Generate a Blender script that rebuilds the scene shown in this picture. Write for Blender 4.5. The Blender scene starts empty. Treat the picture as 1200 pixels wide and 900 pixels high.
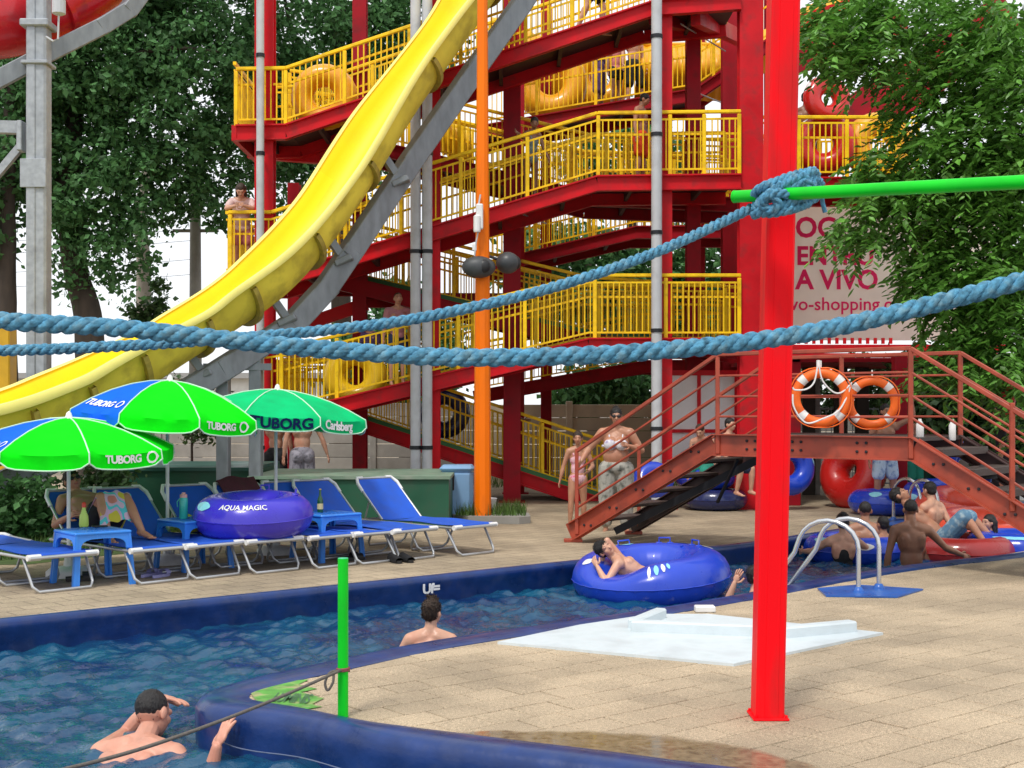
import bpy, math, random
import numpy as np
from mathutils import Vector, Matrix, Euler, noise

# ------------------------------------------------------------------ camera, sky, sun, exposure
SC = bpy.context.scene
COL = SC.collection
PI = math.pi
R = math.radians
F = 1500.0          # focal length in photo pixels (photo 1200 x 900)
H = 1.6             # eye height
YH = 480.0          # horizon row in the photo
WZ = -0.22          # water level

cam_d = bpy.data.cameras.new("camera")
cam_d.sensor_width = 36.0
cam_d.lens = F / 1200.0 * 36.0
cam_d.shift_y = (YH - 450.0) / 1200.0
cam_d.clip_start = 0.05
cam_d.clip_end = 5000.0
cam = bpy.data.objects.new("camera", cam_d)
COL.objects.link(cam)
cam.location = (0, 0, H)
cam.rotation_euler = (R(90), 0, 0)
SC.camera = cam

SUN_EL, SUN_AZ = R(58), R(205)      # azimuth clockwise from +Y: the sun stands behind the camera, a little left
world = bpy.data.worlds.new("World")
SC.world = world
world.use_nodes = True
wn = world.node_tree.nodes; wl = world.node_tree.links
wn.clear()
w_out = wn.new("ShaderNodeOutputWorld")
w_bg = wn.new("ShaderNodeBackground"); w_bg.inputs["Strength"].default_value = 0.1
w_sky = wn.new("ShaderNodeTexSky"); w_sky.sky_type = 'NISHITA'; w_sky.sun_disc = False
w_sky.sun_elevation = SUN_EL; w_sky.sun_rotation = SUN_AZ
w_mix = wn.new("ShaderNodeMixRGB"); w_mix.inputs["Fac"].default_value = 0.88
w_mix.inputs["Color2"].default_value = (12.0, 12.2, 12.6, 1)     # thin bright cloud over the whole sky
wl.new(w_sky.outputs["Color"], w_mix.inputs["Color1"])
wl.new(w_mix.outputs["Color"], w_bg.inputs["Color"])
wl.new(w_bg.outputs["Background"], w_out.inputs["Surface"])

sun_d = bpy.data.lights.new("sun", 'SUN')
sun_d.energy = 2.3
sun_d.angle = R(10)
sun_d.color = (1.0, 0.95, 0.87)
sun = bpy.data.objects.new("sun", sun_d)
COL.objects.link(sun)
_sd = Vector((math.sin(SUN_AZ) * math.cos(SUN_EL), math.cos(SUN_AZ) * math.cos(SUN_EL), math.sin(SUN_EL)))
sun.rotation_euler = _sd.to_track_quat('Z', 'Y').to_euler()

SC.view_settings.view_transform = 'Standard'
SC.view_settings.look = 'None'
SC.view_settings.gamma = 1.0
SC.view_settings.exposure = 0.0
SC.render.engine = 'CYCLES'
SC.cycles.max_bounces = 6
SC.cycles.transparent_max_bounces = 8

# ------------------------------------------------------------------ helpers
def P(px, py, d):
    return Vector(((px - 600.0) / F * d, d, H - (py - YH) / F * d))
def G(px, py, z=0.0):
    d = F * (H - z) / (py - YH)
    return Vector(((px - 600.0) / F * d, d, z))
def XA(px, d):
    return (px - 600.0) / F * d
def ZA(py, d):
    return H - (py - YH) / F * d

def link(o):
    COL.objects.link(o)
    return o

OFF = {}
def thing(name, label, cat, loc=(0, 0, 0), group=None, rotz=0.0):
    o = bpy.data.objects.new(name, None)
    o.empty_display_size = 0.2
    o.location = loc
    o.rotation_euler = (0, 0, rotz)
    link(o)
    o["label"] = label; o["category"] = cat
    if group: o["group"] = group
    OFF[o.name] = Vector(loc)
    return o

class MB:
    def __init__(s):
        s.v = []; s.f = []
    def add(s, vs, fs):
        b = len(s.v)
        s.v.extend([tuple(v) for v in vs])
        s.f.extend([tuple(i + b for i in f) for f in fs])
        return s
    def box(s, c, size, M=None):
        x, y, z = size[0] / 2, size[1] / 2, size[2] / 2
        vs = [Vector((a, b, d)) for a in (-x, x) for b in (-y, y) for d in (-z, z)]
        if M is not None: vs = [M @ v for v in vs]
        c = Vector(c)
        vs = [v + c for v in vs]
        return s.add(vs, [(0, 1, 3, 2), (4, 6, 7, 5), (0, 4, 5, 1), (2, 3, 7, 6), (0, 2, 6, 4), (1, 5, 7, 3)])
    def bbox(s, a, b):
        a = Vector(a); b = Vector(b)
        return s.box((a + b) / 2, (abs(b.x - a.x), abs(b.y - a.y), abs(b.z - a.z)))
    def cbox(s, c, size, bev, M=None):
        "box with chamfered edges"
        x, y, z = size[0] / 2, size[1] / 2, size[2] / 2
        b = min(bev, x * .9, y * .9, z * .9)
        bm = [(-x + b, -x), (x - b, x)]
        vs = []; idx = {}
        for i, sx in enumerate((-1, 1)):
            for j, sy in enumerate((-1, 1)):
                for k, sz in enumerate((-1, 1)):
                    for ax in range(3):
                        p = [sx * (x - b), sy * (y - b), sz * (z - b)]
                        p[ax] += (sx, sy, sz)[ax] * b
                        idx[(i, j, k, ax)] = len(vs); vs.append(Vector(p))
        fs = []
        for ax in range(3):
            o1, o2 = [(1, 2), (0, 2), (0, 1)][ax]
            for sgn in (0, 1):
                q = []
                for (u, w) in ((0, 0), (1, 0), (1, 1), (0, 1)):
                    key = [0, 0, 0]; key[ax] = sgn; key[o1] = u; key[o2] = w
                    q.append(idx[(key[0], key[1], key[2], ax)])
                fs.append(tuple(q))
        for ax in range(3):           # edges along ax
            o1, o2 = [(1, 2), (0, 2), (0, 1)][ax]
            for u in (0, 1):
                for w in (0, 1):
                    k0 = [0, 0, 0]; k1 = [0, 0, 0]
                    k0[ax] = 0; k1[ax] = 1
                    for k in (k0, k1): k[o1] = u; k[o2] = w
                    fs.append((idx[(*k0, o1)], idx[(*k1, o1)], idx[(*k1, o2)], idx[(*k0, o2)]))
        for i in (0, 1):
            for j in (0, 1):
                for k in (0, 1):
                    fs.append(tuple(idx[(i, j, k, a)] for a in range(3)))
        if M is not None: vs = [M @ v for v in vs]
        c = Vector(c)
        return s.add([v + c for v in vs], fs)
    def bar(s, p0, p1, w, h, up=(0, 0, 1), chamfer=0.0):
        "box from p0 to p1; w sideways, h along up"
        p0 = Vector(p0); p1 = Vector(p1); t = (p1 - p0); L = t.length; t.normalize()
        up = Vector(up)
        sd = t.cross(up)
        if sd.length < 1e-4: sd = t.cross(Vector((0, 1, 0)))
        sd.normalize(); u = sd.cross(t).normalized()
        M = Matrix((t, sd, u)).transposed()
        if chamfer: return s.cbox((p0 + p1) / 2, (L, w, h), chamfer, M)
        return s.box((p0 + p1) / 2, (L, w, h), M)
    def tube(s, path, r, n=8, closed=False, caps=True, r_fn=None, up=None):
        path = [Vector(p) for p in path]
        N = len(path); rings = []
        prev = None
        for i, p in enumerate(path):
            a = path[(i - 1) % N] if (closed or i > 0) else p
            b = path[(i + 1) % N] if (closed or i < N - 1) else p
            t = (b - a)
            if t.length < 1e-9: t = Vector((0, 0, 1))
            t.normalize()
            if prev is None:
                q = Vector(up) if up else (Vector((0, 0, 1)) if abs(t.z) < .9 else Vector((1, 0, 0)))
                x = (q - t * q.dot(t)).normalized()
            else:
                x = (prev - t * prev.dot(t))
                x = x.normalized() if x.length > 1e-6 else t.orthogonal().normalized()
            prev = x
            y = t.cross(x)
            rr = r_fn(i / (N - 1 if N > 1 else 1)) if r_fn else r
            rings.append([p + x * (rr * math.cos(2 * PI * k / n)) + y * (rr * math.sin(2 * PI * k / n)) for k in range(n)])
        vs = [v for g in rings for v in g]; fs = []
        M = N if closed else N - 1
        for i in range(M):
            j = (i + 1) % N
            for k in range(n):
                k2 = (k + 1) % n
                fs.append((i * n + k, i * n + k2, j * n + k2, j * n + k))
        if caps and not closed:
            fs.append(tuple(range(n))[::-1])
            fs.append(tuple((N - 1) * n + k for k in range(n)))
        return s.add(vs, fs)
    def ell(s, c, rad, M=None, nu=16, nv=10):
        c = Vector(c); vs = []; fs = []
        for j in range(nv + 1):
            th = PI * j / nv
            for i in range(nu):
                ph = 2 * PI * i / nu
                v = Vector((rad[0] * math.sin(th) * math.cos(ph), rad[1] * math.sin(th) * math.sin(ph), rad[2] * math.cos(th)))
                if M is not None: v = M @ v
                vs.append(v + c)
        for j in range(nv):
            for i in range(nu):
                i2 = (i + 1) % nu
                if j == 0: fs.append((i, (j + 1) * nu + i, (j + 1) * nu + i2))
                elif j == nv - 1: fs.append((j * nu + i, (j + 1) * nu + i, j * nu + i2))
                else: fs.append((j * nu + i, (j + 1) * nu + i, (j + 1) * nu + i2, j * nu + i2))
        return s.add(vs, fs)
    def cap(s, p0, p1, r0, r1, n=12, m=4):
        "tapered capsule"
        p0 = Vector(p0); p1 = Vector(p1); t = p1 - p0; L = t.length
        t = t / L if L > 1e-9 else Vector((0, 0, 1))
        x = t.orthogonal().normalized(); y = t.cross(x)
        prof = []
        for i in range(m + 1):
            a = PI / 2 * (1 - i / m)
            prof.append((-r0 * math.sin(a), r0 * math.cos(a)))
        for i in range(m + 1):
            a = PI / 2 * i / m
            prof.append((L + r1 * math.sin(a), r1 * math.cos(a)))
        vs = []; fs = []
        for (h, rr) in prof:
            rr = max(rr, 1e-5)
            for k in range(n):
                a = 2 * PI * k / n
                vs.append(p0 + t * h + x * (rr * math.cos(a)) + y * (rr * math.sin(a)))
        for i in range(len(prof) - 1):
            for k in range(n):
                k2 = (k + 1) % n
                fs.append((i * n + k, i * n + k2, (i + 1) * n + k2, (i + 1) * n + k))
        fs.append(tuple(range(n))[::-1]); fs.append(tuple((len(prof) - 1) * n + k for k in range(n)))
        return s.add(vs, fs)
    def lathe(s, c, prof, n=20, M=None):
        "prof: (radius, z) pairs"
        c = Vector(c); vs = []; fs = []
        for (r_, z_) in prof:
            for k in range(n):
                a = 2 * PI * k / n
                v = Vector((r_ * math.cos(a), r_ * math.sin(a), z_))
                if M is not None: v = M @ v
                vs.append(c + v)
        for i in range(len(prof) - 1):
            for k in range(n):
                k2 = (k + 1) % n
                fs.append((i * n + k, i * n + k2, (i + 1) * n + k2, (i + 1) * n + k))
        fs.append(tuple(range(n))[::-1]); fs.append(tuple((len(prof) - 1) * n + k for k in range(n)))
        return s.add(vs, fs)
    def grid(s, fn, nu, nv, closed_u=False):
        "fn(u,v) -> Vector, u,v in 0..1"
        vs = []; fs = []
        cu = nu if closed_u else nu + 1
        for j in range(nv + 1):
            for i in range(cu):
                vs.append(fn(i / nu, j / nv))
        for j in range(nv):
            for i in range(nu):
                i2 = (i + 1) % cu
                fs.append((j * cu + i, j * cu + i2, (j + 1) * cu + i2, (j + 1) * cu + i))
        return s.add(vs, fs)
    def prism(s, poly, z0, z1):
        n = len(poly)
        vs = [Vector((p[0], p[1], z0)) for p in poly] + [Vector((p[0], p[1], z1)) for p in poly]
        fs = [tuple(range(n))[::-1], tuple(range(n, 2 * n))]
        for i in range(n):
            j = (i + 1) % n
            fs.append((i, j, n + j, n + i))
        return s.add(vs, fs)
    def mesh(s, name, off=Vector((0, 0, 0)), smooth=False):
        me = bpy.data.meshes.new(name)
        vs = [(v[0] - off[0], v[1] - off[1], v[2] - off[2]) for v in s.v]
        me.from_pydata(vs, [], s.f)
        me.update()
        if smooth:
            me.polygons.foreach_set("use_smooth", [True] * len(me.polygons))
        return me

def autosmooth(me, ang=40):
    try:
        me.polygons.foreach_set("use_smooth", [True] * len(me.polygons))
        me.set_sharp_from_angle(angle=R(ang))
    except Exception:
        pass

def obj(name, mb, mat, parent=None, smooth=0, label=None, kind=None):
    "one mesh object; parent = a thing or a part of it (MB in world coordinates, or local ones for templates at the origin)"
    off = OFF.get(parent.name, Vector((0, 0, 0))) if parent else Vector((0, 0, 0))
    me = mb.mesh(name, off)
    if smooth: autosmooth(me, smooth)
    if mat is not None: me.materials.append(mat)
    o = bpy.data.objects.new(name, me)
    link(o)
    if parent:
        o.parent = parent
        OFF[o.name] = off
    if label: o["label"] = label
    if kind: o["kind"] = kind
    return o

def solo(name, mb, mat, label, cat, loc, group=None, smooth=0, kind=None):
    "a thing that is one mesh"
    off = Vector(loc)
    me = mb.mesh(name, off)
    if smooth: autosmooth(me, smooth)
    if mat is not None: me.materials.append(mat)
    o = bpy.data.objects.new(name, me)
    o.location = off
    link(o)
    OFF[o.name] = off
    if label: o["label"] = label
    if cat: o["category"] = cat
    if group: o["group"] = group
    if kind: o["kind"] = kind
    return o

def struct(name, mb, mat, smooth=0, kind="structure"):
    o = obj(name, mb, mat, None, smooth)
    o["kind"] = kind
    return o

def dup(root, loc, rotz=None, label=None):
    def rec(o, parent):
        c = o.copy(); COL.objects.link(c)
        if parent is not None: c.parent = parent
        for ch in list(o.children): rec(ch, c)
        return c
    r = rec(root, None)
    r.location = loc
    if rotz is not None: r.rotation_euler = (0, 0, rotz)
    if label: r["label"] = label
    OFF[r.name] = Vector(loc)
    return r

# ------------------------------------------------------------------ materials
MATS = {}
def mat(name, col, rough=0.5, metal=0.0, var=0.0, vscale=3.0, bump=0.0, bscale=60.0, spec=0.5, coat=0.0, dirt=None, dirt_amt=0.0, dscale=4.0, island=0.0, transl=0.0, stretch=None):
    if name in MATS: return MATS[name]
    m = bpy.data.materials.new(name); m.use_nodes = True
    nt = m.node_tree; n = nt.nodes; l = nt.links
    b = n["Principled BSDF"]
    b.inputs["Roughness"].default_value = rough
    b.inputs["Metallic"].default_value = metal
    b.inputs["Specular IOR Level"].default_value = spec
    if coat: b.inputs["Coat Weight"].default_value = coat; b.inputs["Coat Roughness"].default_value = 0.08
    c4 = (*col, 1)
    tc = n.new("ShaderNodeTexCoord")
    vec = tc.outputs["Object"]
    if stretch:
        mp = n.new("ShaderNodeMapping"); mp.inputs["Scale"].default_value = stretch
        l.new(vec, mp.inputs["Vector"]); vec = mp.outputs["Vector"]
    cur = None
    def noise_tex(scale, detail=5):
        t = n.new("ShaderNodeTexNoise"); t.inputs["Scale"].default_value = scale; t.inputs["Detail"].default_value = detail
        l.new(vec, t.inputs["Vector"]); return t
    if var > 0:
        t = noise_tex(vscale)
        mr = n.new("ShaderNodeMapRange"); mr.inputs["From Min"].default_value = .3; mr.inputs["From Max"].default_value = .7
        mr.inputs["To Min"].default_value = 1 - var; mr.inputs["To Max"].default_value = 1 + var
        l.new(t.outputs["Fac"], mr.inputs["Value"])
        vm = n.new("ShaderNodeVectorMath"); vm.operation = 'SCALE'; vm.inputs[0].default_value = col
        l.new(mr.outputs["Result"], vm.inputs["Scale"])
        cur = vm.outputs["Vector"]
        mr2 = n.new("ShaderNodeMapRange"); mr2.inputs["From Min"].default_value = .3; mr2.inputs["From Max"].default_value = .7
        mr2.inputs["To Min"].default_value = max(rough - .12, .02); mr2.inputs["To Max"].default_value = min(rough + .12, 1)
        l.new(t.outputs["Fac"], mr2.inputs["Value"]); l.new(mr2.outputs["Result"], b.inputs["Roughness"])
    if island > 0:
        g = n.new("ShaderNodeNewGeometry")
        mr = n.new("ShaderNodeMapRange"); mr.inputs["To Min"].default_value = 1 - island; mr.inputs["To Max"].default_value = 1 + island
        l.new(g.outputs["Random Per Island"], mr.inputs["Value"])
        vm = n.new("ShaderNodeVectorMath"); vm.operation = 'SCALE'
        if cur is None: vm.inputs[0].default_value = col
        else: l.new(cur, vm.inputs[0])
        l.new(mr.outputs["Result"], vm.inputs["Scale"])
        cur = vm.outputs["Vector"]
    if dirt is not None:
        t = noise_tex(dscale, 8)
        mr = n.new("ShaderNodeMapRange"); mr.inputs["From Min"].default_value = .5; mr.inputs["From Max"].default_value = .72
        mr.inputs["To Max"].default_value = dirt_amt
        l.new(t.outputs["Fac"], mr.inputs["Value"])
        mx = n.new("ShaderNodeMixRGB"); mx.inputs["Color2"].default_value = (*dirt, 1)
        if cur is None: mx.inputs["Color1"].default_value = c4
        else: l.new(cur, mx.inputs["Color1"])
        l.new(mr.outputs["Result"], mx.inputs["Fac"])
        cur = mx.outputs["Color"]
    if cur is None: b.inputs["Base Color"].default_value = c4
    else: l.new(cur, b.inputs["Base Color"])
    if bump > 0:
        t = noise_tex(bscale, 4)
        bp = n.new("ShaderNodeBump"); bp.inputs["Strength"].default_value = bump; bp.inputs["Distance"].default_value = 0.01
        l.new(t.outputs["Fac"], bp.inputs["Height"]); l.new(bp.outputs["Normal"], b.inputs["Normal"])
    if transl > 0:
        tr = n.new("ShaderNodeBsdfTranslucent")
        if cur is None: tr.inputs["Color"].default_value = c4
        else: l.new(cur, tr.inputs["Color"])
        ms = n.new("ShaderNodeMixShader"); ms.inputs["Fac"].default_value = transl
        l.new(b.outputs["BSDF"], ms.inputs[1]); l.new(tr.outputs["BSDF"], ms.inputs[2])
        l.new(ms.outputs["Shader"], n["Material Output"].inputs["Surface"])
    MATS[name] = m
    return m

RED = mat("red paint", (0.60, 0.007, 0.015), .5, spec=.22, var=.18, vscale=2.5, dirt=(.12, .03, .03), dirt_amt=.5, dscale=5)
REDDK = mat("dark and shaded red paint", (0.34, 0.006, 0.016), .55, spec=.2, var=.2, vscale=2.5, dirt=(.06, .02, .02), dirt_amt=.5, dscale=5)  # darker copy of the red; rear tower steel gets its shade from this colour
REDBR = mat("bright red enamel", (0.90, 0.0015, 0.008), .5, var=.06, vscale=1.5, spec=.16, dirt=(.42, .02, .02), dirt_amt=.6, dscale=7, stretch=(1, 1, .25))
OXIDE = mat("red oxide primer", (0.36, 0.060, 0.030), .45, var=.16, vscale=4, dirt=(.12, .03, .02), dirt_amt=.55, dscale=6)
YELRAIL = mat("yellow rail paint", (0.98, 0.63, 0.012), .45, spec=.25, var=.12, vscale=4, dirt=(.3, .12, .02), dirt_amt=.5, dscale=6)
PLATE = mat("ramp deck plate", (0.055, 0.020, 0.028), .7, var=.25, vscale=2, bump=.2)
GALV = mat("galvanised steel", (0.36, 0.39, 0.42), .5, .35, var=.16, vscale=14, dirt=(.2, .21, .22), dirt_amt=.5, dscale=3)
GALVBEAM = mat("weathered grey steel", (0.24, 0.265, 0.29), .55, .25, var=.2, vscale=9, dirt=(.13, .14, .15), dirt_amt=.6, dscale=2.5, stretch=(1, 1, .4))
PIPE = mat("grey plastic pipe", (0.52, 0.54, 0.57), .5, var=.06, vscale=5, dirt=(.3, .3, .3), dirt_amt=.4)
BLACK = mat("black rubber", (0.015, 0.015, 0.017), .5, var=.2)
DKMETAL = mat("dark steel", (0.02, 0.022, 0.028), .5, .3, var=.2)
WHITE = mat("white paint", (0.78, 0.78, 0.77), .45, var=.06, dirt=(.5, .48, .44), dirt_amt=.35)
ORANGEP = mat("orange pole paint", (0.95, 0.19, 0.003), .45, spec=.2, var=.08, vscale=2, dirt=(.4, .1, .02), dirt_amt=.4, stretch=(1, 1, .3))
GREENP = mat("green pole paint", (0.004, 0.62, 0.02), .4, var=.06, spec=.25, dirt=(.02, .25, .03), dirt_amt=.4)
CHROME = mat("polished steel", (0.62, 0.64, 0.66), .25, .9, var=.04)
ALU = mat("aluminium tube", (0.50, 0.52, 0.54), .38, .6, var=.08)
BLUEFAB = mat("blue lounger fabric", (0.012, 0.095, 0.56), .75, var=.12, vscale=6, bump=.25, bscale=400)
BLUEPL = mat("blue plastic", (0.035, 0.24, 0.78), .35, var=.06, dirt=(.05, .15, .4), dirt_amt=.3)
WOODDK = mat("weathered dark timber", (0.06, 0.05, 0.04), .8, var=.3, stretch=(1, 1, .1))
CONC = mat("precast concrete", (0.30, 0.29, 0.27), .85, var=.15, vscale=2.5, bump=.4, bscale=40, dirt=(.17, .16, .14), dirt_amt=.6, dscale=1.5)
# ------------------------------------------------------------------ ground, pool and water
U2 = Vector((0.73, 0.684, 0)); N2 = Vector((-0.684, 0.73, 0))

def deck_material(name, base, tile=False):
    m = bpy.data.materials.new(name); m.use_nodes = True
    nt = m.node_tree; n = nt.nodes; l = nt.links; b = n["Principled BSDF"]
    tc = n.new("ShaderNodeTexCoord")
    def nz(scale, det=4):
        t = n.new("ShaderNodeTexNoise"); t.inputs["Scale"].default_value = scale; t.inputs["Detail"].default_value = det
        l.new(tc.outputs["Object"], t.inputs["Vector"]); return t
    g1 = nz(230, 2); g2 = nz(55, 3); g3 = nz(1.1, 6)
    def ramp(t, a, bb, lo, hi):
        mr = n.new("ShaderNodeMapRange"); mr.inputs["From Min"].default_value = a; mr.inputs["From Max"].default_value = bb
        mr.inputs["To Min"].default_value = lo; mr.inputs["To Max"].default_value = hi
        l.new(t.outputs["Fac"], mr.inputs["Value"]); return mr.outputs["Result"]
    def mul(a, bb):
        k = n.new("ShaderNodeMath"); k.operation = 'MULTIPLY'; l.new(a, k.inputs[0]); l.new(bb, k.inputs[1]); return k.outputs[0]
    f = mul(mul(ramp(g1, .36, .64, .48, 1.5), ramp(g2, .35, .65, .84, 1.14)), ramp(g3, .35, .66, .74, 1.14))
    geo = n.new("ShaderNodeObjectInfo")
    mr = n.new("ShaderNodeMapRange"); mr.inputs["To Min"].default_value = .93; mr.inputs["To Max"].default_value = 1.06
    l.new(geo.outputs["Random"], mr.inputs["Value"])
    f = mul(f, mr.outputs["Result"])
    isl = n.new("ShaderNodeNewGeometry")
    mr = n.new("ShaderNodeMapRange"); mr.inputs["To Min"].default_value = .94; mr.inputs["To Max"].default_value = 1.05
    l.new(isl.outputs["Random Per Island"], mr.inputs["Value"])
    f = mul(f, mr.outputs["Result"])
    if tile:   # joints of paving too far off to tell apart
        mp = n.new("ShaderNodeMapping"); mp.inputs["Rotation"].default_value = (0, 0, -math.atan2(U2.y, U2.x))
        l.new(tc.outputs["Object"], mp.inputs["Vector"])
        bt = n.new("ShaderNodeTexBrick"); bt.inputs["Scale"].default_value = 1.0
        bt.inputs["Brick Width"].default_value = .32; bt.inputs["Row Height"].default_value = .225
        bt.inputs["Mortar Size"].default_value = .008
        bt.inputs["Color1"].default_value = (1, 1, 1, 1); bt.inputs["Color2"].default_value = (.88, .88, .88, 1); bt.inputs["Mortar"].default_value = (.5, .5, .5, 1)
        l.new(mp.outputs["Vector"], bt.inputs["Vector"])
        f = mul(f, bt.outputs["Color"])
    vm = n.new("ShaderNodeVectorMath"); vm.operation = 'SCALE'; vm.inputs[0].default_value = base
    l.new(f, vm.inputs["Scale"]); l.new(vm.outputs["Vector"], b.inputs["Base Color"])
    b.inputs["Roughness"].default_value = .75
    bp = n.new("ShaderNodeBump"); bp.inputs["Strength"].default_value = .35; bp.inputs["Distance"].default_value = .004
    l.new(g1.outputs["Fac"], bp.inputs["Height"]); l.new(bp.outputs["Normal"], b.inputs["Normal"])
    MATS[name] = m
    return m
DECK = deck_material("granular paving", (0.445, 0.352, 0.238))
DECKFAR = deck_material("granular paving far", (0.40, 0.32, 0.218), True)
JOINT = mat("joint sand", (0.10, 0.075, 0.055), .9)
POOLBLUE = mat("dark blue pool paint", (0.006, 0.032, 0.150), .36, var=.25, vscale=5, coat=.2, spec=.4, dirt=(.04, .06, .15), dirt_amt=.5, dscale=7, bump=.25, bscale=25)
GRASSG = mat("grass ground", (0.06, 0.10, 0.025), .9, var=.3, vscale=4)
SOIL = mat("bare ground", (0.16, 0.14, 0.11), .95, var=.2, vscale=.3)

# far bank edge (inner edge of the coping), and the island outlines
FAR = [(-22, -5), (-8, 6.35), (-3.9, 9.756), (-2.22, 11.11), (-1.5, 11.7), (0.6, 13.48), (2.83, 15.3), (3.88, 16.55), (5.54, 18.46), (8.3, 21.6), (14, 28)]
OUT = [(11, 19.6), (8.8, 17.1), (5.75, 14.25), (3.75, 12.98), (1.38, 10.4), (-.58, 8.86), (-1.25, 8.02), (-1.6, 7.55), (-1.76, 7.22), (-1.74, 6.98), (-1.62, 6.80), (-1.39, 6.69), (-1.146, 6.60), (-.817, 6.35), (-.663, 6.22), (0, 5.9), (.384, 5.73), (2.0, 4.9), (5, 3.3)]
INN = [(11.15, 19.4), (8.95, 16.9), (5.9, 14.05), (3.93, 12.77), (1.52, 10.2), (-.42, 8.64), (-1.02, 7.85), (-1.30, 7.50), (-1.46, 7.26), (-1.47, 7.12), (-1.42, 7.02), (-1.28, 6.92), (-1.08, 6.80), (-.80, 6.575), (-.60, 6.46), (.08, 6.14), (.48, 5.95), (2.1, 5.12), (5.1, 3.5)]

def chaikin(pts, it=1):
    for _ in range(it):
        q = [pts[0]]
        for a, b in zip(pts[:-1], pts[1:]):
            q.append((.75 * a[0] + .25 * b[0], .75 * a[1] + .25 * b[1])); q.append((.25 * a[0] + .75 * b[0], .25 * a[1] + .75 * b[1]))
        q.append(pts[-1]); pts = q
    return pts
OUTs = chaikin(OUT, 2); INNs = chaikin(INN, 2)

# wide ground below everything, out to the horizon
g = MB(); g.add([(-2500, -2500, -1.35), (2500, -2500, -1.35), (2500, 2500, -1.35), (-2500, 2500, -1.35)], [(0, 1, 2, 3)])
struct("ground", g, SOIL)

# far bank deck
fd = MB()
poly = [(p[0], p[1]) for p in FAR] + [(60, 70), (60, 160), (-160, 160), (-160, -5)]
fd.prism(poly, -1.3, 0.0)
struct("pool_deck", fd, DECKFAR)
# far coping: swept rounded lip
def offset_poly(pts, d):
    out = []
    for i, p in enumerate(pts):
        a = Vector((*pts[max(i - 1, 0)], 0)); b = Vector((*pts[min(i + 1, len(pts) - 1)], 0))
        t = (b - a).normalized(); nn = Vector((t.y, -t.x, 0))
        out.append((p[0] + nn.x * d, p[1] + nn.y * d))
    return out
FARs = chaikin(FAR, 2)
fo = offset_poly(FARs, .13)
prof = [(0, .006), (.25, .018), (.65, .020), (.88, .012), (1.0, -.012), (1.02, -.05), (.90, -.085), (.86, -.6), (.86, -1.28)]
fc = MB()
fc.grid(lambda u, v: (lambda i, k: Vector((FARs[i][0] + (fo[i][0] - FARs[i][0]) * prof[k][0], FARs[i][1] + (fo[i][1] - FARs[i][1]) * prof[k][0], prof[k][1])))(int(round(u * (len(FARs) - 1))), int(round(v * (len(prof) - 1)))), len(FARs) - 1, len(prof) - 1)
struct("pool_edge", fc, POOLBLUE, 50)

# island: base slab, pavers, wide dark blue coping
isl = MB()
isl.prism([(p[0], p[1]) for p in INNs] + [(45, 2), (45, 19.4)], -1.3, -0.03)
island = struct("island_deck", isl, JOINT)
prof2 = [(0, -.03), (0.0, .004), (.12, .018), (.5, .026), (.78, .02), (.92, .0), (1.0, -.035), (1.0, -.10), (.97, -.5), (.97, -1.28)]
ic = MB()
ic.grid(lambda u, v: (lambda i, k: Vector((INNs[i][0] + (OUTs[i][0] - INNs[i][0]) * prof2[k][0], INNs[i][1] + (OUTs[i][1] - INNs[i][1]) * prof2[k][0], prof2[k][1] + .004 * noise.noise(Vector((INNs[i][0] * 2, INNs[i][1] * 2, k)))))) (int(round(u * (len(INNs) - 1))), int(round(v * (len(prof2) - 1)))), len(INNs) - 1, len(prof2) - 1)
struct("island_edge", ic, POOLBLUE, 50)

def clip(poly, cl):
    "Sutherland-Hodgman against a convex polygon (clockwise or counter-clockwise)"
    area = sum(cl[i][0] * cl[(i + 1) % len(cl)][1] - cl[(i + 1) % len(cl)][0] * cl[i][1] for i in range(len(cl)))
    sgn = 1 if area > 0 else -1
    out = poly
    for i in range(len(cl)):
        a = cl[i]; b = cl[(i + 1) % len(cl)]
        ex, ey = b[0] - a[0], b[1] - a[1]
        inp = out; out = []
        if not inp: break
        def side(p): return sgn * (ex * (p[1] - a[1]) - ey * (p[0] - a[0]))
        for j in range(len(inp)):
            p = inp[j]; q = inp[(j + 1) % len(inp)]
            sp, sq = side(p), side(q)
            if sp >= 0: out.append(p)
            if (sp >= 0) != (sq >= 0):
                t = sp / (sp - sq); out.append((p[0] + t * (q[0] - p[0]), p[1] + t * (q[1] - p[1])))
    return out
rng = random.Random(3)
CL = [(p[0], p[1]) for p in INN] + [(12, 3.0), (14, 14), (12.5, 19.4)]
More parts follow.
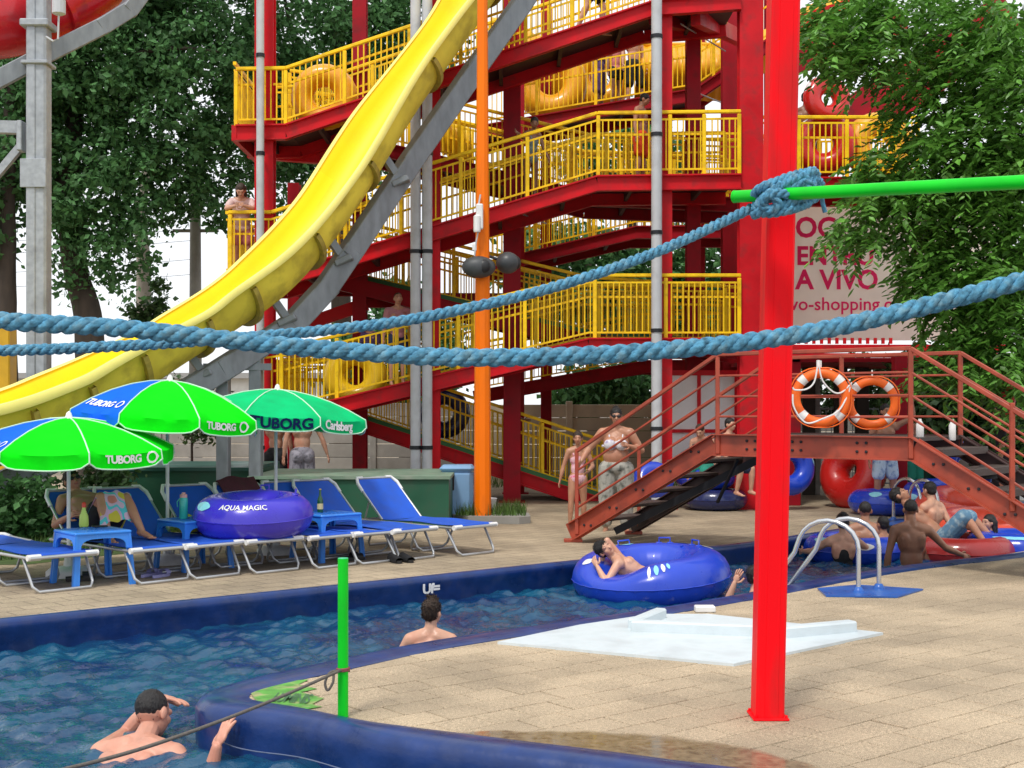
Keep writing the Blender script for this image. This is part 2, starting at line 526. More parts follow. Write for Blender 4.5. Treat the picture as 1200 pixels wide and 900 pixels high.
# keep the convex hull of CL for clipping
def hull(pts):
    pts = sorted(set(pts))
    def half(ps):
        h = []
        for p in ps:
            while len(h) >= 2 and (h[-1][0] - h[-2][0]) * (p[1] - h[-2][1]) - (h[-1][1] - h[-2][1]) * (p[0] - h[-2][0]) <= 0: h.pop()
            h.append(p)
        return h
    a = half(pts); b = half(pts[::-1])
    return a[:-1] + b[:-1]
CL = hull(CL)
pav = []
PL, PW, GAP = 0.26, 0.225, 0.008
A2 = math.atan2(0.62, 0.785)
ua = Vector((math.cos(A2), math.sin(A2))); va = Vector((-math.sin(A2), math.cos(A2)))
for j in range(-70, 70):
    for i in range(-30, 60):
        u0 = i * PL + (j % 2) * PL * .5 + rng.uniform(-.004, .004); v0 = j * PW
        q = [(u0 + GAP / 2, v0 + GAP / 2), (u0 + PL - GAP / 2, v0 + GAP / 2), (u0 + PL - GAP / 2, v0 + PW - GAP / 2), (u0 + GAP / 2, v0 + PW - GAP / 2)]
        q = [(ua.x * a + va.x * b, ua.y * a + va.y * b + 6) for a, b in q]
        cx = sum(p[0] for p in q) / 4; cy = sum(p[1] for p in q) / 4
        if not (-2.5 < cx < 9 and 3.5 < cy < 18): continue
        c = clip(q, CL)
        if len(c) < 3: continue
        ar = abs(sum(c[k][0] * c[(k + 1) % len(c)][1] - c[(k + 1) % len(c)][0] * c[k][1] for k in range(len(c)))) / 2
        if ar < .0002: continue
        px = 600 + F * cx / cy; py = YH + F * H / cy
        vis = 0 < px < 1200 and py < 905
        pav.append((0 if vis else 1, cy, c))
pav.sort(key=lambda t: (t[0], t[1]))
rest = MB()
for k, (_, _, c) in enumerate(pav):
    zt = rng.uniform(-.0015, .0015)
    if k < 300:
        mb = MB(); tgt = mb
    else: tgt = rest
    cx = sum(p[0] for p in c) / len(c); cy = sum(p[1] for p in c) / len(c)
    inner = [(cx + (p[0] - cx) * .985, cy + (p[1] - cy) * .975) for p in c]
    n_ = len(c)
    vs = [Vector((p[0], p[1], -.028)) for p in c] + [Vector((p[0], p[1], zt - .004)) for p in c] + [Vector((p[0], p[1], zt)) for p in inner]
    fs = [tuple(range(2 * n_, 3 * n_))]
    for i in range(n_):
        j = (i + 1) % n_
        fs.append((i, j, n_ + j, n_ + i)); fs.append((n_ + i, n_ + j, 2 * n_ + j, 2 * n_ + i))
    tgt.add(vs, fs)
    if k < 300: obj("paver", mb, DECK, island)
if rest.f: obj("paver_field", rest, DECK, island, kind="stuff")
# far part of the island, paving too foreshortened to tell apart
fi = MB(); fi.prism([(9, 17.3), (11.15, 19.3), (44, 19.3), (44, 2.2), (9.05, 2.2)], -.029, -.004)
obj("paving_sheet", fi, DECKFAR, island)

# near bank (behind and under the photographer)
nb = MB(); nb.prism([(-22, -5.5), (-6, 3.2), (4, 2.4), (8, .3), (30, -6), (30, -20), (-22, -20)], -1.3, 0.0)
struct("near_bank", nb, DECKFAR)

# puddle on the island paving near its edge
PUD = mat("wet paving film", (0.24, 0.185, 0.12), .025, var=.35, vscale=22, spec=.55)
nt_ = PUD.node_tree; pn = nt_.nodes
pa = pn.new("ShaderNodeAttribute"); pa.attribute_name = "wet"
ptr = pn.new("ShaderNodeBsdfTransparent"); pmx = pn.new("ShaderNodeMixShader")
nt_.links.new(pa.outputs["Fac"], pmx.inputs["Fac"]); nt_.links.new(ptr.outputs["BSDF"], pmx.inputs[1])
nt_.links.new(pn["Principled BSDF"].outputs["BSDF"], pmx.inputs[2]); nt_.links.new(pmx.outputs["Shader"], pn["Material Output"].inputs["Surface"])
INX = [(-.60, 6.46), (.08, 6.14), (.48, 5.95), (2.1, 5.12)]
def inn_y(x):
    for (xa_, ya_), (xb_, yb_) in zip(INX[:-1], INX[1:]):
        if x <= xb_: return ya_ + (yb_ - ya_) * (x - xa_) / (xb_ - xa_)
    return INX[-1][1]
pd = MB(); NU, NV = 90, 10
def pf_(u, v):
    x = -.30 + 1.72 * u; w = .46 * math.sin(PI * min(max(u, .001), .999)) ** .8 * (.55 + .6 * u) + .05 * noise.noise(Vector((u * 14, 2, 0))) + .02
    w = max(w, .01)
    return Vector((x + .40 * w * v, inn_y(x) + .012 + .9 * w * v, .0048))
pd.grid(pf_, NU, NV)
o_ = struct("puddle", pd, PUD)
at_ = o_.data.attributes.new("wet", 'FLOAT', 'POINT')
vals_ = []
for jv in range(NV + 1):
    for iu in range(NU + 1):
        u, v = iu / NU, jv / NV
        e = min(1, (1 - v) / .22) * min(1, u / .06) * min(1, (1 - u) / .08)
        n0 = .5 + .9 * noise.noise(Vector((u * 11, v * 3, 4)))
        vals_.append(max(0, min(.92, e * (.72 + .35 * n0))))
at_.data.foreach_set("value", vals_)

# water: a real rippled sheet
def water_mat():
    m = bpy.data.materials.new("pool water"); m.use_nodes = True
    nt = m.node_tree; n = nt.nodes; l = nt.links; b = n["Principled BSDF"]
    tc = n.new("ShaderNodeTexCoord")
    t = n.new("ShaderNodeTexNoise"); t.inputs["Scale"].default_value = 1.6; t.inputs["Detail"].default_value = 4
    l.new(tc.outputs["Object"], t.inputs["Vector"])
    cr = n.new("ShaderNodeValToRGB")
    cr.color_ramp.elements[0].position = .35; cr.color_ramp.elements[0].color = (0.003, 0.023, 0.100, 1)
    cr.color_ramp.elements[1].position = .68; cr.color_ramp.elements[1].color = (0.009, 0.090, 0.165, 1)
    l.new(t.outputs["Fac"], cr.inputs["Fac"]); l.new(cr.outputs["Color"], b.inputs["Base Color"])
    b.inputs["Roughness"].default_value = .04; b.inputs["IOR"].default_value = 1.33
    b.inputs["Specular IOR Level"].default_value = .75
    t2 = n.new("ShaderNodeTexNoise"); t2.inputs["Scale"].default_value = 26; t2.inputs["Detail"].default_value = 3; t2.inputs["Distortion"].default_value = 1.2
    l.new(tc.outputs["Object"], t2.inputs["Vector"])
    bp = n.new("ShaderNodeBump"); bp.inputs["Strength"].default_value = .26; bp.inputs["Distance"].default_value = .02
    l.new(t2.outputs["Fac"], bp.inputs["Height"]); l.new(bp.outputs["Normal"], b.inputs["Normal"])
    return m
WATER = water_mat()
st = 0.027
us = np.arange(-9, 15, st); vs_ = np.arange(-5.2, 5.4, st)
UU, VV = np.meshgrid(us, vs_, indexing='ij')
X = -.9 + UU * U2.x + VV * N2.x; Y = 9.4 + UU * U2.y + VV * N2.y
Z = np.zeros_like(X)
rw = np.random.default_rng(5)
for k in range(70):
    lam = .085 * (9.0 ** rw.uniform(0, 1)); th = rw.uniform(0, 2 * np.pi); k_ = 2 * np.pi / lam
    amp = .0052 * lam ** .80 * rw.uniform(.5, 1.3) * (1.0 if lam < .2 else 1.0) * 1.75
    wob = .5 * np.sin(X * rw.uniform(.6, 1.6) + rw.uniform(0, 6)) + .5 * np.sin(Y * rw.uniform(.6, 1.6) + rw.uniform(0, 6))
    ph = k_ * (X * np.cos(th) + Y * np.sin(th)) + 1.5 * wob + rw.uniform(0, 6.28)
    env = .55 + .45 * np.sin(X * rw.uniform(.5, 1.5) + Y * rw.uniform(.5, 1.5) + rw.uniform(0, 6))
    Z += amp * env * (np.sin(ph) + .3 * np.sin(2 * ph))
Z = Z * 1.0 + WZ
nu_, nv_ = X.shape
co = np.stack([X, Y, Z], -1).reshape(-1, 3)
ii = np.arange(nu_ * nv_).reshape(nu_, nv_)
quads = np.stack([ii[:-1, :-1], ii[1:, :-1], ii[1:, 1:], ii[:-1, 1:]], -1).reshape(-1, 4)
# drop cells lying well inside the island or the far bank (never seen)
me = bpy.data.meshes.new("water")
me.from_pydata(co.tolist(), [], quads.tolist()); me.update()
me.polygons.foreach_set("use_smooth", [True] * len(me.polygons))
me.materials.append(WATER)
wo = link(bpy.data.objects.new("water", me)); wo["kind"] = "structure"
wb = MB(); wb.add([(-60, -20, WZ - .06), (60, -20, WZ - .06), (60, 40, WZ - .06), (-60, 40, WZ - .06)], [(0, 1, 2, 3)])
struct("water_far", wb, WATER)

# green stencilled patch painted on the island tip
GRPAINT = mat("green floor paint", (0.10, 0.33, 0.05), .6, var=.3, vscale=14, dirt=(.45, .34, .2), dirt_amt=.9, dscale=10)
GREYPAINT = mat("grey floor paint", (0.06, 0.16, 0.07), .6, var=.3, vscale=30)
gp = [G(293, 812), G(312, 803), G(335, 799), G(362, 797), G(350, 803), G(372, 808), G(352, 812), G(380, 819), G(366, 826), G(378, 829), G(352, 833), G(325, 829), G(300, 822)]
gm = MB(); gm.add([Vector((p.x, p.y, .0048)) for p in gp], [tuple(range(len(gp)))])
obj("painted_patch", gm, GRPAINT, island)

def text_mesh(body, size, bold=0.0, extrude=0.0, space=1.0, align='CENTER'):
    cu = bpy.data.curves.new("t", 'FONT'); cu.body = body; cu.size = size
    cu.align_x = align; cu.align_y = 'CENTER'; cu.offset = bold; cu.extrude = extrude; cu.space_character = space
    cu.resolution_u = 3
    o = bpy.data.objects.new("t", cu); COL.objects.link(o)
    dg = bpy.context.evaluated_depsgraph_get()
    me = bpy.data.meshes.new_from_object(o.evaluated_get(dg))
    bpy.data.objects.remove(o); bpy.data.curves.remove(cu)
    v = [Vector(x.co) for x in me.vertices]; f = [tuple(p.vertices) for p in me.polygons]
    bpy.data.meshes.remove(me)
    return v, f
def text(name, body, size, m, fn, parent, bold=0.0, space=1.0):
    "fn maps (x, y) of the flat lettering to a point in space"
    v, f = text_mesh(body, size, bold, 0, space)
    mb = MB(); mb.add([fn(p.x, p.y) for p in v], f)
    return obj(name, mb, m, parent)

c0 = G(338, 820)
text("lettering", "LUMINIS", .15, GREYPAINT, lambda x, y: Vector((c0.x + .02 + x * .42, c0.y + y * 2.1 - x * .10, .0088)), island, .002, .9)
# white mark on the far pool wall
e0 = Vector((XA(505, 12.47), 12.47, -.07))
edir = Vector((.76, .65, 0)).normalized(); en = Vector((edir.y, -edir.x, 0))
# placed on the wall face
i0 = min(range(len(fo) - 1), key=lambda i: abs(600 + F * fo[i][0] / fo[i][1] - 505))
wa = Vector((*fo[i0], 0)); wb_ = Vector((*fo[i0 + 1], 0))
edir = (wb_ - wa).normalized(); en = Vector((edir.y, -edir.x, 0))
tt_ = min((k / 40 for k in range(-40, 80)), key=lambda t: abs(600 + F * (wa + (wb_ - wa) * t).x / (wa + (wb_ - wa) * t).y - 505))
wp = wa + (wb_ - wa) * tt_ + en * .006
poolmark = bpy.data.objects.get("pool_edge")
text("lettering", "Uf=", .15, WHITE, lambda x, y: wp + edir * (x * .95) + Vector((0, 0, -.10 + y * .85)) + en * .008, poolmark, .006, .9)
# ------------------------------------------------------------------ the ramp tower (one thing)
YF0, YF1 = 20.5, 21.95      # front flights
YB0, YB1 = 22.4, 23.8       # back flights, climbing the other way
YR0, YR1 = 25.0, 26.4       # rear flights
tower = thing("slide_tower", "tall red steel ramp tower with yellow railings behind the yellow slide", "ramp tower", (XA(590, 22), 22, 0))

def post(px, y, w, d, ztop, m=RED, zbot=0):
    mb = MB(); x = XA(px, y)
    # H section: two flanges and a web
    mb.cbox((x, y - d / 2 + .012, (zbot + ztop) / 2), (w, .024, ztop - zbot), .004)
    mb.cbox((x, y + d / 2 - .012, (zbot + ztop) / 2), (w, .024, ztop - zbot), .004)
    mb.box((x, y, (zbot + ztop) / 2), (w * .55, d - .05, ztop - zbot))
    mb.cbox((x, y, .012 + zbot), (w + .16, d + .16, .024), .004)
    return obj("post", mb, m, tower)
ZT = 9.6
for (px, w) in ((311, .30), (509, .19), (778, .24), (879, .38)): post(px, 20.66, w, .26, ZT)
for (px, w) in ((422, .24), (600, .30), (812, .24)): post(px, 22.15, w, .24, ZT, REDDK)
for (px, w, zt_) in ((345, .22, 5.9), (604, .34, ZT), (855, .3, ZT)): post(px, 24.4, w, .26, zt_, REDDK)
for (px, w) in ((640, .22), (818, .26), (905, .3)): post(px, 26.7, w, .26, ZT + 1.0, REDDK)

# balusters: shared unit mesh
bal_mb = MB(); bal_mb.box((0, 0, .4), (.020, .020, .80))
BALME = bal_mb.mesh("baluster"); BALME.materials.append(YELRAIL)
nbal = [0]
def baluster(x, y, z, parent):
    o = bpy.data.objects.new("baluster", BALME); COL.objects.link(o)
    o.parent = parent; off = OFF[tower.name]
    o.location = (x - off.x, y - off.y, z - off.z)
def poly_pt(pts, x):
    for (xa, za), (xb, zb) in zip(pts[:-1], pts[1:]):
        if xa <= x <= xb: return za + (zb - za) * (x - xa) / (xb - xa) if xb > xa else za
    return pts[-1][1]
def railing(pts, y, single=True, hgt=1.0, posts=None, spacing=.092):
    "pts: [(x, z deck)] along x, railing standing at depth y"
    mb = MB()
    for (xa, za), (xb, zb) in zip(pts[:-1], pts[1:]):
        mb.bar((xa, y, za + hgt), (xb, y, zb + hgt), .055, .055, chamfer=.01)
        mb.bar((xa, y + .002, za + .885), (xb, y + .002, zb + .885), .026, .03)
        mb.bar((xa, y + .002, za + .085), (xb, y + .002, zb + .085), .026, .03)
        mb.bar((xa, y + .07, za + .66), (xb, y + .07, zb + .66), .034, .034)
    rl = obj("railing", mb, YELRAIL, tower)
    x0, x1 = pts[0][0], pts[-1][0]
    pm = MB(); n = max(2, int(round((x1 - x0) / 1.05)) + 1)
    xs = [x0 + (x1 - x0) * i / (n - 1) for i in range(n)] if posts is None else posts
    for x in xs:
        z = poly_pt(pts, x)
        q = MB(); q.cbox((x, y, z + hgt / 2 - .03), (.062, .05, hgt - .02), .008)
        obj("rail_post", q, YELRAIL, rl)
    sm = MB()
    k = int((x1 - x0) / spacing)
    for i in range(1, k):
        x = x0 + (x1 - x0) * i / k; z = poly_pt(pts, x)
        if min(abs(x - q) for q in xs) < .045: continue
        if single and nbal[0] < 300:
            baluster(x, y, z + .085, rl); nbal[0] += 1
        else:
            sm.box((x, y, z + .485), (.020, .020, .80))
    if sm.f: obj("baluster_row", sm, YELRAIL, rl, kind="stuff")
    return rl
def deck(pts, y0, y1, m=RED, bh=.25):
    for (y, out) in ((y0, -1), (y1, 1)):
        mb = MB()
        for i, ((xa, za), (xb, zb)) in enumerate(zip(pts[:-1], pts[1:])):
            e = .0015 * i
            mb.bar((xa, y, za - bh / 2), (xb, y, zb - bh / 2), .05 + e, bh)          # web
            mb.bar((xa, y + out * .02, za - .012), (xb, y + out * .02, zb - .012), .13 + e, .024)   # flanges
            mb.bar((xa, y + out * .02, za - bh + .012), (xb, y + out * .02, zb - bh + .012), .13 + e, .024)
        obj("beam", mb, m, tower)
    mb = MB()
    for (xa, za), (xb, zb) in zip(pts[:-1], pts[1:]):
        mb.bar((xa, (y0 + y1) / 2, za - .035), (xb, (y0 + y1) / 2, zb - .035), y1 - y0 - .06, .03)
        L = xb - xa
        for k in range(max(1, int(L / .9))):        # joists under the plate
            x = xa + (k + .5) * L / max(1, int(L / .9)); z = za + (zb - za) * (x - xa) / L
            mb.box((x, (y0 + y1) / 2, z - .12), (.06, y1 - y0 - .08, .14))
    obj("deck_plate", mb, PLATE, tower)
def pts_at(y, lst): return [(XA(px, y), ZA(py, y)) for px, py in lst]

F1 = pts_at(YF0, [(312, 484), (335, 481), (690, 396), (868, 396)])
F2 = pts_at(YF0, [(268, 322), (318, 322), (700, 206), (868, 204)])
F3 = pts_at(YF0, [(277, 147), (335, 146), (766, 1), (868, -6)])
for f in (F1, F2, F3): deck(f, YF0, YF1)
railing(F1, YF0 - .02, True, 1.0, [XA(p, YF0) for p in (330, 395, 465, 537, 615, 697, 780, 866)])
railing(F2, YF0 - .02, True, 1.0, [XA(p, YF0) for p in (270, 340, 405, 470, 540, 618, 701, 785, 825, 866)])
railing(F3, YF0 - .02, True, .9, [XA(p, YF0) for p in (277, 335, 404, 480, 540, 616, 670, 766)])
for f in (F1, F2, F3): railing([(max(f[0][0], -9), f[0][1])] + [q for q in f[1:]], YF1 + .02, False, .98)
# back flights
B1 = pts_at(YB0, [(330, 488), (420, 489), (712, 585)])
B2 = pts_at(YB0, [(330, 322), (400, 322), (690, 392), (868, 404)])
B3 = pts_at(YB0, [(340, 150), (420, 160), (690, 225), (868, 232)])
for f in (B1, B2, B3):
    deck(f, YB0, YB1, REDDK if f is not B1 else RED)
    railing(f, YB0 - .02, f is B1, 1.0)
    railing(f, YB1 + .02, False, 1.0)
GREENK = mat("green kick strip", (0.03, 0.16, 0.04), .5, var=.2)
for f in (B1, B2):
    k = MB()
    for (xa, za), (xb, zb) in zip(f[:-1], f[1:]): k.bar((xa, YB0 - .075, za + .03), (xb, YB0 - .075, zb + .03), .02, .09)
    obj("kick_strip", k, GREENK, tower)
# rear flights
R1 = pts_at(YR0, [(555, 458), (757, 422), (900, 421)])
R2 = pts_at(YR0, [(560, 309), (745, 265), (900, 264)])
R3 = pts_at(YR0, [(560, 148), (765, 112), (815, 104), (905, 42)])
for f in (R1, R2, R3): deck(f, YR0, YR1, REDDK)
railing(R2, YR0 - .02, False, 1.0); railing(R2, YR1 + .02, False, 1.0)
railing(R1, YR1 + .02, False, 1.0); railing(R3, YR0 - .02, False, 1.05)
# side landings joining front and back
def landing(x0, x1, z, y0=YF1 + .1, y1=YB0 - .1):
    mb = MB(); mb.bbox((x0, y0, z - .06), (x1, y1, z - .02)); obj("landing_plate", mb, PLATE, tower)
landing(XA(277, 20.5), XA(335, 20.5), F3[0][1]); landing(XA(268, 20.5), XA(318, 20.5), F2[0][1]); landing(XA(312, 20.5), XA(340, 20.5), F1[0][1])
landing(XA(705, 20.5), XA(868, 20.5), F1[-1][1]); landing(XA(705, 20.5), XA(868, 20.5), F2[-1][1])
def side_rail(x, z, y0=YF0, y1=YB1):
    mb = MB()
    mb.bar((x, y0, z + 1), (x, y1, z + 1), .05, .05); mb.bar((x, y0, z + .885), (x, y1, z + .885), .025, .03); mb.bar((x, y0, z + .085), (x, y1, z + .085), .025, .03)
    r = obj("railing", mb, YELRAIL, tower)
    s = MB(); n = int((y1 - y0) / .1)
    for i in range(1, n): s.box((x, y0 + (y1 - y0) * i / n, z + .485), (.02, .02, .8))
    obj("baluster_row", s, YELRAIL, r, kind="stuff")
    b = MB(); b.bar((x, y0 - .04, z - .125), (x, y1 + .04, z - .125), .08, .246); obj("beam", b, RED, tower)
side_rail(XA(277, 20.5) - .03, F3[0][1]); side_rail(XA(268, 20.5) - .03, F2[0][1]); side_rail(XA(312, 20.5) - .03, F1[0][1])
# right-hand outer landing, reached behind the front column
E2 = pts_at(20.9, [(893, 208), (1075, 208)])
deck(E2, 20.9, 22.3); railing(E2, 20.88, False, .98, [XA(p, 20.9) for p in (936, 992, 1048, 1075)])
railing(E2, 22.32, False, .98)
# upper right roof beams and cross girders
def girder(px0, py0, d0, px1, py1, d1, w=.16, h=.26, m=RED):
    b = MB(); b.bar(P(px0, py0, d0), P(px1, py1, d1), w, h); obj("girder", b, m, tower)
girder(815, 20, 20.8, 874, 48, 24.0); girder(765, 18, 20.7, 812, 30, 22.1, m=REDDK)
girder(905, 38, 22.0, 1010, 4, 22.0); girder(905, 80, 23.5, 1060, 30, 24.5, m=REDDK, h=.5)
girder(990, 150, 24.0, 1180, 20, 24.5, w=.5, h=.9, m=REDDK)
girder(868, 218, 20.7, 780, 218, 20.7, .1, .1); girder(425, 352, 22.2, 600, 352, 24.2, m=REDDK)
girder(360, 322, 22.1, 640, 390, 22.1, m=REDDK); girder(291, 178, 22.1, 420, 188, 22.1, .14, .22)
girder(300, 400, 22.2, 430, 356, 22.2, .14, .22)
for (a, b) in (((640, 55, 21.2), (700, 70, 24.2)), ((610, 250, 21.2), (640, 262, 24.0)), ((798, 28, 21), (850, 60, 24)), ((820, 110, 24), (860, 126, 26))):
    q = MB(); q.tube([P(*a), P(*b)], .014, 6); obj("tie_rod", q, GALV, tower)
# drain pipes strapped to the front posts
for px, w in ((305, .062), (487, .082), (500.5, .082), (769.5, .085)):
    x = XA(px, 20.25); q = MB(); q.tube([(x, 20.25, .02), (x, 20.25, 9.6)], w, 14)
    pp_ = obj("pipe", q, PIPE, tower, 40)
    for k in range(6):
        z = 1.0 + k * 1.55 + (.3 if px > 600 else 0)
        c = MB(); c.lathe((x, 20.25, z), [(w + .002, -.03), (w + .012, -.03), (w + .012, .03), (w + .002, .03)], 14)
        c.box((x, 20.25 + w + .08, z), (.04, .16, .03)); obj("clamp", c, DKMETAL, pp_)

# ------------------------------------------------------------------ yellow body slide
def slide_yellow():
    m = bpy.data.materials.new("yellow gel coat"); m.use_nodes = True
    nt = m.node_tree; n = nt.nodes; l = nt.links; b = n["Principled BSDF"]
    tc = n.new("ShaderNodeTexCoord"); at = n.new("ShaderNodeAttribute"); at.attribute_name = "tone"
    t = n.new("ShaderNodeTexNoise"); t.inputs["Scale"].default_value = 1.1; t.inputs["Detail"].default_value = 6
    l.new(tc.outputs["Object"], t.inputs["Vector"])
    mx = n.new("ShaderNodeMixRGB"); mx.inputs["Color1"].default_value = (0.95, 0.72, 0.004, 1); mx.inputs["Color2"].default_value = (0.93, 0.55, 0.002, 1)
    l.new(at.outputs["Fac"], mx.inputs["Fac"])
    m2 = n.new("ShaderNodeMixRGB"); m2.inputs["Color2"].default_value = (0.66, 0.46, 0.02, 1)
    mr = n.new("ShaderNodeMapRange"); mr.inputs["From Min"].default_value = .52; mr.inputs["From Max"].default_value = .8; mr.inputs["To Max"].default_value = .5
    l.new(t.outputs["Fac"], mr.inputs["Value"]); l.new(mr.outputs["Result"], m2.inputs["Fac"])
    l.new(mx.outputs["Color"], m2.inputs["Color1"]); l.new(m2.outputs["Color"], b.inputs["Base Color"])
    b.inputs["Roughness"].default_value = .45; b.inputs["Specular IOR Level"].default_value = .25
    return m
SLIDEY = slide_yellow()
LIPY = mat("pale yellow lip", (0.92, 0.80, 0.22), .5, spec=.25, var=.06)
SLIDEOUT = mat("weathered yellow outer shell", (0.86, 0.70, 0.08), .55, spec=.2, var=.16, vscale=1.6, dirt=(.34, .24, .04), dirt_amt=.6, dscale=3)
FLANGE = mat("slide flange", (0.40, 0.30, 0.05), .6, var=.25, vscale=12)
# centre line read as photo columns for both lips at one height
CLN = [(-60, 571, 64, 20.0), (0, 534, 58, 19.6), (110, 452, 64, 18.9), (225, 378, 67, 18.2), (302, 308, 78, 17.6), (352, 241, 76, 17.1), (384, 190, 78, 16.7), (427, 103, 98, 16.1), (453, 46, 110, 15.7), (478, -30, 118, 15.2), (497, -130, 110, 14.6), (520, -300, 118, 13.7)]
cpts = [P(px, py, d) for (py, px, w, d) in CLN]
wid = [w / F * d / .70 for (py, px, w, d) in CLN]
def catmull(pts, n):
    out = []
    for i in range(len(pts) - 1):
        p0 = pts[max(i - 1, 0)]; p1 = pts[i]; p2 = pts[i + 1]; p3 = pts[min(i + 2, len(pts) - 1)]
        for k in range(n):
            t = k / n
            out.append(.5 * ((2 * p1) + (p2 - p0) * t + (2 * p0 - 5 * p1 + 4 * p2 - p3) * t * t + (3 * p1 - p0 - 3 * p2 + p3) * t ** 3))
    out.append(pts[-1]); return out
SP = catmull(cpts, 10); SW = catmull([Vector((w, 0, 0)) for w in wid], 10)
def frame(i):
    a = SP[max(i - 1, 0)]; b = SP[min(i + 1, len(SP) - 1)]
    t = (b - a).normalized(); hz = Vector((t.x, t.y, 0)).normalized()
    lat = Vector((-hz.y, hz.x, 0))
    if lat.x < 0: lat = -lat
    up = lat.cross(t)
    if up.z < 0: up = -up
    return t, lat, up
slide = thing("water_slide", "long yellow open water slide chute running down on a grey beam to the lower left", "water slide", (XA(200, 17), 17, 0))
sec = []
for i in range(25):
    a = PI * i / 24
    sec.append((-math.cos(a) * .5, -math.sin(a) * .50 * (1 if True else 1)))
inner = [(-.60, .035), (-.60, .0), (-.545, .015)] + [(x, y) for x, y in sec] + [(.545, .015), (.60, .0), (.60, .035)]
def sect_mesh(i0, i1):
    vi = []; fi_ = []; n = 0
    prof_in = [(-.58, .012), (-.52, .012)] + [(x * .97, y * .97) for x, y in sec[1:-1]] + [(.52, .012), (.58, .012)]
    prof_out = [(-.58, -.05), (-.545, -.055)] + [(x * 1.045, y * 1.045 - .01) for x, y in sec[2:-2]] + [(.545, -.055), (.58, -.05)]
    return prof_in, prof_out
rs = random.Random(8)
TONES = [0, .2, .15, .75, .1, .55, .0, .3, .7, .1, .6, .2, .8, .1, .5]
cuts = [0, 7, 17, 27, 36, 46, 56, 66, 76, 86, 96, 105, 110]
for s in range(len(cuts) - 1):
    i0, i1 = cuts[s], min(cuts[s + 1], len(SP) - 1)
    pin, pout = sect_mesh(i0, i1)
    def pt(i, q, sc=1.0):
        t, lat, up = frame(i); w = SW[i].x
        return SP[i] + lat * (q[0] * w) + up * (q[1] * w * sc)
    mi = MB(); mo = MB()
    ni = len(pin)
    mi.add([pt(i, q, .82) for i in range(i0, i1 + 1) for q in pin], [((i) * ni + k, i * ni + k + 1, (i + 1) * ni + k + 1, (i + 1) * ni + k) for i in range(i1 - i0) for k in range(ni - 1)])
    no = len(pout)
    rim = [pin[0]] + pout + [pin[-1]]
    nr = len(rim)
    mo.add([pt(i, q, .82) for i in range(i0, i1 + 1) for q in rim], [((i) * nr + k, i * nr + k + 1, (i + 1) * nr + k + 1, (i + 1) * nr + k) for i in range(i1 - i0) for k in range(nr - 1)])
    ch = obj("chute_section", mi, SLIDEY, slide, 50)
    # gel-coat repairs: a few panels of deeper yellow, in the paint itself
    at = ch.data.attributes.new("tone", 'FLOAT', 'FACE')
    vals = []
    lo, hi, on = rs.randint(6, 11), rs.randint(15, 22), TONES[s]
    L = i1 - i0
    for i in range(L):
        for k in range(ni - 1):
            v = .12 * ((s * 7) % 3)
            if lo <= k <= hi and L * .45 <= i: v = max(v, on)
            if 5 <= k <= 11 and i < L * .3: v = max(v, TONES[(s + 5) % 14] * .6)
            vals.append(v)
    at.data.foreach_set("value", vals)
    obj("outer_shell", mo, SLIDEOUT, ch, 50)
    for sd_ in (-1, 1):
        lp_ = MB()
        rp = [(sd_ * .50, .014), (sd_ * .53, .03), (sd_ * .585, .028), (sd_ * .60, -.01), (sd_ * .59, -.055)]
        lp_.add([pt(i, q, .82) for i in range(i0, i1 + 1) for q in rp], [(i * 5 + k, i * 5 + k + 1, (i + 1) * 5 + k + 1, (i + 1) * 5 + k) for i in range(i1 - i0) for k in range(4)])
        obj("lip", lp_, LIPY, ch, 50)
    if 0 < s:
        fl = MB()
        f0 = [(x * 1.05, y * 1.05 - .012) for x, y in sec[1:-1]]; f1 = [(x * 1.16, y * 1.16 - .03) for x, y in sec[1:-1]]
        nf = len(f0)
        t, lat, up = frame(i0); dv = t * .035
        ring = [pt(i0, q, .82) - dv for q in f0] + [pt(i0, q, .82) - dv for q in f1] + [pt(i0, q, .82) + dv for q in f1] + [pt(i0, q, .82) + dv for q in f0]
        fs = [(r_ * nf + k, r_ * nf + k + 1, ((r_ + 1) % 4) * nf + k + 1, ((r_ + 1) % 4) * nf + k) for r_ in range(4) for k in range(nf - 1)]
        fl.add(ring, fs); obj("flange", fl, FLANGE, ch)
        bt = MB()  # bolts
        for k in range(2, nf, 3):
            p = pt(i0, f1[k], .82); bt.box(p.lerp(SP[i0], .06), (.03, .03, .03))
        obj("bolt_row", bt, DKMETAL, ch, kind="stuff")
# grey box beam under it
bpx = [(640, -40, 20.2), (611, 5, 20.0), (556, 82, 19.6), (481, 190, 18.9), (409, 298, 18.2), (382, 338, 18.0), (345, 378, 17.7), (300, 408, 17.4), (262, 432, 17.1), (150, 500, 16.4), (-10, 572, 15.6), (-120, 620, 15.1), (-190, 660, 14.8)]
bp = [P(*q) for q in bpx]
bm = MB()
for a, b in zip(bp[:-1], bp[1:]):
    e = (b - a).normalized() * .08
    bm.bar(a - e, b + e, .24, .30 + .002 * (bp.index(a) % 3), chamfer=.015)
obj("support_beam", bm, GALVBEAM, slide)
for i, (px, py, d) in enumerate(((470, 214, 18.7), (404, 306, 18.1), (338, 376, 17.6), (240, 440, 17))):
    q = MB(); c = P(px, py, d)
    q.cbox(c, (.26, .36, .09), .015, Matrix.Rotation(R(-25), 3, 'Y'))
    q.bar(c, c + Vector((-.28, -.12, .42)), .12, .10)
    obj("bracket", q, GALVBEAM, slide)
lg = MB()
for (px, d, z1) in ((262, 17.2, 2.1), (300, 17.4, 2.3)):
    x = XA(px, d); lg.cbox((x, d, z1 / 2), (.16, .2, z1), .01)
lg.bar(P(238, 430, 17.2), P(318, 430, 17.4), .14, .09)
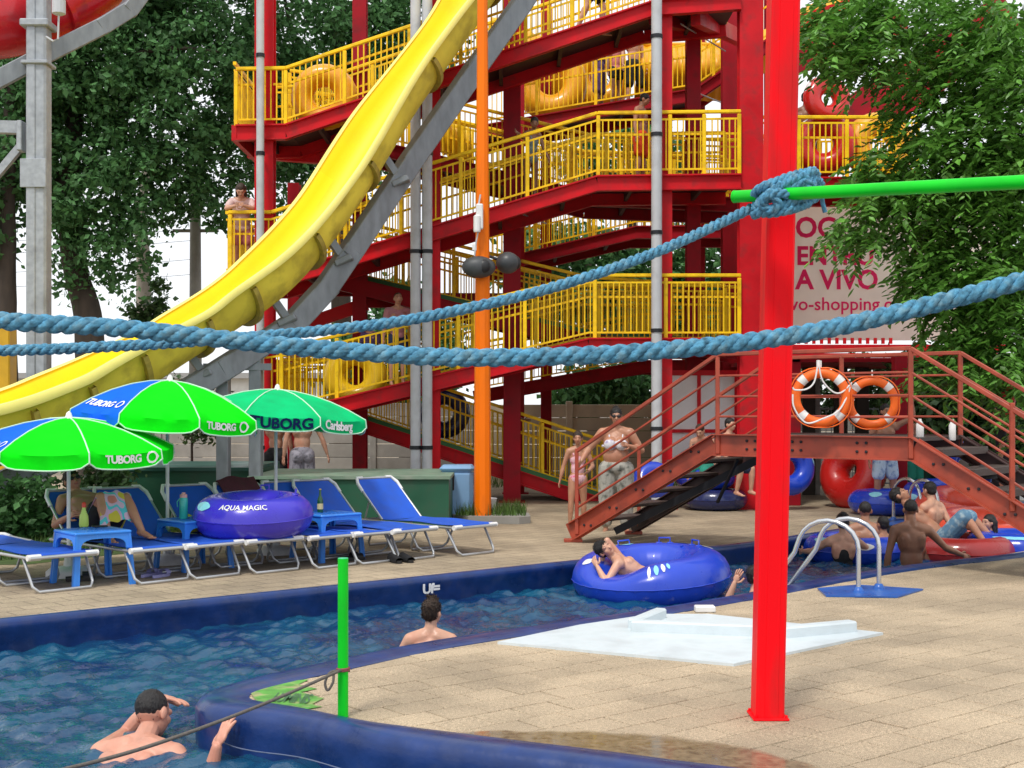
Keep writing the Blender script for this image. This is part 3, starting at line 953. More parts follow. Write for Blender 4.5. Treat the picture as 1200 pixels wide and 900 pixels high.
obj("support_leg", lg, GALVBEAM, slide)
MATS["tape"] = None; del MATS["tape"]

# ------------------------------------------------------------------ red slide and its grey column, upper left corner
rslide = thing("tube_slide", "red slide chute crossing the upper left corner on a grey arm", "water slide", (XA(40, 17.6), 17.6, 0))
REDSL = mat("red slide gel coat", (0.60, 0.006, 0.016), .28, var=.1, vscale=2, coat=.4, dirt=(.2, .01, .02), dirt_amt=.5)
q = MB()
path = catmull([P(-160, 22, 17.6), P(-40, 26, 18.2), P(60, 4, 18.9), P(150, -62, 19.6), P(200, -140, 20.2)], 10)
q.tube(path, .56, 28); ch = obj("chute", q, REDSL, rslide, 50)
for k in (9, 20, 30):
    t = (path[k + 1] - path[k - 1]).normalized(); f_ = MB(); f_.tube([path[k] - t * .04, path[k] + t * .04], .63, 28); obj("flange", f_, REDSL, ch, 40)
q = MB(); bpts = [P(-60, 124, 17.6), P(50, 66, 18.2), P(118, 32, 18.7), P(150, 12, 19.0), P(185, -35, 19.4)]
for a, b in zip(bpts[:-1], bpts[1:]):
    e = (b - a).normalized() * .05; q.bar(a - e, b + e, .2, .24, chamfer=.012)
obj("support_arm", q, GALVBEAM, rslide)
q = MB(); xc = XA(42, 18); 
prf = [(-.17, -.15), (.17, -.15), (.17, .15), (-.17, .15)]
q.cbox((xc - .02, 18.0, 4.6), (.13, .30, 9.2), .012); q.cbox((xc + .095, 18.0, 4.6), (.18, .26, 9.2), .03)
col_ = obj("column", q, GALV, rslide)
q = MB(); q.cbox((xc + .035, 18, 7.0), (.40, .38, .10), .015); obj("collar", q, GALV, col_)
q = MB(); q.cbox((xc + .035, 18, 6.45), (.38, .36, .05), .01); obj("collar", q, GALV, col_)
q = MB(); q.cbox((xc + .02, 17.84, 4.9), (.36, .02, .4), .005); obj("splice_plate", q, GALV, col_)
q = MB(); q.bar(P(-300, 140, 18), P(28, 150, 18), .14, .17); q.bar(P(24, 172, 18), P(-300, 560, 18), .09, .10); q.cbox(P(25, 160, 17.95), (.07, .2, .42), .01)
obj("strut", q, GALV, rslide)
q = MB(); q.tube([P(69, 14, 17.3), P(68, 46, 17.3), P(62, 48, 17.3), P(54, 43, 17.3)], .014, 6); q.lathe(P(69, 9, 17.3), [(.05, -.1), (.09, -.08), (.09, .1), (.04, .12)], 12)
obj("valve", q, PIPE, rslide)

# ------------------------------------------------------------------ orange lamp post
lamp = thing("lamp_post", "orange tapering lamp post with dark speaker pods, standing behind the loungers", "lamp post", (-.42, 18.2, 0))
q = MB(); q.lathe((-.42, 18.2, 0), [(.125, .0), (.118, .9), (.112, 2.5), (.09, 5.0), (.068, 8.2)], 10); obj("pole", q, ORANGEP, lamp, 30)
q = MB(); q.cbox((-.42, 18.2, .015), (.34, .34, .03), .006); obj("base_plate", q, ORANGEP, lamp)
POD = mat("dark grey speaker shell", (0.05, 0.055, 0.06), .5, var=.2, dirt=(.13, .13, .13), dirt_amt=.5)
for (px, py, d, rx, yw) in ((561, 313, 18.0, .24, 8), (595, 308, 18.25, .17, 60)):
    c = P(px, py, d); q = MB(); Mz = Matrix.Rotation(R(yw), 3, 'Z')
    q.ell(c, (rx, .17, .155), Mz, 20, 12); sp = obj("speaker_pod", q, POD, lamp, 60)
    q = MB(); q.ell(c + Mz @ Vector((rx * .25, -.105, 0)), (.10, .07, .10), Mz, 14, 8); obj("grille", q, BLACK, sp, 60)
    q = MB(); q.tube([c, Vector((-.42, 18.2, c.z + .12))], .02, 6); obj("bracket", q, DKMETAL, sp)
q = MB(); q.cbox(P(562, 254, 18.04), (.10, .09, .36), .015); q.lathe(P(559, 262, 17.99), [(.045, -.12), (.05, -.1), (.05, .1), (.03, .12)], 12); obj("junction_box", q, WHITE, lamp)
q = MB(); q.tube([P(563, 228, 18.07), P(560, 245, 18.04)], .012, 6); q.tube([P(560, 272, 18.0), P(557, 290, 18.0), P(556, 300, 18.0)], .012, 6); obj("cable", q, PIPE, lamp)
q = MB(); q.cbox(P(556, 290, 18.02), (.06, .06, .1), .01); obj("clip_box", q, WHITE, lamp)

# ------------------------------------------------------------------ front red column, green bar, ropes, green post
colm = thing("steel_column", "bright red steel column standing alone on the island paving", "column", (1.33, 6.67, 0))
def lean(mb):
    mb.v = [(x + .0225 * z, y, z) for x, y, z in mb.v]; return mb
q = MB(); q.cbox((1.33, 6.67, 2.6), (.148, .16, 5.2), .012); obj("shaft", lean(q), REDBR, colm)
q = MB()
q.cbox((1.33 + .004, 6.5885, 2.6), (.070, .006, 5.2), .0025)
obj("cover_strip", lean(q), REDBR, colm)
q = MB(); q.cbox((1.333, 6.67, .006), (.185, .2, .012), .003)
for a in (-1, 1):
    for b in (-1, 1): q.lathe((1.333 + a * .08, 6.67 + b * .08, .012), [(.008, 0), (.008, .012), (.004, .014)], 6)
obj("base_plate", q, REDBR, colm)

q = MB(); b0 = P(861, 230.5, 6.5); b1 = P(1215, 212.5, 5.45); b2 = P(1420, 200, 5.0)
q.tube([b0, b1, b2], .031, 20); gb = solo("green_bar", q, GREENP, "round green metal bar lashed across the red column by the knot", "metal bar", b0, smooth=50)
qq = MB(); qq.tube([b0 - (b1 - b0).normalized() * .003, b0 + (b1 - b0).normalized() * .004], .0325, 20); obj("end_cap", qq, GREENP, gb, 40)

ROPE = mat("blue rope fibre", (0.105, 0.34, 0.53), .85, var=.5, vscale=45, bump=.8, bscale=500, dirt=(.30, .52, .62), dirt_amt=.7, dscale=30)  # dirt slot holds pale flecks, painting fibre highlights into the colour
def rope(name, label, pts, r, pitch, root=None, nst=3, part="strand", per=16, loc=None):
    path = catmull(pts, 24)
    # resample by arc length
    L = [0]
    for a, b in zip(path[:-1], path[1:]): L.append(L[-1] + (b - a).length)
    step = pitch / per; n = int(L[-1] / step)
    res = []; j = 0
    for i in range(n + 1):
        s = L[-1] * i / n
        while j < len(L) - 2 and L[j + 1] < s: j += 1
        t = (s - L[j]) / max(1e-9, L[j + 1] - L[j]); res.append(path[j].lerp(path[j + 1], t))
    if root is None:
        root = thing(name, label, "rope", loc if loc is not None else res[0])
    prev = None; fr = []
    for i, p in enumerate(res):
        t = (res[min(i + 1, n)] - res[max(i - 1, 0)]).normalized()
        x = (Vector((0, 0, 1)) if prev is None else prev); x = (x - t * x.dot(t)).normalized(); prev = x
        fr.append((p, x, t.cross(x)))
    for s in range(nst):
        sp = []
        for i, (p, x, y) in enumerate(fr):
            a = -2 * PI * (i / per + s / nst)
            sp.append(p + (x * math.cos(a) + y * math.sin(a)) * (r * .52))
        q = MB(); NN = 16; prv = None; Ls = len(sp); vs_ = []; fs_ = []
        for i, p in enumerate(sp):
            t = (sp[min(i + 1, Ls - 1)] - sp[max(i - 1, 0)]).normalized()
            x = (fr[i][1] - t * fr[i][1].dot(t)).normalized(); y = t.cross(x)
            for k in range(NN):
                th = 2 * PI * k / NN; yarn = abs(math.sin(2.5 * (th - i * .42)))
                vs_.append(p + (x * math.cos(th) + y * math.sin(th)) * (r * (.41 + .16 * yarn)))
        for i in range(Ls - 1):
            for k in range(NN):
                k2 = (k + 1) % NN; fs_.append((i * NN + k, i * NN + k2, (i + 1) * NN + k2, (i + 1) * NN + k))
        fs_.append(tuple(range(NN))); fs_.append(tuple((Ls - 1) * NN + k for k in range(NN)))
        q.add(vs_, fs_)
        rf_ = random.Random(s + n)
        for _ in range(int(Ls * 1.2)):          # loose fibres
            i = rf_.randrange(1, Ls - 1); th = rf_.uniform(0, 2 * PI); p = sp[i]; nr = (fr[i][1] * math.cos(th) + fr[i][2] * math.sin(th))
            b_ = p + nr * r * .46; t = (sp[i + 1] - sp[i]).normalized(); e_ = b_ + nr * r * rf_.uniform(.06, .3) + t * r * rf_.uniform(-.7, .7); w = t.cross(nr) * .0009
            q.add([b_ - w, b_ + w, e_], [(0, 1, 2)])
        # fibre unevenness
        q.v = [tuple(Vector(v) + Vector((noise.noise(Vector(v) * 90), noise.noise(Vector(v) * 90 + Vector((9, 0, 0))), noise.noise(Vector(v) * 90 + Vector((0, 9, 0))))) * (r * .07)) for v in q.v]
        obj(part, q, ROPE, root, 60)
    return root
dA = [(893, 238, 6.50), (770, 295, 6.2), (640, 339, 6.0), (500, 371, 5.9), (400, 385, 5.85), (280, 396, 5.8), (150, 405, 5.8), (0, 411, 5.8), (-160, 412, 5.9), (-400, 400, 6.2), (-900, 330, 6.8)]
ropeA = rope("blue_rope", "thinner blue twisted rope running from the knot on the red column down to the left", [P(*q) for q in dA], .0255, .128)
dB = [(2000, 60, 3.7), (1500, 225, 3.9), (1330, 285, 3.9), (1200, 328, 3.95), (1000, 379, 4.0), (880, 400, 4.0), (750, 412.5, 4.0), (640, 418, 4.0), (520, 418.5, 4.0), (400, 411, 4.0), (300, 402, 4.0), (150, 385.5, 4.0), (0, 376, 4.0), (-200, 358, 4.0), (-600, 310, 3.9), (-1200, 220, 3.7)]
ropeB = rope("blue_rope", "thicker blue twisted rope sagging across the whole view, passing in front of the red column", [P(*q) for q in dB], .0285, .138)
# the knot: turns of the same rope round the column and the bar (part of the lashed rope)
kd = 6.36
def K(px, py, dd=0.0): return P(px, py, kd + dd)
loops = [
 [K(893, 238, .0), K(905, 231, -.03), K(922, 222, -.05), K(942, 213, -.04), K(956, 210, .02), K(962, 220, .10), K(955, 232, .10), K(940, 236, .02), K(915, 238, -.05)],
 [K(888, 240, -.02), K(900, 228, -.07), K(925, 212, -.06), K(948, 206, -.02), K(958, 216, .06), K(944, 230, -.04), K(920, 240, -.06), K(898, 246, -.05), K(888, 240, -.02)],
 [K(884, 228, .02), K(892, 220, -.04), K(912, 212, -.05), K(932, 205, -.04), K(946, 203, .0), K(952, 212, .0), K(948, 224, -.06), K(930, 236, -.08), K(908, 244, -.07), K(889, 250, -.03), K(884, 252, .05)],
 [K(896, 222, .02), K(906, 229, -.09), K(912, 240, -.10), K(904, 246, -.08), K(894, 240, -.07), K(899, 230, -.10), K(912, 226, -.11), K(924, 229, -.09)],
 [K(945, 240, .12), K(951, 230, .0), K(949, 217, -.05), K(943, 207, -.04), K(952, 200, -.02), K(957, 206, .04)],
 [K(893, 224, .16), K(888, 235, .1), K(886, 246, .02), K(900, 250, -.05), K(925, 246, -.08), K(942, 240, -.03), K(950, 232, .08), K(944, 222, .18)],
]
for lp in loops: rope("x", "x", lp, .0235, .10, root=ropeA, per=12)
tl = MB(); tl.tube([K(962, 222, .14), K(964, 238, .15), K(967, 249, .15)], .012, 8); obj("tail_end", tl, ROPE, ropeA, 60)
# second bare batten clipped on the column side
gpost = thing("green_post", "short bright green post by the island edge with a string tied to it", "post", G(402, 840))
q = MB(); c = G(402, 840); q.tube([c, c + Vector((0, 0, .825))], .0275, 20); obj("pole", q, GREENP, gpost, 50)
q = MB(); q.lathe(c + Vector((0, 0, .825)), [(.0275, 0), (.026, .003), (.001, .004)], 16); obj("cap", q, mat("green post cap", (.05, .5, .25), .4), gpost, 50)
STR = mat("grey string", (0.13, 0.115, 0.10), .8, var=.3, vscale=80)
q = MB(); z_ = c + Vector((0, 0, 0))
sp = catmull([P(400, 785, 6.64), P(330, 816, 6.2), P(255, 846, 5.7), P(160, 879, 5.25), P(60, 905, 4.9), P(-60, 930, 4.6)], 12)
q.tube(sp, .0085, 7)
st_ = solo("string", q, STR, "thin grey string tied to the green post and running out to the lower left", "string", sp[0], smooth=60)
q = MB(); q.tube(catmull([P(394, 786, 6.62), P(386, 789, 6.6), P(381, 800, 6.6), P(384, 809, 6.6), P(390, 800, 6.6), P(391, 790, 6.62)], 6), .007, 7); obj("loop", q, STR, st_, 60)
q = MB(); q.tube([c + Vector((.032 * math.cos(a / 6 * PI), .032 * math.sin(a / 6 * PI), .238 + .004 * a / 6)) for a in range(0, 30)], .006, 6); obj("hitch", q, mat("red string", (.25, .07, .08), .8), st_, 60)

q = MB(); q.tube(catmull([P(243, 851, 6.86), P(252, 862, 6.80), P(268, 873, 6.66), P(296, 880, 6.55), P(335, 885, 6.47), P(362, 890, 6.36), P(400, 901, 6.25), P(450, 915, 6.1)], 8), .0035, 6)
solo("cable", q, mat("pale cable", (.10, .13, .22), .5), "thin pale cable running low along the near blue pool wall", "cable", P(296, 880, 6.55), smooth=60)
# ------------------------------------------------------------------ footbridge over the channel
br = thing("footbridge", "red oxide steel footbridge with stairs at both ends crossing the water", "footbridge", (2.9, 13.9, 0))
AX = Vector((.766, -.643, 0)); WX = Vector((.643, .766, 0)); BW = 1.28
S0 = Vector((.70, 15.5, 0)); ST = S0 + AX * 2.02; SE = ST + AX * 2.28; SD = SE + AX * 1.87
DZ = 1.33
zu = Vector((0, 0, 1))
def stringer(off, m):
    q = MB(); o = WX * off
    a = S0 + o + zu * .02; b = ST + o + zu * DZ; c = SE + o + zu * DZ; d = SD + o + zu * .02
    hh = .24
    def seg(p, r_, dz=0.0, e=0.0):
        q.bar(p + zu * (dz - hh / 2), r_ + zu * (dz - hh / 2), .012, hh)
        q.bar(p - WX * .03 + zu * (dz - .006), r_ - WX * .03 + zu * (dz - .006), .075 + e, .012)
        q.bar(p - WX * .03 + zu * (dz - hh + .006), r_ - WX * .03 + zu * (dz - hh + .006), .075 + e, .012)
    up1 = (b - a).normalized() * .03
    seg(a + zu * .2, b, 0, .002); seg(b, c); seg(c, d + zu * .2, 0, .002)
    return obj("stringer", q, m, br)
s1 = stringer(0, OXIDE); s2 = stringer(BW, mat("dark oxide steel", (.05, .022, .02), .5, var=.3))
bl = MB()
def bolts(p, n=2, dirv=AX):
    for k in range(n):
        for dz in (0,):
            c = p + dirv * (k * .10) - WX * .012
            Mx = Matrix((AX, zu, WX)).transposed()
            bl.lathe(c, [(.016, -.01), (.016, .006), (.008, .012)], 6, Matrix((AX, zu, -WX)).transposed())
for k in range(5):
    t = (k + .6) / 5.4; p = S0 + (ST - S0) * t + zu * (.14 + (DZ - .1) * t - .06); bolts(p)
    p = SE + (SD - SE) * t + zu * (DZ * (1 - t) - .13 + .10 * t); bolts(p)
for t in (.18, .42, .74):
    p = ST + (SE - ST) * t + zu * (DZ - .07); bolts(p); bolts(p - zu * .09)
obj("bolt_row", bl, DKMETAL, s1, kind="stuff")
TREAD = mat("dark tread plate", (.075, .052, .045), .55, .2, var=.3, bump=.5, bscale=80)
for (A_, B_, z0, z1) in ((S0, ST, .2, DZ), (SD, SE, .2, DZ)):
    n = 6
    for k in range(n):
        t = (k + .5) / n; p = A_ + (B_ - A_) * t + WX * (BW / 2) + zu * (z0 + (z1 - z0) * (k + .55) / n - .05)
        q = MB(); q.cbox(p, (.27, BW - .03, .035), .006, Matrix((AX, WX, zu)).transposed())
        q.bar(p - WX * (BW / 2 - .02) + (A_ - B_).normalized() * .13 - zu * .03, p + WX * (BW / 2 - .02) + (A_ - B_).normalized() * .13 - zu * .03, .012, .05)
        obj("tread", q, TREAD, br)
q = MB(); q.box((ST + SE) / 2 + WX * BW / 2 + zu * (DZ - .03), ((SE - ST).length, BW - .03, .035), Matrix((AX, WX, zu)).transposed()); obj("deck_plate", q, TREAD, br)
for off, w in ((-.02, .05), (BW + .02, .05)):
    o = WX * off; hg = .88
    rl = MB()
    for dz, w_ in ((hg, .042), (hg * .73, .024), (hg * .47, .024), (hg * .22, .024)):
        a = S0 + AX * .12 + o + zu * (.2 + dz + .02); b = ST + AX * .05 + o + zu * (DZ + dz); c = SE - AX * .02 + o + zu * (DZ + dz); d = SD - AX * .12 + o + zu * (.25 + dz)
        for u_, v_ in ((a, b), (b, c), (c, d)): rl.bar(u_, v_, w_, w_, chamfer=.006)
    r_ = obj("railing", rl, OXIDE, br)
    for p, z0 in ((S0 + AX * .12, .1), (ST + AX * .05, DZ - .22), (ST.lerp(SE, .39), DZ - .05), (SE - AX * .02, DZ - .22), (SD - AX * .12, .1), (SE.lerp(SD, .52), DZ * .48)):
        q = MB(); zt = (DZ if z0 > .9 else .25 if z0 < .5 else DZ * .5 + .12) + hg
        q.bar(p + o + zu * z0, p + o + zu * zt, .045, .045, up=(1, 0, 0), chamfer=.006); obj("rail_post", q, OXIDE, r_)
q = MB()
for p in (S0, SD):
    for off in (0, BW): q.cbox(p + WX * off + zu * .02 + AX * .05, (.22, .12, .04), .005)
obj("foot_plate", q, OXIDE, br)
q = MB(); q.bar(S0 + WX * .6 + AX * .25 + zu * .1, ST + WX * BW + zu * (DZ - .25), .07, .09); q.bar(ST + WX * .5 + zu * (DZ - .3), ST + WX * .9 - AX * .5 + zu * .5, .03, .03); obj("brace", q, DKMETAL, br)

# life rings hanging on the far rail
LIFE = mat("orange life ring foam", (.86, .14, .008), .5, var=.1, vscale=6, dirt=(.5, .1, .02), dirt_amt=.4)
BAND = mat("reflective band", (.72, .72, .70), .4, var=.1)
def life_ring(px, py, d, rr, lab, cord=False, tilt=0):
    c = P(px, py, d); root = thing("life_ring", lab, "life ring", c, "life rings on the bridge rail")
    ang = math.atan2(AX.y, AX.x) * .35
    M = Matrix.Rotation(ang, 3, 'Z') @ Matrix.Rotation(R(90 + tilt), 3, 'X')
    def tor(a, b, rmaj=rr, rmin=rr * .195): return c + M @ Vector(((rmaj + rmin * math.cos(b)) * math.cos(a), (rmaj + rmin * math.cos(b)) * math.sin(a), rmin * .75 * math.sin(b)))
    q = MB(); q.grid(lambda u, v: tor(2 * PI * u, 2 * PI * v), 48, 14, True); obj("ring", q, LIFE, root, 60)
    for k in range(4):
        a0 = PI / 4 + k * PI / 2
        q = MB(); q.grid(lambda u, v: tor(a0 - .14 + .28 * u, 2 * PI * v, rmin=rr * .203), 6, 14); obj("band", q, BAND, root, 60)
    q = MB()
    for k in range(4):
        a0 = k * PI / 2; a1 = a0 + PI / 2
        q.tube([c + M @ Vector(((rr * 1.2 + .02 * math.sin(PI * t / 8)) * math.cos(a0 + (a1 - a0) * t / 8), (rr * 1.2 + .02 * math.sin(PI * t / 8)) * math.sin(a0 + (a1 - a0) * t / 8), .02)) for t in range(9)], .007, 6)
    obj("grab_cord", q, LIFE, root, 60)
    if cord:
        q = MB()
        f = lambda dx, dy, dz=-.09: P(px + dx, py + dy, d + dz)
        q.tube(catmull([f(-4, -36), f(-8, -18), f(-17, -10), f(-30, -9), f(-33, -12)], 8), .009, 6)
        q.tube(catmull([f(-2, -36), f(2, -20), f(14, -7), f(24, -6), f(34, -15)], 8), .009, 6)
        q.tube(catmull([f(-33, -4), f(-32, 10), f(-24, 24), f(-14, 30), f(4, 24), f(20, 16), f(30, 0), f(36, -18)], 8), .009, 6)
        q.tube([f(-3, -36, 0), f(-3, -44, 0)], .02, 6)
        obj("rope_loop", q, WHITE, root, 60)
    q = MB(); q.tube([c + zu * rr * 1.1, c + zu * (rr * 1.5)], .008, 6); obj("hanger", q, WHITE, root)
life_ring(962, 466, 13.2, .255, "orange life ring with white rope loops hanging nearest the red column", True, 2)
life_ring(1022, 472, 13.2, .225, "plainer orange life ring hanging right of the roped one, behind the rails", False, 4)

# ------------------------------------------------------------------ hatch slab on the island
PALE = mat("pale blue painted concrete", (.60, .67, .70), .5, var=.1, vscale=3, dirt=(.34, .38, .38), dirt_amt=.5, dscale=3, bump=.15)
sl = thing("concrete_hatch", "pale blue painted concrete slab with a low raised kerb on the island", "concrete slab", G(800, 750))
q = MB(); a = [G(583, 755), G(740, 722), G(830, 722), G(1035, 744), G(860, 781)]
q.prism([(p.x, p.y) for p in a], -.02, .018); obj("slab", q, PALE, sl)
kb = [G(740, 737), G(925, 746), G(1005, 737), G(985, 733), G(920, 739), G(760, 729)]
q = MB()
q.bar(G(740, 742) + zu * .045, G(920, 749) + zu * .045, .10, .10, chamfer=.012); q.bar(G(915, 750) + zu * .044, G(1000, 742) + zu * .044, .10, .098, chamfer=.012)
q.bar(G(742, 740) + zu * .043, G(775, 726) + zu * .043, .09, .094, chamfer=.012)
obj("kerb", q, PALE, sl)
q = MB(); q.cbox(G(826, 717) + zu * .025, (.16, .10, .05), .008); obj("block", q, WHITE, sl)

# ------------------------------------------------------------------ pool ladders
BLUEMAT = mat("blue rubber mat", (.02, .11, .42), .35, var=.15, dirt=(.05, .12, .3), dirt_amt=.4)
def ladder(b1, b2, run, hgt, r, lab, matq):
    root = thing("pool_ladder", lab, "pool ladder", (b1 + b2) / 2)
    for b in (b1, b2):
        path = [b]
        path += [b + zu * hgt * .62]
        for k in range(1, 10):
            a = PI * k / 10
            path.append(b + run * (.32 * (1 - math.cos(a))) + zu * (hgt * .62 + hgt * .38 * math.sin(a)))
        path += [b + run * .68 + zu * hgt * .52, b + run * 1.0 + zu * (-.05), b + run * 1.08 - zu * .6]
        q = MB(); q.tube(path, r, 12); h = obj("handrail", q, CHROME, root, 60)
        q = MB(); q.lathe(b, [(r * 2.4, .004), (r * 2.4, .02), (r * 1.5, .05), (r * 1.15, .055)], 14); obj("socket", q, BLUEMAT, h, 50)
    q = MB()
    for z in (-.32, -.58): q.bar(b1 + run * 1.06 + zu * z, b2 + run * 1.06 + zu * z, .09, .03)
    obj("step", q, CHROME, root)
    if matq:
        q = MB(); q.prism([(p.x, p.y) for p in matq], .003, .016); obj("mat", q, BLUEMAT, root)
    return root
ladder(G(1030, 691), G(1006, 695), Vector((-.72, .45, 0)), .62, .0215, "polished pool ladder with two arched rails on a blue mat at the island edge", [G(958, 691), G(1005, 687), G(1082, 692), G(1052, 701), G(968, 700)])
ladder(G(1047, 610), G(1066, 613), Vector((.35, -.75, 0)), .62, .022, "distant pool ladder with a thin arch on the far bank beyond the bathers", [G(1030, 609), G(1075, 609), G(1082, 616), G(1036, 616)])

# ------------------------------------------------------------------ sun loungers (foot at the origin, head towards -x)
def lounger(name, label):
    root = thing(name, label, "sun lounger", (0, 0, 0), "blue sun loungers along the far bank")
    w = .31; hz = .33; hx = -1.22; bl_ = .66; ba = R(42)
    bt = Vector((hx - bl_ * math.cos(ba), 0, hz + bl_ * math.sin(ba)))
    q = MB()
    for s in (-1, 1):
        q.tube([(.02, s * w, hz - .02), (hx - .35, s * w, hz - .02)], .0145, 8)
    q.tube([(.02, -w, hz - .02), (.02, w, hz - .02)], .017, 8); q.tube([(hx - .35, -w, hz - .02), (hx - .35, w, hz - .02)], .017, 8)
    obj("frame", q, ALU, root, 50)
    for x0, sp in ((-.16, .20), (-.62, -.16), (-.80, .20), (-1.36, -.16)):
        q = MB()
        q.tube([(x0, -w + .02, hz - .03), (x0 + sp * .8, -w + .03, .06), (x0 + sp, -w + .07, .018), (x0 + sp, w - .07, .018), (x0 + sp * .8, w - .03, .06), (x0, w - .02, hz - .03)], .0135, 8)
        obj("leg", q, ALU, root, 50)
    def seat(u, v):
        x = -.02 + (hx + .02) * u; y = (-1 + 2 * v) * (w - .012)
        return Vector((x, y, hz + .012 - .022 * math.sin(PI * v) - .006 * math.sin(u * 9)))
    q = MB(); q.grid(seat, 14, 8); q.grid(lambda u, v: seat(u, v) - Vector((0, 0, .006)), 14, 8); obj("seat", q, BLUEFAB, root, 60)
    q = MB(); q.tube([(-.015, -w + .10, hz - .012), (-.015, w - .10, hz - .012)], .026, 10); obj("end_roll", q, BLUEFAB, root, 60)
    for s in (-1, 1):
        q = MB(); q.tube([(.0, s * (w - .10), hz - .016), (.0, s * (w + .02), hz - .016)], .028, 10); obj("end_cap", q, WHITE, root, 60)
    n = Vector((math.sin(ba), 0, math.cos(ba)))
    def back(u, v):
        p = Vector((hx, 0, hz)).lerp(bt, u); y = (-1 + 2 * v) * (w - .02 - .05 * max(0, u - .85) / .15)
        return Vector((p.x, y, p.z)) - n * (.022 * math.sin(PI * v) * math.sin(PI * min(u + .1, 1)))
    q = MB(); q.grid(back, 10, 8); q.grid(lambda u, v: back(u, v) - n * .006, 10, 8); bk = obj("backrest", q, BLUEFAB, root, 60)
    e = Vector((hx, 0, hz)).lerp(bt, 1.03)
    q = MB(); q.tube([(hx, -w + .01, hz), (bt.x + .06, -w + .01, bt.z - .06), (e.x, -w + .06, e.z), (e.x, w - .06, e.z), (bt.x + .06, w - .01, bt.z - .06), (hx, w - .01, hz)], .014, 8); obj("back_frame", q, ALU, bk, 50)
    for s in (-1, 1):
        q = MB(); q.tube([(bt.x + .14, s * (w - .005), bt.z - .13), (bt.x + .05, s * (w - .005), bt.z - .04), (e.x - .005, s * (w - .05), e.z + .004), (e.x - .005, s * (w - .13), e.z + .004)], .020, 8); obj("corner", q, WHITE, bk, 50)
    for s in (-1, 1):
        q = MB(); q.tube([(hx - .34, s * w * .9, hz - .02), (bt.x + .22, s * w * .9, bt.z - .26)], .010, 6); obj("prop", q, ALU, root)
    return root
LDIR = math.atan2(-.69, .72)
LL = [(74, 11.3, "blue sun lounger laid flat nearest the left picture edge, in front of the seated man"),
      (190, 11.85, "blue sun lounger with the man in sunglasses lying on it"),
      (252, 12.2, "blue sun lounger behind the seated man, its back half hidden by him"),
      (322, 12.6, "blue sun lounger beside the teal bottle, under the left half of the violet tube"),
      (392, 13.0, "blue sun lounger with the maroon towel over its back"),
      (443, 13.35, "blue sun lounger right of the violet tube, behind the table with a green bottle"),
      (486, 13.65, "second blue sun lounger from the right end of the row"),
      (557, 14.12, "rightmost blue sun lounger, next to the orange lamp post")]
LPOS = []
l0 = lounger("sun_lounger", LL[0][2])
for i, (px, d, lab) in enumerate(LL):
    p = Vector((XA(px, d), d, 0.0)); LPOS.append(p)
    if i == 0: l0.location = p; l0.rotation_euler = (0, 0, LDIR)
    else: dup(l0, p, LDIR + R((0, 0, 2, -2, 1, -1, 2, 0)[i]), lab)
# the nearest lounger lies flat
for ch in list(l0.children):
    if ch.name.startswith("backrest"): ch.matrix_local = Matrix.Translation((-1.22, 0, .335)) @ Matrix.Rotation(R(-40), 4, 'Y') @ Matrix.Translation((1.22, 0, -.335))
    elif ch.name.startswith("prop"): bpy.data.objects.remove(ch)
LA = Vector((.72, -.69, 0)).normalized(); LS = Vector((.69, .72, 0)).normalized()

# ------------------------------------------------------------------ blue plastic stool tables
def table(name, label):
    root = thing(name, label, "side table", (0, 0, 0), "blue plastic side tables")
    hs = .265; h = .5
    q = MB(); q.cbox((0, 0, h - .018), (hs * 2, hs * 2, .03), .010)
    for k in range(-3, 4): q.box((k * .055, 0, h + .0005), (.012, hs * 1.7, .003))
    obj("table_top", q, BLUEPL, root)
    def side(ax):
        M = Matrix.Rotation(ax, 3, 'Z')
        q = MB(); vs = []; n = 10
        # apron with arched opening: outer trapezoid, inner arch
        outer = []; innr = []
        def pt(x, z, o=0.0): 
            k = hs - .012 + (h - z) * .07 + o
            return M @ Vector((x * (1 + (h - z) * .14 / .5), -k, z))
        for t in range(n + 1):
            a = PI * t / n
            innr.append((-(hs - .06) * math.copysign(abs(math.cos(a)) ** .55, math.cos(a)), .33 + .105 * abs(math.sin(a)) ** .6))
            outer.append((-(hs - .008) + 2 * (hs - .008) * t / n, h - .03))
        inn_ = [(-(hs - .06), 0.0)] + innr + [((hs - .06), 0.0)]
        out_ = [(-(hs - .008), 0.0)] + outer + [((hs - .008), 0.0)]
        m = len(inn_)
        vs = [pt(*p) for p in out_] + [pt(*p) for p in inn_] + [pt(p[0], p[1], -.022) for p in out_] + [pt(p[0], p[1], -.022) for p in inn_]
        fs = []
        for i in range(m - 1):
            fs.append((i, i + 1, m + i + 1, m + i)); fs.append((2 * m + i, 2 * m + i + 1, 3 * m + i + 1, 3 * m + i))
            fs.append((m + i, m + i + 1, 3 * m + i + 1, 3 * m + i)); fs.append((i, i + 1, 2 * m + i + 1, 2 * m + i))
        fs.append((0, m, 3 * m, 2 * m)); fs.append((m - 1, 2 * m - 1, 4 * m - 1, 3 * m - 1))
        q.add(vs, fs); return q
    for k in range(4): obj("leg_panel", side(k * PI / 2), BLUEPL, root)
    return root
t0 = table("side_table", "blue plastic side table in front of the man in sunglasses")
t0.location = (-3.86, 11.78, 0); t0.rotation_euler = (0, 0, R(40))
dup(t0, (-3.22, 12.95, 0), R(46), "blue plastic side table with the teal bottle on it")
dup(t0, (-1.98, 13.72, 0), R(44), "blue plastic side table with a green glass bottle on it")

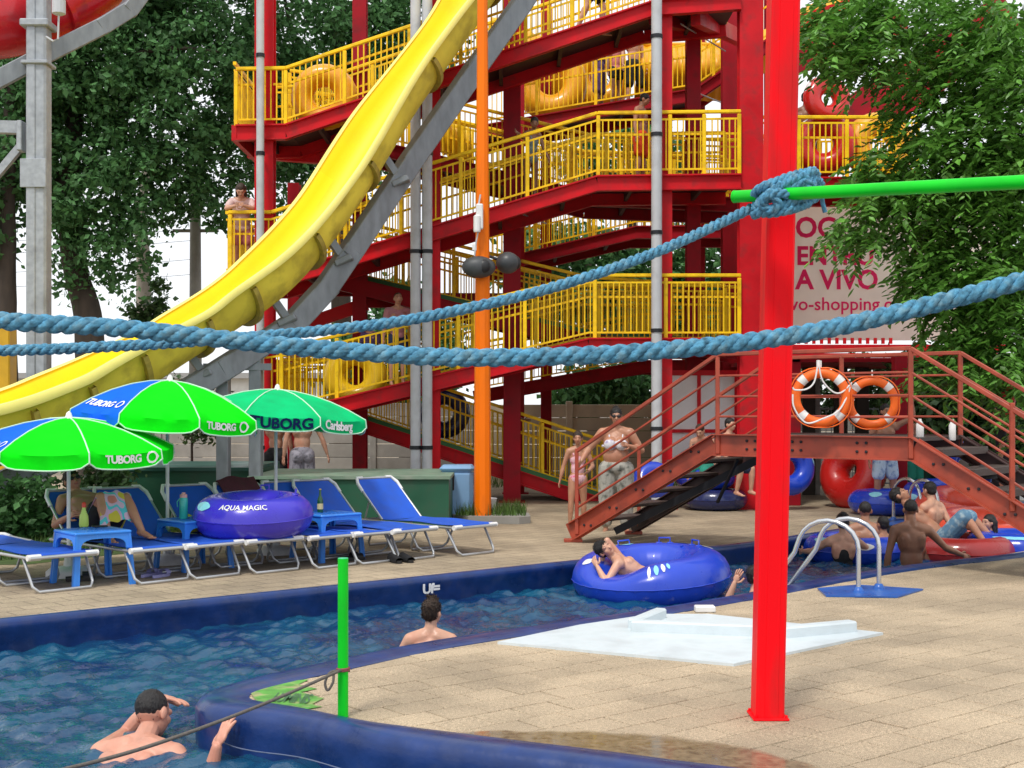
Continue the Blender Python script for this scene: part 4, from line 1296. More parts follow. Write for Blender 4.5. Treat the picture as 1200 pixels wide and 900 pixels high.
# small things about the loungers
def simple(name, q, m, label, cat, loc, group=None, smooth=50): return solo(name, q, m, label, cat, loc, group, smooth)
TEALB = mat("teal bottle plastic", (.03, .42, .36), .3, var=.1)
c = Vector((-3.30, 12.86, .502)); q = MB(); q.lathe(c, [(.036, 0), (.042, .01), (.042, .2), (.036, .215)], 18)
o = simple("drink_bottle", q, TEALB, "tall teal drink bottle with a pale cap on the side table", "bottle", c)
q = MB(); q.lathe(c + zu * .215, [(.037, 0), (.037, .03), (.02, .035), (.018, .05)], 16); obj("cap", q, mat("pink cap", (.55, .3, .28), .4), o, 50)
q = MB(); q.tube([c + Vector((-.04, 0, .2)), c + Vector((-.065, 0, .17)), c + Vector((-.06, 0, .12))], .006, 6); obj("strap", q, TEALB, o)
GGL = mat("green bottle glass", (.006, .07, .025), .12, spec=.7)
c = Vector((-2.05, 13.68, .502)); q = MB(); q.lathe(c, [(.030, 0), (.032, .01), (.032, .12), (.026, .15), (.013, .18), (.012, .24)], 18)
o = simple("glass_bottle", q, GGL, "small green glass bottle with a pale label on the side table", "bottle", c)
q = MB(); q.lathe(c + zu * .035, [(.0326, 0), (.0326, .06)], 18); obj("paper_label", q, mat("cream label", (.6, .5, .25), .5), o, 50)
q = MB(); q.lathe(c + zu * .24, [(.014, 0), (.014, .012), (.003, .014)], 12); obj("cap", q, mat("brass cap", (.5, .35, .1), .4), o, 50)
YT = mat("lime and yellow patterned cloth", (.45, .50, .06), .85, var=.8, vscale=22)
rr_ = random.Random(4)
def cloth_heap(c, sx, sy, sz, m, lab, name="towel", cat="towel"):
    q = MB()
    def f(u, v):
        a = 2 * PI * u; r_ = .25 + .75 * v
        p = Vector((math.cos(a) * sx * v, math.sin(a) * sy * v, sz * (1 - v ** 2.2)))
        n_ = noise.noise(Vector((p.x * 9 + c[0], p.y * 9, c[1]))) + .5 * noise.noise(Vector((p.x * 24, p.y * 24, c[0])))
        return Vector(c) + p + Vector((n_ * .02, n_ * .02, max(0, n_ * sz * .45 * (1 - v * .7))))
    q.grid(f, 36, 14, True)
    return simple(name, q, m, lab, cat, c, None, 80)
cloth_heap((-3.38, 13.22, .345), .17, .13, .16, YT, "crumpled lime green towel lying under the table with the teal bottle")
cloth_heap((-3.02, 12.95, .335), .15, .11, .10, mat("tan straw cloth", (.42, .30, .06), .85, var=.6, vscale=22), "small tan cloth heap on the lounger beside the violet tube", "beach_bag", "bag")
cloth_heap((-2.36, 14.3, .345), .22, .14, .16, mat("dark camouflage cloth", (.06, .07, .06), .85, var=.8, vscale=26), "dark patterned clothes heap on the lounger behind the green bottle", "clothes_heap", "clothes")
SH = mat("black foam sandal", (.012, .012, .013), .6)
def shoe_pair(p, m, lab, cat, rot, open_=True):
    root = thing("sandals" if open_ else "shoes", lab, cat, p)
    for s in (-1, 1):
        M = Matrix.Rotation(rot, 3, 'Z'); c = p + M @ Vector((0, s * .065, 0))
        q = MB()
        n = 18; sole = [(.13 * math.cos(2 * PI * k / n), (.045 + .010 * math.cos(2 * PI * k / n)) * math.sin(2 * PI * k / n)) for k in range(n)]
        q.prism([tuple((c + M @ Vector((a, b, 0)))[:2]) for a, b in sole], .004, .032)
        if open_:
            q.grid(lambda u, v: c + M @ Vector((.02 + .07 * v, .052 * math.cos(PI * u), .03 + .045 * math.sin(PI * u))), 10, 3)
        else:
            q.grid(lambda u, v: c + M @ Vector((-.11 + .22 * v, .046 * math.cos(PI * u), .02 + (.075 - .035 * v) * math.sin(PI * u) ** .7)), 10, 6)
        obj("sandal" if open_ else "shoe", q, m, root, 60)
shoe_pair(G(94, 680), SH, "pair of black sandals on the paving under the near lounger", "sandals", R(20))
shoe_pair(G(182, 676), mat("lilac foam sandal", (.33, .33, .62), .5), "pair of lilac sandals on the paving by the pool edge", "sandals", R(70))
shoe_pair(G(412, 656), SH, "pair of dark sandals under the lounger right of the violet tube", "sandals", R(30))
shoe_pair(G(470, 659), SH, "black and white shoes standing before the second lounger from the right", "shoes", R(-60), False)
# maroon towel over the back of the tube lounger
MAR = mat("maroon towel", (.10, .022, .035), .95, var=.2, vscale=30, bump=.6, bscale=300)
lp = LPOS[4]; ang = LDIR + R(1)
def on_l(i, x, y, z): 
    a = LDIR + R((0, 0, 2, -2, 1, -1, 2, 0)[i]); return LPOS[i] + Vector((math.cos(a) * x - math.sin(a) * y, math.sin(a) * x + math.cos(a) * y, z))
q = MB()
def tw(u, v):
    s = (v - .42) * 1.1; y = (-1 + 2 * u) * .25 * (1 - .1 * abs(s))
    bx, bz = -1.22 - .69 * math.cos(R(42)), .33 + .69 * math.sin(R(42))
    if s < 0: x = bx - .035 + .02 * s; z = bz + .03 + s * .85
    else: x = bx + s * math.cos(R(44)) * .9 + .005; z = bz + .035 - s * math.sin(R(44)) * .9 + .03
    return on_l(4, x + .008 * math.sin(u * 17), y, z + .02 * math.sin(PI * u) - .012 * math.cos(u * 9))
q.grid(tw, 16, 18); simple("towel", q, MAR, "maroon towel hung over the back of the lounger behind the violet tube", "towel", tw(.5, .5), None, 80)

# ------------------------------------------------------------------ parasols
UG = mat("bright green parasol cloth", (.004, .80, .008), .8, spec=.1, var=.14, vscale=3.5, bump=.5, bscale=9, transl=.08)
UB = mat("royal blue parasol cloth", (.008, .14, .85), .8, spec=.1, var=.12, vscale=3.5, bump=.5, bscale=9, transl=.1)
UT = mat("sea green parasol cloth", (.004, .52, .17), .8, spec=.1, var=.14, vscale=3.5, bump=.5, bscale=9, transl=.08)
TRIM = mat("pale trim tape", (.55, .80, .62), .7)
PRINTW = mat("white print", (.80, .80, .80), .7)
PRINTB = mat("navy print", (.003, .012, .06), .8, spec=.1)
def parasol(label, base, ztop, zrim, rad, phase, cols, texts, tilt=(0, 0)):
    root = thing("parasol", label, "parasol", base, "beach parasols over the loungers")
    hr = ztop - zrim; val = .135
    Tm = Matrix.Rotation(tilt[0], 3, 'X') @ Matrix.Rotation(tilt[1], 3, 'Y')
    piv = base + zu * zrim
    def surf(a, t, off=0.0):
        "a in radians measured from the camera side, t 0..1 top to rim, >1 on the valance"
        k = (a - phase) / (PI / 4); fr = k - math.floor(k); sag = 1 - .075 * math.sin(PI * fr) ** 1.0 * 1.0
        edge = math.cos(PI / 8) / math.cos((fr - .5) * PI / 4)
        tt = min(t, 1)
        r_ = rad * (edge * .9 + .1) * (tt * (1 - .0 * tt)) + off
        z = hr * (1 - tt ** 1.9) - .035 * math.sin(PI * fr) * tt * (1 - .3 * tt) + off
        if t > 1: z -= (t - 1) * val / .15; r_ += (t - 1) * .05 + off - .012 * math.sin(fr * PI) + .006 * math.sin(fr * 2 * PI * 2 + k)
        return piv + Tm @ Vector((r_ * math.sin(a), -r_ * math.cos(a), z))
    for k in range(8):
        a0 = phase + k * PI / 4; a1 = a0 + PI / 4
        q = MB()
        ts = [0.02, .15, .3, .45, .6, .75, .88, 1.0, 1.05, 1.1, 1.15]
        def f(u, v):
            i = int(round(v * (len(ts) - 1))); t = ts[i]
            if t > 1.0:            # rounded lower corners of the valance
                cut = 1.15 - .055 * max(0, (abs(u - .5) - .36) / .14) ** 2
                t = 1 + (t - 1) * (cut - 1) / .15
            return surf(a0 + (a1 - a0) * min(max(u, .001), .999), t)
        q.grid(f, 12, len(ts) - 1)
        obj("canopy_panel", q, cols[k % len(cols)], root, 60)
        tr = MB()
        tr.tube([surf(a0 + .0005, t, .004) for t in (0.03, .2, .4, .6, .8, 1.0, 1.1)], .007, 5)
        tr.tube([f(u / 12, 1.0) for u in range(13)], .007, 5)
        obj("trim", tr, TRIM, root)
        rb = MB(); rb.tube([surf(a0, t, -.014) for t in (.05, .3, .6, 1.0)], .006, 5); rb.tube([surf(a0, .55, -.02), piv + Tm @ Vector((0, 0, -.02))], .005, 5); obj("rib", rb, WHITE, root)
    q = MB(); q.tube([base, piv, piv + Tm @ Vector((0, 0, hr + .01))], .019, 10); obj("pole", q, WHITE, root, 50)
    q = MB(); q.lathe(piv + Tm @ Vector((0, 0, hr)), [(.05, -.012), (.034, .01), (.022, .05), (.004, .065)], 14, Tm); obj("finial", q, WHITE, root, 50)
    q = MB(); q.lathe(base, [(.21, .0), (.21, .05), (.17, .085), (.05, .1), (.035, .2)], 20); obj("base", q, WHITE, root, 50)
    for (body, a_c, t_c, size, m, tw_, emb) in texts:
        def fn(x, y, a_c=a_c, t_c=t_c): return surf(a_c + x / (rad * .93), t_c - y / (rad if t_c < 1 else .9), .007)
        text("lettering", body, size, m, fn, root, size * .035, tw_)
        if emb:
            q = MB(); ex = emb
            ring = [(ex + .052 * math.cos(2 * PI * k / 12) * (1.0 if k % 4 else 1.2), .058 * math.sin(2 * PI * k / 12)) for k in range(12)]
            rin = [(ex + .036 * math.cos(2 * PI * k / 12), .040 * math.sin(2 * PI * k / 12)) for k in range(12)]
            q.add([fn(*p) for p in ring] + [fn(*p) for p in rin], [(k, (k + 1) % 12, 12 + (k + 1) % 12, 12 + k) for k in range(12)])
            obj("emblem", q, m, root)
    return root
D8 = PI / 4
parasol("blue and green parasol nearest the left picture edge", Vector((-4.26, 12.3, 0)), 1.52, 1.245, 1.0, R(-16), [UG, UG, UG, UB, UG, UG, UG, UB],
        [("TUBORG", R(-44), .86, .120, PRINTW, .95, .33), ("TUBORG", R(50), 1.06, .10, PRINTW, .9, .29)], (R(2), R(1)))
parasol("blue and green parasol between the other two, lettered on its blue panel", Vector((-3.58, 13.3, 0)), 1.90, 1.545, .98, R(-12), [UG, UG, UG, UB, UG, UG, UG, UB],
        [("TUBORG", R(-40), .85, .120, PRINTW, .95, .33), ("TUBORG", R(50), 1.06, .10, PRINTW, .9, .29)], (R(0), R(4)))
parasol("sea green parasol with navy lettering on its front edge", Vector((-2.62, 14.2, 0)), 1.82, 1.53, 1.02, R(-8), [UT],
        [("TUBORG", R(14.5), 1.075, .155, PRINTB, 1.0, 0), ("Carlsberg", R(55), 1.07, .13, PRINTW, .9, 0)], (R(-1), R(3)))

# ------------------------------------------------------------------ green platform, bin, bucket, kerb
GPL = mat("dark green cladding", (.010, .085, .045), .5, var=.15, vscale=2, dirt=(.04, .06, .04), dirt_amt=.5)
GPT = mat("faded green top", (.17, .26, .19), .7, var=.25, vscale=3, dirt=(.3, .3, .26), dirt_amt=.5)
pf = thing("platform_box", "low dark green platform box behind the loungers", "platform", (-2.3, 18, 0))
q = MB(); q.bbox((XA(292, 17.3), 17.3, 0), (XA(526, 17.3), 19.4, .66)); obj("cladding", q, GPL, pf)
q = MB(); q.bbox((XA(290, 17.28), 17.26, .66), (XA(528, 17.3), 19.5, .70)); obj("top", q, GPT, pf)
q = MB(); q.bbox((XA(140, 17.9), 17.95, 0), (XA(291, 17.6), 20.0, .74)); obj("cladding", q, GPL, pf)
q = MB(); q.bbox((XA(136, 17.9), 17.9, .74), (XA(289, 17.6), 20.1, .79)); obj("top", q, mat("dark green lid", (.02, .09, .07), .45, var=.2), pf)
BIN = mat("light blue bin plastic", (.20, .38, .62), .4, var=.06, dirt=(.2, .3, .45), dirt_amt=.4)
bn = thing("litter_bin", "light blue plastic litter bin beside the orange lamp post", "litter bin", (XA(536, 18.6), 18.6, 0))
x0 = XA(536, 18.6); q = MB(); q.cbox((x0, 18.6, .36), (.46, .44, .72), .05); obj("body", q, BIN, bn)
q = MB(); q.cbox((x0, 18.6, .75), (.50, .48, .10), .045); obj("lid", q, BIN, bn)
q = MB(); q.cbox((x0 - .235, 18.5, .56), (.03, .26, .22), .012); q.cbox((x0 - .12, 18.375, .56), (.17, .03, .24), .012); obj("opening", q, BLACK, bn)
c = G(567, 611); q = MB(); q.lathe(c + Vector((.03, .25, 0)), [(.12, 0), (.15, .3), (.16, .31), (.15, .32), (.14, .31)], 20)
simple("bucket", q, WHITE, "white plastic bucket standing behind the foot of the orange lamp post", "bucket", c)
q = MB(); cc = [(-.62, 18.0), (.10, 17.85), (.26, 18.0), (.24, 18.6), (.0, 19.1), (-.8, 19.0), (-.9, 18.4)]
q.prism(cc, 0.002, .10); pk = solo("planter_kerb", q, CONC, "low concrete kerb round the foot of the orange lamp post", "kerb", (-.3, 18.3, 0))
pk["kind"] = "structure"
del pk["category"]

# grass and weeds
LEAFG = mat("grass blades", (.085, .16, .030), .6, island=.45, transl=.3)
def blades(name, region, n, h, seed, z0=0.0, label=None):
    r_ = random.Random(seed); q = MB()
    for _ in range(n):
        x, y = region(r_); a = r_.uniform(0, 2 * PI); l = h * r_.uniform(.4, 1.1); w = .008
        dx, dy = math.cos(a), math.sin(a); b = r_.uniform(.1, .6) * l
        q.add([(x - dy * w, y + dx * w, z0), (x + dy * w, y - dx * w, z0), (x + dx * b, y + dy * b, z0 + l)], [(0, 1, 2)])
    o = obj(name, q, LEAFG, None); o["kind"] = "stuff"
    return o
gl = MB(); gl.add([(-11, 12.6, .004), (-5.0, 13.2, .004), (-3.6, 15.2, .004), (-2.5, 17.2, .004), (-14, 19, .004)], [(0, 1, 2, 3, 4)]); struct("lawn", gl, GRASSG)
def reg(r_):
    while True:
        x = r_.uniform(-9, -2.6); y = r_.uniform(12.7, 18)
        if y - 12.9 > (x + 6) * .95 and y < 17.7: return x, y
blades("grass", reg, 14000, .16, 2)
blades("grass", lambda r_: (r_.uniform(-.8, .2), r_.uniform(18.05, 19.0)), 900, .2, 3, .10)
blades("grass", lambda r_: (r_.uniform(-2.5, 4), r_.uniform(26, 28)), 1500, .35, 7, 0)

# ------------------------------------------------------------------ fences, panel, banner, background sheds
def slab_fence(label, x0, x1, y, h, panel_w=2.05, name="concrete_fence", m=CONC, rows=6, step=0.0):
    root = thing(name, label, "fence", ((x0 + x1) / 2, y, 0))
    n = max(1, int(round((x1 - x0) / panel_w)))
    for i in range(n + 1):
        x = x0 + (x1 - x0) * i / n; q = MB(); q.cbox((x, y + step * i, h / 2 + .03), (.14, .14, h + .06), .012); obj("fence_post", q, m, root)
    for i in range(n):
        xa = x0 + (x1 - x0) * i / n + .06; xb = x0 + (x1 - x0) * (i + 1) / n - .06
        for k in range(rows):
            q = MB(); z0_ = h * k / rows; z1_ = h * (k + 1) / rows - .012
            q.cbox(((xa + xb) / 2, y + step * i, (z0_ + z1_) / 2), (xb - xa, .06, z1_ - z0_), .008); obj("fence_board", q, m, root)
    return root
slab_fence("grey concrete slab fence behind the green platform", XA(150, 25.2), XA(560, 25.2), 27.4, 1.75)
slab_fence("cream slab wall seen through the lowest ramp railing", XA(562, 27.6), XA(772, 27.6), 27.6, 1.72, 1.9, "cream_wall", mat("cream concrete", (.52, .45, .33), .85, var=.15, vscale=1.5, dirt=(.3, .26, .2), dirt_amt=.6, dscale=1.2))
WPAN = mat("white weathered panel", (.82, .82, .80), .55, var=.05, dirt=(.55, .42, .25), dirt_amt=.35, dscale=1.2)
root = thing("white_hoarding", "large white panel in a red frame behind the stairs of the bridge", "hoarding", (XA(820, 21.6), 21.6, 0))
xa, xb = XA(774, 21.6), XA(864, 21.6)
q = MB(); q.bbox((xa, 21.6, .55), (xb, 21.64, ZA(438, 21.6))); obj("panel", q, WPAN, root)
q = MB(); q.bbox((xa - .02, 21.55, ZA(440, 21.6)), (xb + .02, 21.66, ZA(434, 21.6))); q.bbox((xa - .02, 21.55, ZA(507, 21.6)), (xb + .02, 21.66, ZA(503, 21.6)))
for x in (xa + .02, (xa + xb) / 2, xb - .02): q.bbox((x - .03, 21.57, 0), (x + .03, 21.67, ZA(436, 21.6)))
obj("frame", q, RED, root)
CREAM = mat("cream banner cloth", (.93, .86, .74), .75, var=.05, vscale=2, bump=.2, bscale=4, dirt=(.5, .45, .36), dirt_amt=.4, dscale=.8, transl=.6)
PINK = mat("pink print", (.85, .020, .16), .7, transl=.4)
bn_ = thing("banner", "large cream advertising banner with pink lettering behind the tree", "banner", (6, 22.7, 2.8))
yb = 22.7; xa, xb = XA(886, yb), XA(1180, yb); za, zb = ZA(399, yb), ZA(222, yb)
q = MB()
def bf(u, v): return Vector((xa + (xb - xa) * u, yb + .015 * noise.noise(Vector((u * 9, v * 5, 1))) + .01 * math.sin(u * 37) * (1 - v) ** 2, za + (zb - za) * v))
q.grid(bf, 60, 24); obj("cloth", q, CREAM, bn_, 80)
S = F / yb
def btxt(body, px, py, hpx, sp=1.0, bold=.03, wide=1.0):
    size = hpx / S / .70
    v, f = text_mesh(body, size, size * bold, 0, sp, 'LEFT')
    x0 = min(p.x for p in v); mb = MB()
    mb.add([Vector((XA(px, yb) + (p.x - x0) * wide, yb - .03, ZA(py, yb) + p.y)) for p in v], f); obj("lettering", mb, PINK, bn_)
btxt("OC", 932, 268, 23, wide=.95); btxt("ENTRU", 934, 301, 21, wide=.95); btxt("A VIVO", 931, 329, 22, wide=.95); btxt("vivo-shopping.com", 911, 357, 15, bold=.012)
q = MB()
for k in range(14):
    x = XA(925 + k * 9, 21.4); q.bbox((x, 21.38, ZA(403, 21.4)), (x + .05, 21.42, ZA(396, 21.4)))
for py, hh, yy in ((404, .1, 21.35), (414, .07, 21.2)): q.bbox((XA(893, yy), yy - .05, ZA(py, yy) - hh), (XA(1230, yy), yy + .05, ZA(py, yy)))
obj("canopy_beam", q, RED, tower)
q = MB(); q.bbox((XA(893, 21.2), 21.3, ZA(424, 21.2)), (XA(1230, 21.2), 25, ZA(419, 21.2))); obj("canopy_roof", q, REDDK, tower)
for px, d in ((1054, 20.4), (930, 21.4)):
    x = XA(px, d); q = MB(); q.cbox((x, d, 1.25), (.2, .2, 2.5), .01); obj("post", q, REDDK, tower)
# dark timber posts and a shed wall behind the bridge
root = thing("timber_screen", "dark timber post and mesh screen behind the life rings", "fence", (XA(960, 24), 24, 0))
for px in (912, 948, 957, 985, 1010):
    x = XA(px, 24); q = MB(); q.cbox((x, 24, 1.2), (.11 if px == 957 else .24, .12, 2.4), .01); obj("fence_post", q, WOODDK if px != 957 else CONC, root)
q = MB()
for i in range(40):
    x = XA(925, 24) + i * .1; q.box((x, 24.05, .9), (.012, .012, 1.5))
for z in (.2, .9, 1.6): q.bbox((XA(925, 24), 24.04, z), (XA(925, 24) + 4, 24.07, z + .03))
obj("mesh", q, GALV, root, kind="stuff")
slab_fence("grey concrete slab fence behind the timber screen on the right", XA(890, 27), XA(1260, 27), 27.5, 1.7)
wb2 = thing("white_shed", "pale shed wall showing between the stair rails at the right edge", "shed", (XA(1190, 22.6), 22.6, 0))
q = MB(); q.bbox((XA(1136, 22.6), 22.6, 0), (XA(1300, 22.6), 24.5, 1.72)); obj("wall", q, WPAN, wb2)
q = MB(); q.bbox((XA(1130, 22.6), 22.4, 1.72), (XA(1310, 22.6), 24.7, 1.82)); obj("roof", q, REDDK, wb2)

# ------------------------------------------------------------------ trees
BARK = mat("dark bark", (.055, .042, .032), .9, var=.35, vscale=6, bump=1.0, bscale=18, stretch=(1, 1, .25))
BARKP = mat("pale bark", (.34, .31, .27), .85, var=.3, vscale=5, bump=.5, bscale=20, stretch=(1, 1, .3))
LEAF_D = mat("dark poplar leaves", (.080, .200, .066), .55, island=.55, transl=.32, spec=.3)
LEAF_M = mat("ash leaves", (.115, .285, .042), .42, island=.6, transl=.32, spec=.45)
LEAF_B = mat("shrub leaves", (.060, .130, .036), .5, island=.55, transl=.25)
def leaf_cloud(q, ells, n, size, rnd, droop=.4, clump=.5, nclump=None):
    "leaves gathered in clumps spread through the volume of ellipsoids"
    vol = [e[1][0] * e[1][1] * e[1][2] for e in ells]; tot = sum(vol)
    for (c, rad), v in zip(ells, vol):
        m = int(n * v / tot); nc = max(3, int(m / 45)) if nclump is None else nclump
        cl = []
        for _ in range(nc):
            while True:
                p = Vector((rnd.uniform(-1, 1), rnd.uniform(-1, 1), rnd.uniform(-1, 1)))
                if .15 < p.length < 1: break
            cl.append((Vector(c) + Vector((p.x * rad[0], p.y * rad[1], p.z * rad[2])), rnd.uniform(.55, 1.25)))
        for _ in range(m):
            cc, s = rnd.choice(cl)
            g_ = Vector((rnd.gauss(0, 1), rnd.gauss(0, 1), rnd.gauss(0, .75))) * (clump * s * .5)
            leaf(q, cc + g_, size * rnd.uniform(.5, 1.55), rnd, droop)
def leaf(q, p, s, rnd, droop=.4):
    d = Vector((rnd.gauss(0, 1), rnd.gauss(0, 1), rnd.gauss(-droop, .7))).normalized()
    w = d.cross(Vector((rnd.gauss(0, 1), rnd.gauss(0, 1), rnd.gauss(0, 1)))).normalized()
    nn = d.cross(w)
    q.add([p, p + d * (s * .45) + w * (s * .30) + nn * (s * .06), p + d * s, p + d * (s * .45) - w * (s * .30) + nn * (s * .06)], [(0, 1, 2), (0, 2, 3)])
def limb(q, pts, r0, r1, n=9, wob=.06, seed=0):
    pts = catmull([Vector(p) for p in pts], 6)
    pts = [p + Vector((noise.noise(p * .9 + Vector((seed, 0, 0))), noise.noise(p * .9 + Vector((0, seed, 0))), 0)) * wob for p in pts]
    q.tube(pts, r0, n, r_fn=lambda t: r0 + (r1 - r0) * t ** .8)
def tree(name, label, base, trunk, limbs, ells, n, size, leafm, bark, seed, clump=.5, group=None, droop=.4, twigs=None, cat="tree"):
    root = thing(name, label, cat, base, group)
    q = MB()
    limb(q, trunk[0], trunk[1], trunk[2], 12, .05, seed)
    # root flare
    o = obj("trunk", q, bark, root, 60)
    if limbs:
        q = MB()
        for (pts, r0, r1) in limbs: limb(q, pts, r0, r1, 7, .10, seed + 3)
        obj("limb", q, bark, root, 60)
    if n:
        rnd = random.Random(seed); q = MB(); leaf_cloud(q, ells, n, size, rnd, droop, clump)
        if twigs: twigs(q, rnd)
        obj("crown", q, leafm, root, kind="stuff")
    return root
def E(px, py, d, rx, ry, rz=None): return (P(px, py, d), (rx / F * d, (rz if rz else rx / F * d), ry / F * d))
# big dark tree on the left
d = 31
tree("poplar_tree", "big dark leaning tree filling the upper left behind the grey column", (XA(108, d), d, 0),
     ([(XA(112, d), d, -.1), P(104, 385, d), P(88, 320, d), P(80, 230, d), P(90, 100, d + .4), P(110, -60, d + .5)], .42, .16),
     [([P(82, 240, d), P(150, 120, d + 1), P(230, 10, d + 1)], .16, .04), ([P(80, 230, d), P(40, 120, d), P(20, 0, d)], .15, .04), ([P(88, 110, d), P(170, 60, d - 1), P(260, 60, d - 1)], .1, .03)],
     [E(90, 60, d, 120, 110, 2.2), E(200, 90, d, 110, 110, 2), E(120, 210, d, 95, 75, 1.6), E(20, 130, d, 80, 110, 1.8), E(215, 190, d + 1, 70, 60, 1.4), E(170, -60, d, 180, 80, 2.4), E(110, 300, d, 45, 60, .9), E(150, 330, d, 30, 30, .5), E(230, 240, d + 1, 40, 35, .8), E(280, 120, d + 1, 40, 120, 1.3), E(120, 255, d - .6, 55, 55, .9), E(60, 280, d - .6, 30, 60, .6), E(150, 280, d - .4, 35, 40, .7), E(262, 255, d + 1, 30, 45, .7)],
     64000, .155, LEAF_D, BARK, 11, .40)
d = 34
tree("poplar_tree", "dark tree behind the upper ramp between the posts left of the yellow slide", (XA(400, d), d, 0),
     ([(XA(400, d), d, -.1), P(400, 300, d), P(396, 100, d), P(405, -80, d)], .34, .12), [([P(398, 200, d), P(350, 60, d), P(330, -40, d)], .12, .03), ([P(398, 180, d), P(460, 60, d), P(500, -20, d)], .12, .03)],
     [E(390, 60, d, 130, 110, 2), E(330, 120, d, 80, 90, 1.6), E(470, 20, d, 90, 80, 1.5), E(370, 200, d, 80, 70, 1.5)], 26000, .165, LEAF_D, BARK, 12, .45)
tree("lime_tree", "dark tree at the left picture edge with a straight bare trunk", (XA(8, 30), 30, 0),
     ([(XA(9, 30), 30, -.1), P(9, 380, 30), P(9, 240, 30), P(14, 100, 30)], .26, .14), [], [E(0, 190, 30, 45, 60, 1.2), E(-30, 260, 30, 40, 60, 1)], 3600, .19, LEAF_D, BARK, 13, .4)
d = 36
tree("pale_dead_tree", "pale bare forked trunk between the dark tree and the yellow slide", (XA(168, d), d, 0),
     ([(XA(170, d), d, -.1), P(170, 400, d), P(168, 320, d), P(164, 250, d), P(168, 225, d), P(171, 200, d)], .28, .12),
     [([P(166, 290, d), P(160, 270, d), P(157, 262, d)], .11, .08), ([P(165, 255, d), P(160, 238, d), P(157, 228, d)], .1, .05)], [], 0, .1, LEAF_D, BARKP, 14)
tree("young_tree", "light green young tree beside the pale trunk, above the slide", (XA(184, 33), 33, 0),
     ([(XA(184, 33), 33, -.1), P(184, 420, 33), P(184, 350, 33)], .05, .02), [], [E(184, 358, 33, 16, 28, .5), E(180, 390, 33, 26, 22, .6), E(165, 372, 33, 14, 14, .4)], 1500, .16, LEAF_B, BARK, 15, .3)
# dark row behind the tower
for i, (px, py, d, rx, ry, n, lab, pd_) in enumerate(((470, 410, 32, 75, 75, 6000, "dark tree seen under the middle ramp, behind the slide beam", .5), (690, 330, 33, 110, 70, 8000, "dark spreading tree behind the middle of the ramp tower", .5), (835, 330, 33, 70, 90, 6000, "dark tree behind the right bay of the ramp tower", .5), (735, 180, 36, 80, 60, 4000, "tall tree top seen through the upper ramp railing", .5))):
    tree("background_tree", lab, (XA(px + 6, d), d, 0), ([(XA(px + 6, d), d, -.1), P(px + 4, py + 40, d), P(px, py - 20, d)], .2, .08), [],
         [E(px, py, d, rx, ry, 1.6), E(px - rx * .5, py + ry * .4, d, rx * .55, ry * .5, 1.2), E(px + rx * .5, py + ry * .3, d - .5, rx * .5, ry * .55, 1.2)], n, .21, LEAF_D, BARK, 20 + i, .45)
d = 29
tree("conifer_tree", "dark drooping evergreen behind the woman and girl, with a dark trunk", (XA(736, d), d, 0),
     ([(XA(736, d), d, -.1), P(736, 520, d), P(735, 440, d), P(735, 400, d)], .2, .1), [([P(735, 430, d), P(690, 440, d), P(650, 460, d)], .06, .02), ([P(735, 440, d), P(765, 455, d)], .05, .02)],
     [E(700, 452, d, 46, 20, .9), E(668, 462, d, 22, 16, .6), E(745, 450, d, 36, 26, .9), E(690, 476, d, 22, 12, .5), E(760, 480, d, 14, 26, .5), E(760, 520, d, 14, 40, .5)], 4500, .17, LEAF_D, BARK, 31, .3, None, .9)
# bushes behind the bridge, right
for i, (px, py, d, rx, ry, n, lab) in enumerate(((1110, 450, 21.5, 70, 50, 5200, "leafy green bush behind the right stair of the bridge"), (1010, 452, 25.5, 40, 36, 2200, "green bush behind the plain life ring"), (1190, 480, 21.0, 50, 60, 3600, "dark bush at the right edge behind the stair rails"), (935, 450, 26, 20, 30, 900, "small bush between the red column and the first life ring"))):
    tree("bush", lab, (XA(px, d), d, 0), ([(XA(px, d), d, -.05), P(px, 520, d), P(px + 4, py, d)], .06, .02), [], [E(px, py, d, rx, ry, .9), E(px - rx * .4, py + ry * .7, d, rx * .6, ry * .7, .7), E(px + rx * .4, py + ry * .6, d, rx * .55, ry * .7, .7)], n, .13, LEAF_B, BARK, 40 + i, .3, cat="bush")
for i, (px, py, d, rx, ry, n, lab) in enumerate(((30, 590, 15.2, 50, 34, 2600, "dark low shrub behind the seated man at the left edge"), (118, 558, 16.6, 40, 18, 1500, "low green shrub behind the seated man's knees"), (225, 470, 22, 40, 30, 1500, "shrub showing between the slide's grey support and the parasols"))):
    tree("shrub", lab, (XA(px, d), d, 0), ([(XA(px, d), d, -.05), P(px, py + 20, d), P(px, py, d)], .03, .01), [], [E(px, py, d, rx, ry, .6), E(px + 10, py + ry * .8, d, rx * .9, ry * .7, .6)], n, .09, LEAF_D if i == 0 else LEAF_B, BARK, 50 + i, .22, cat="shrub")
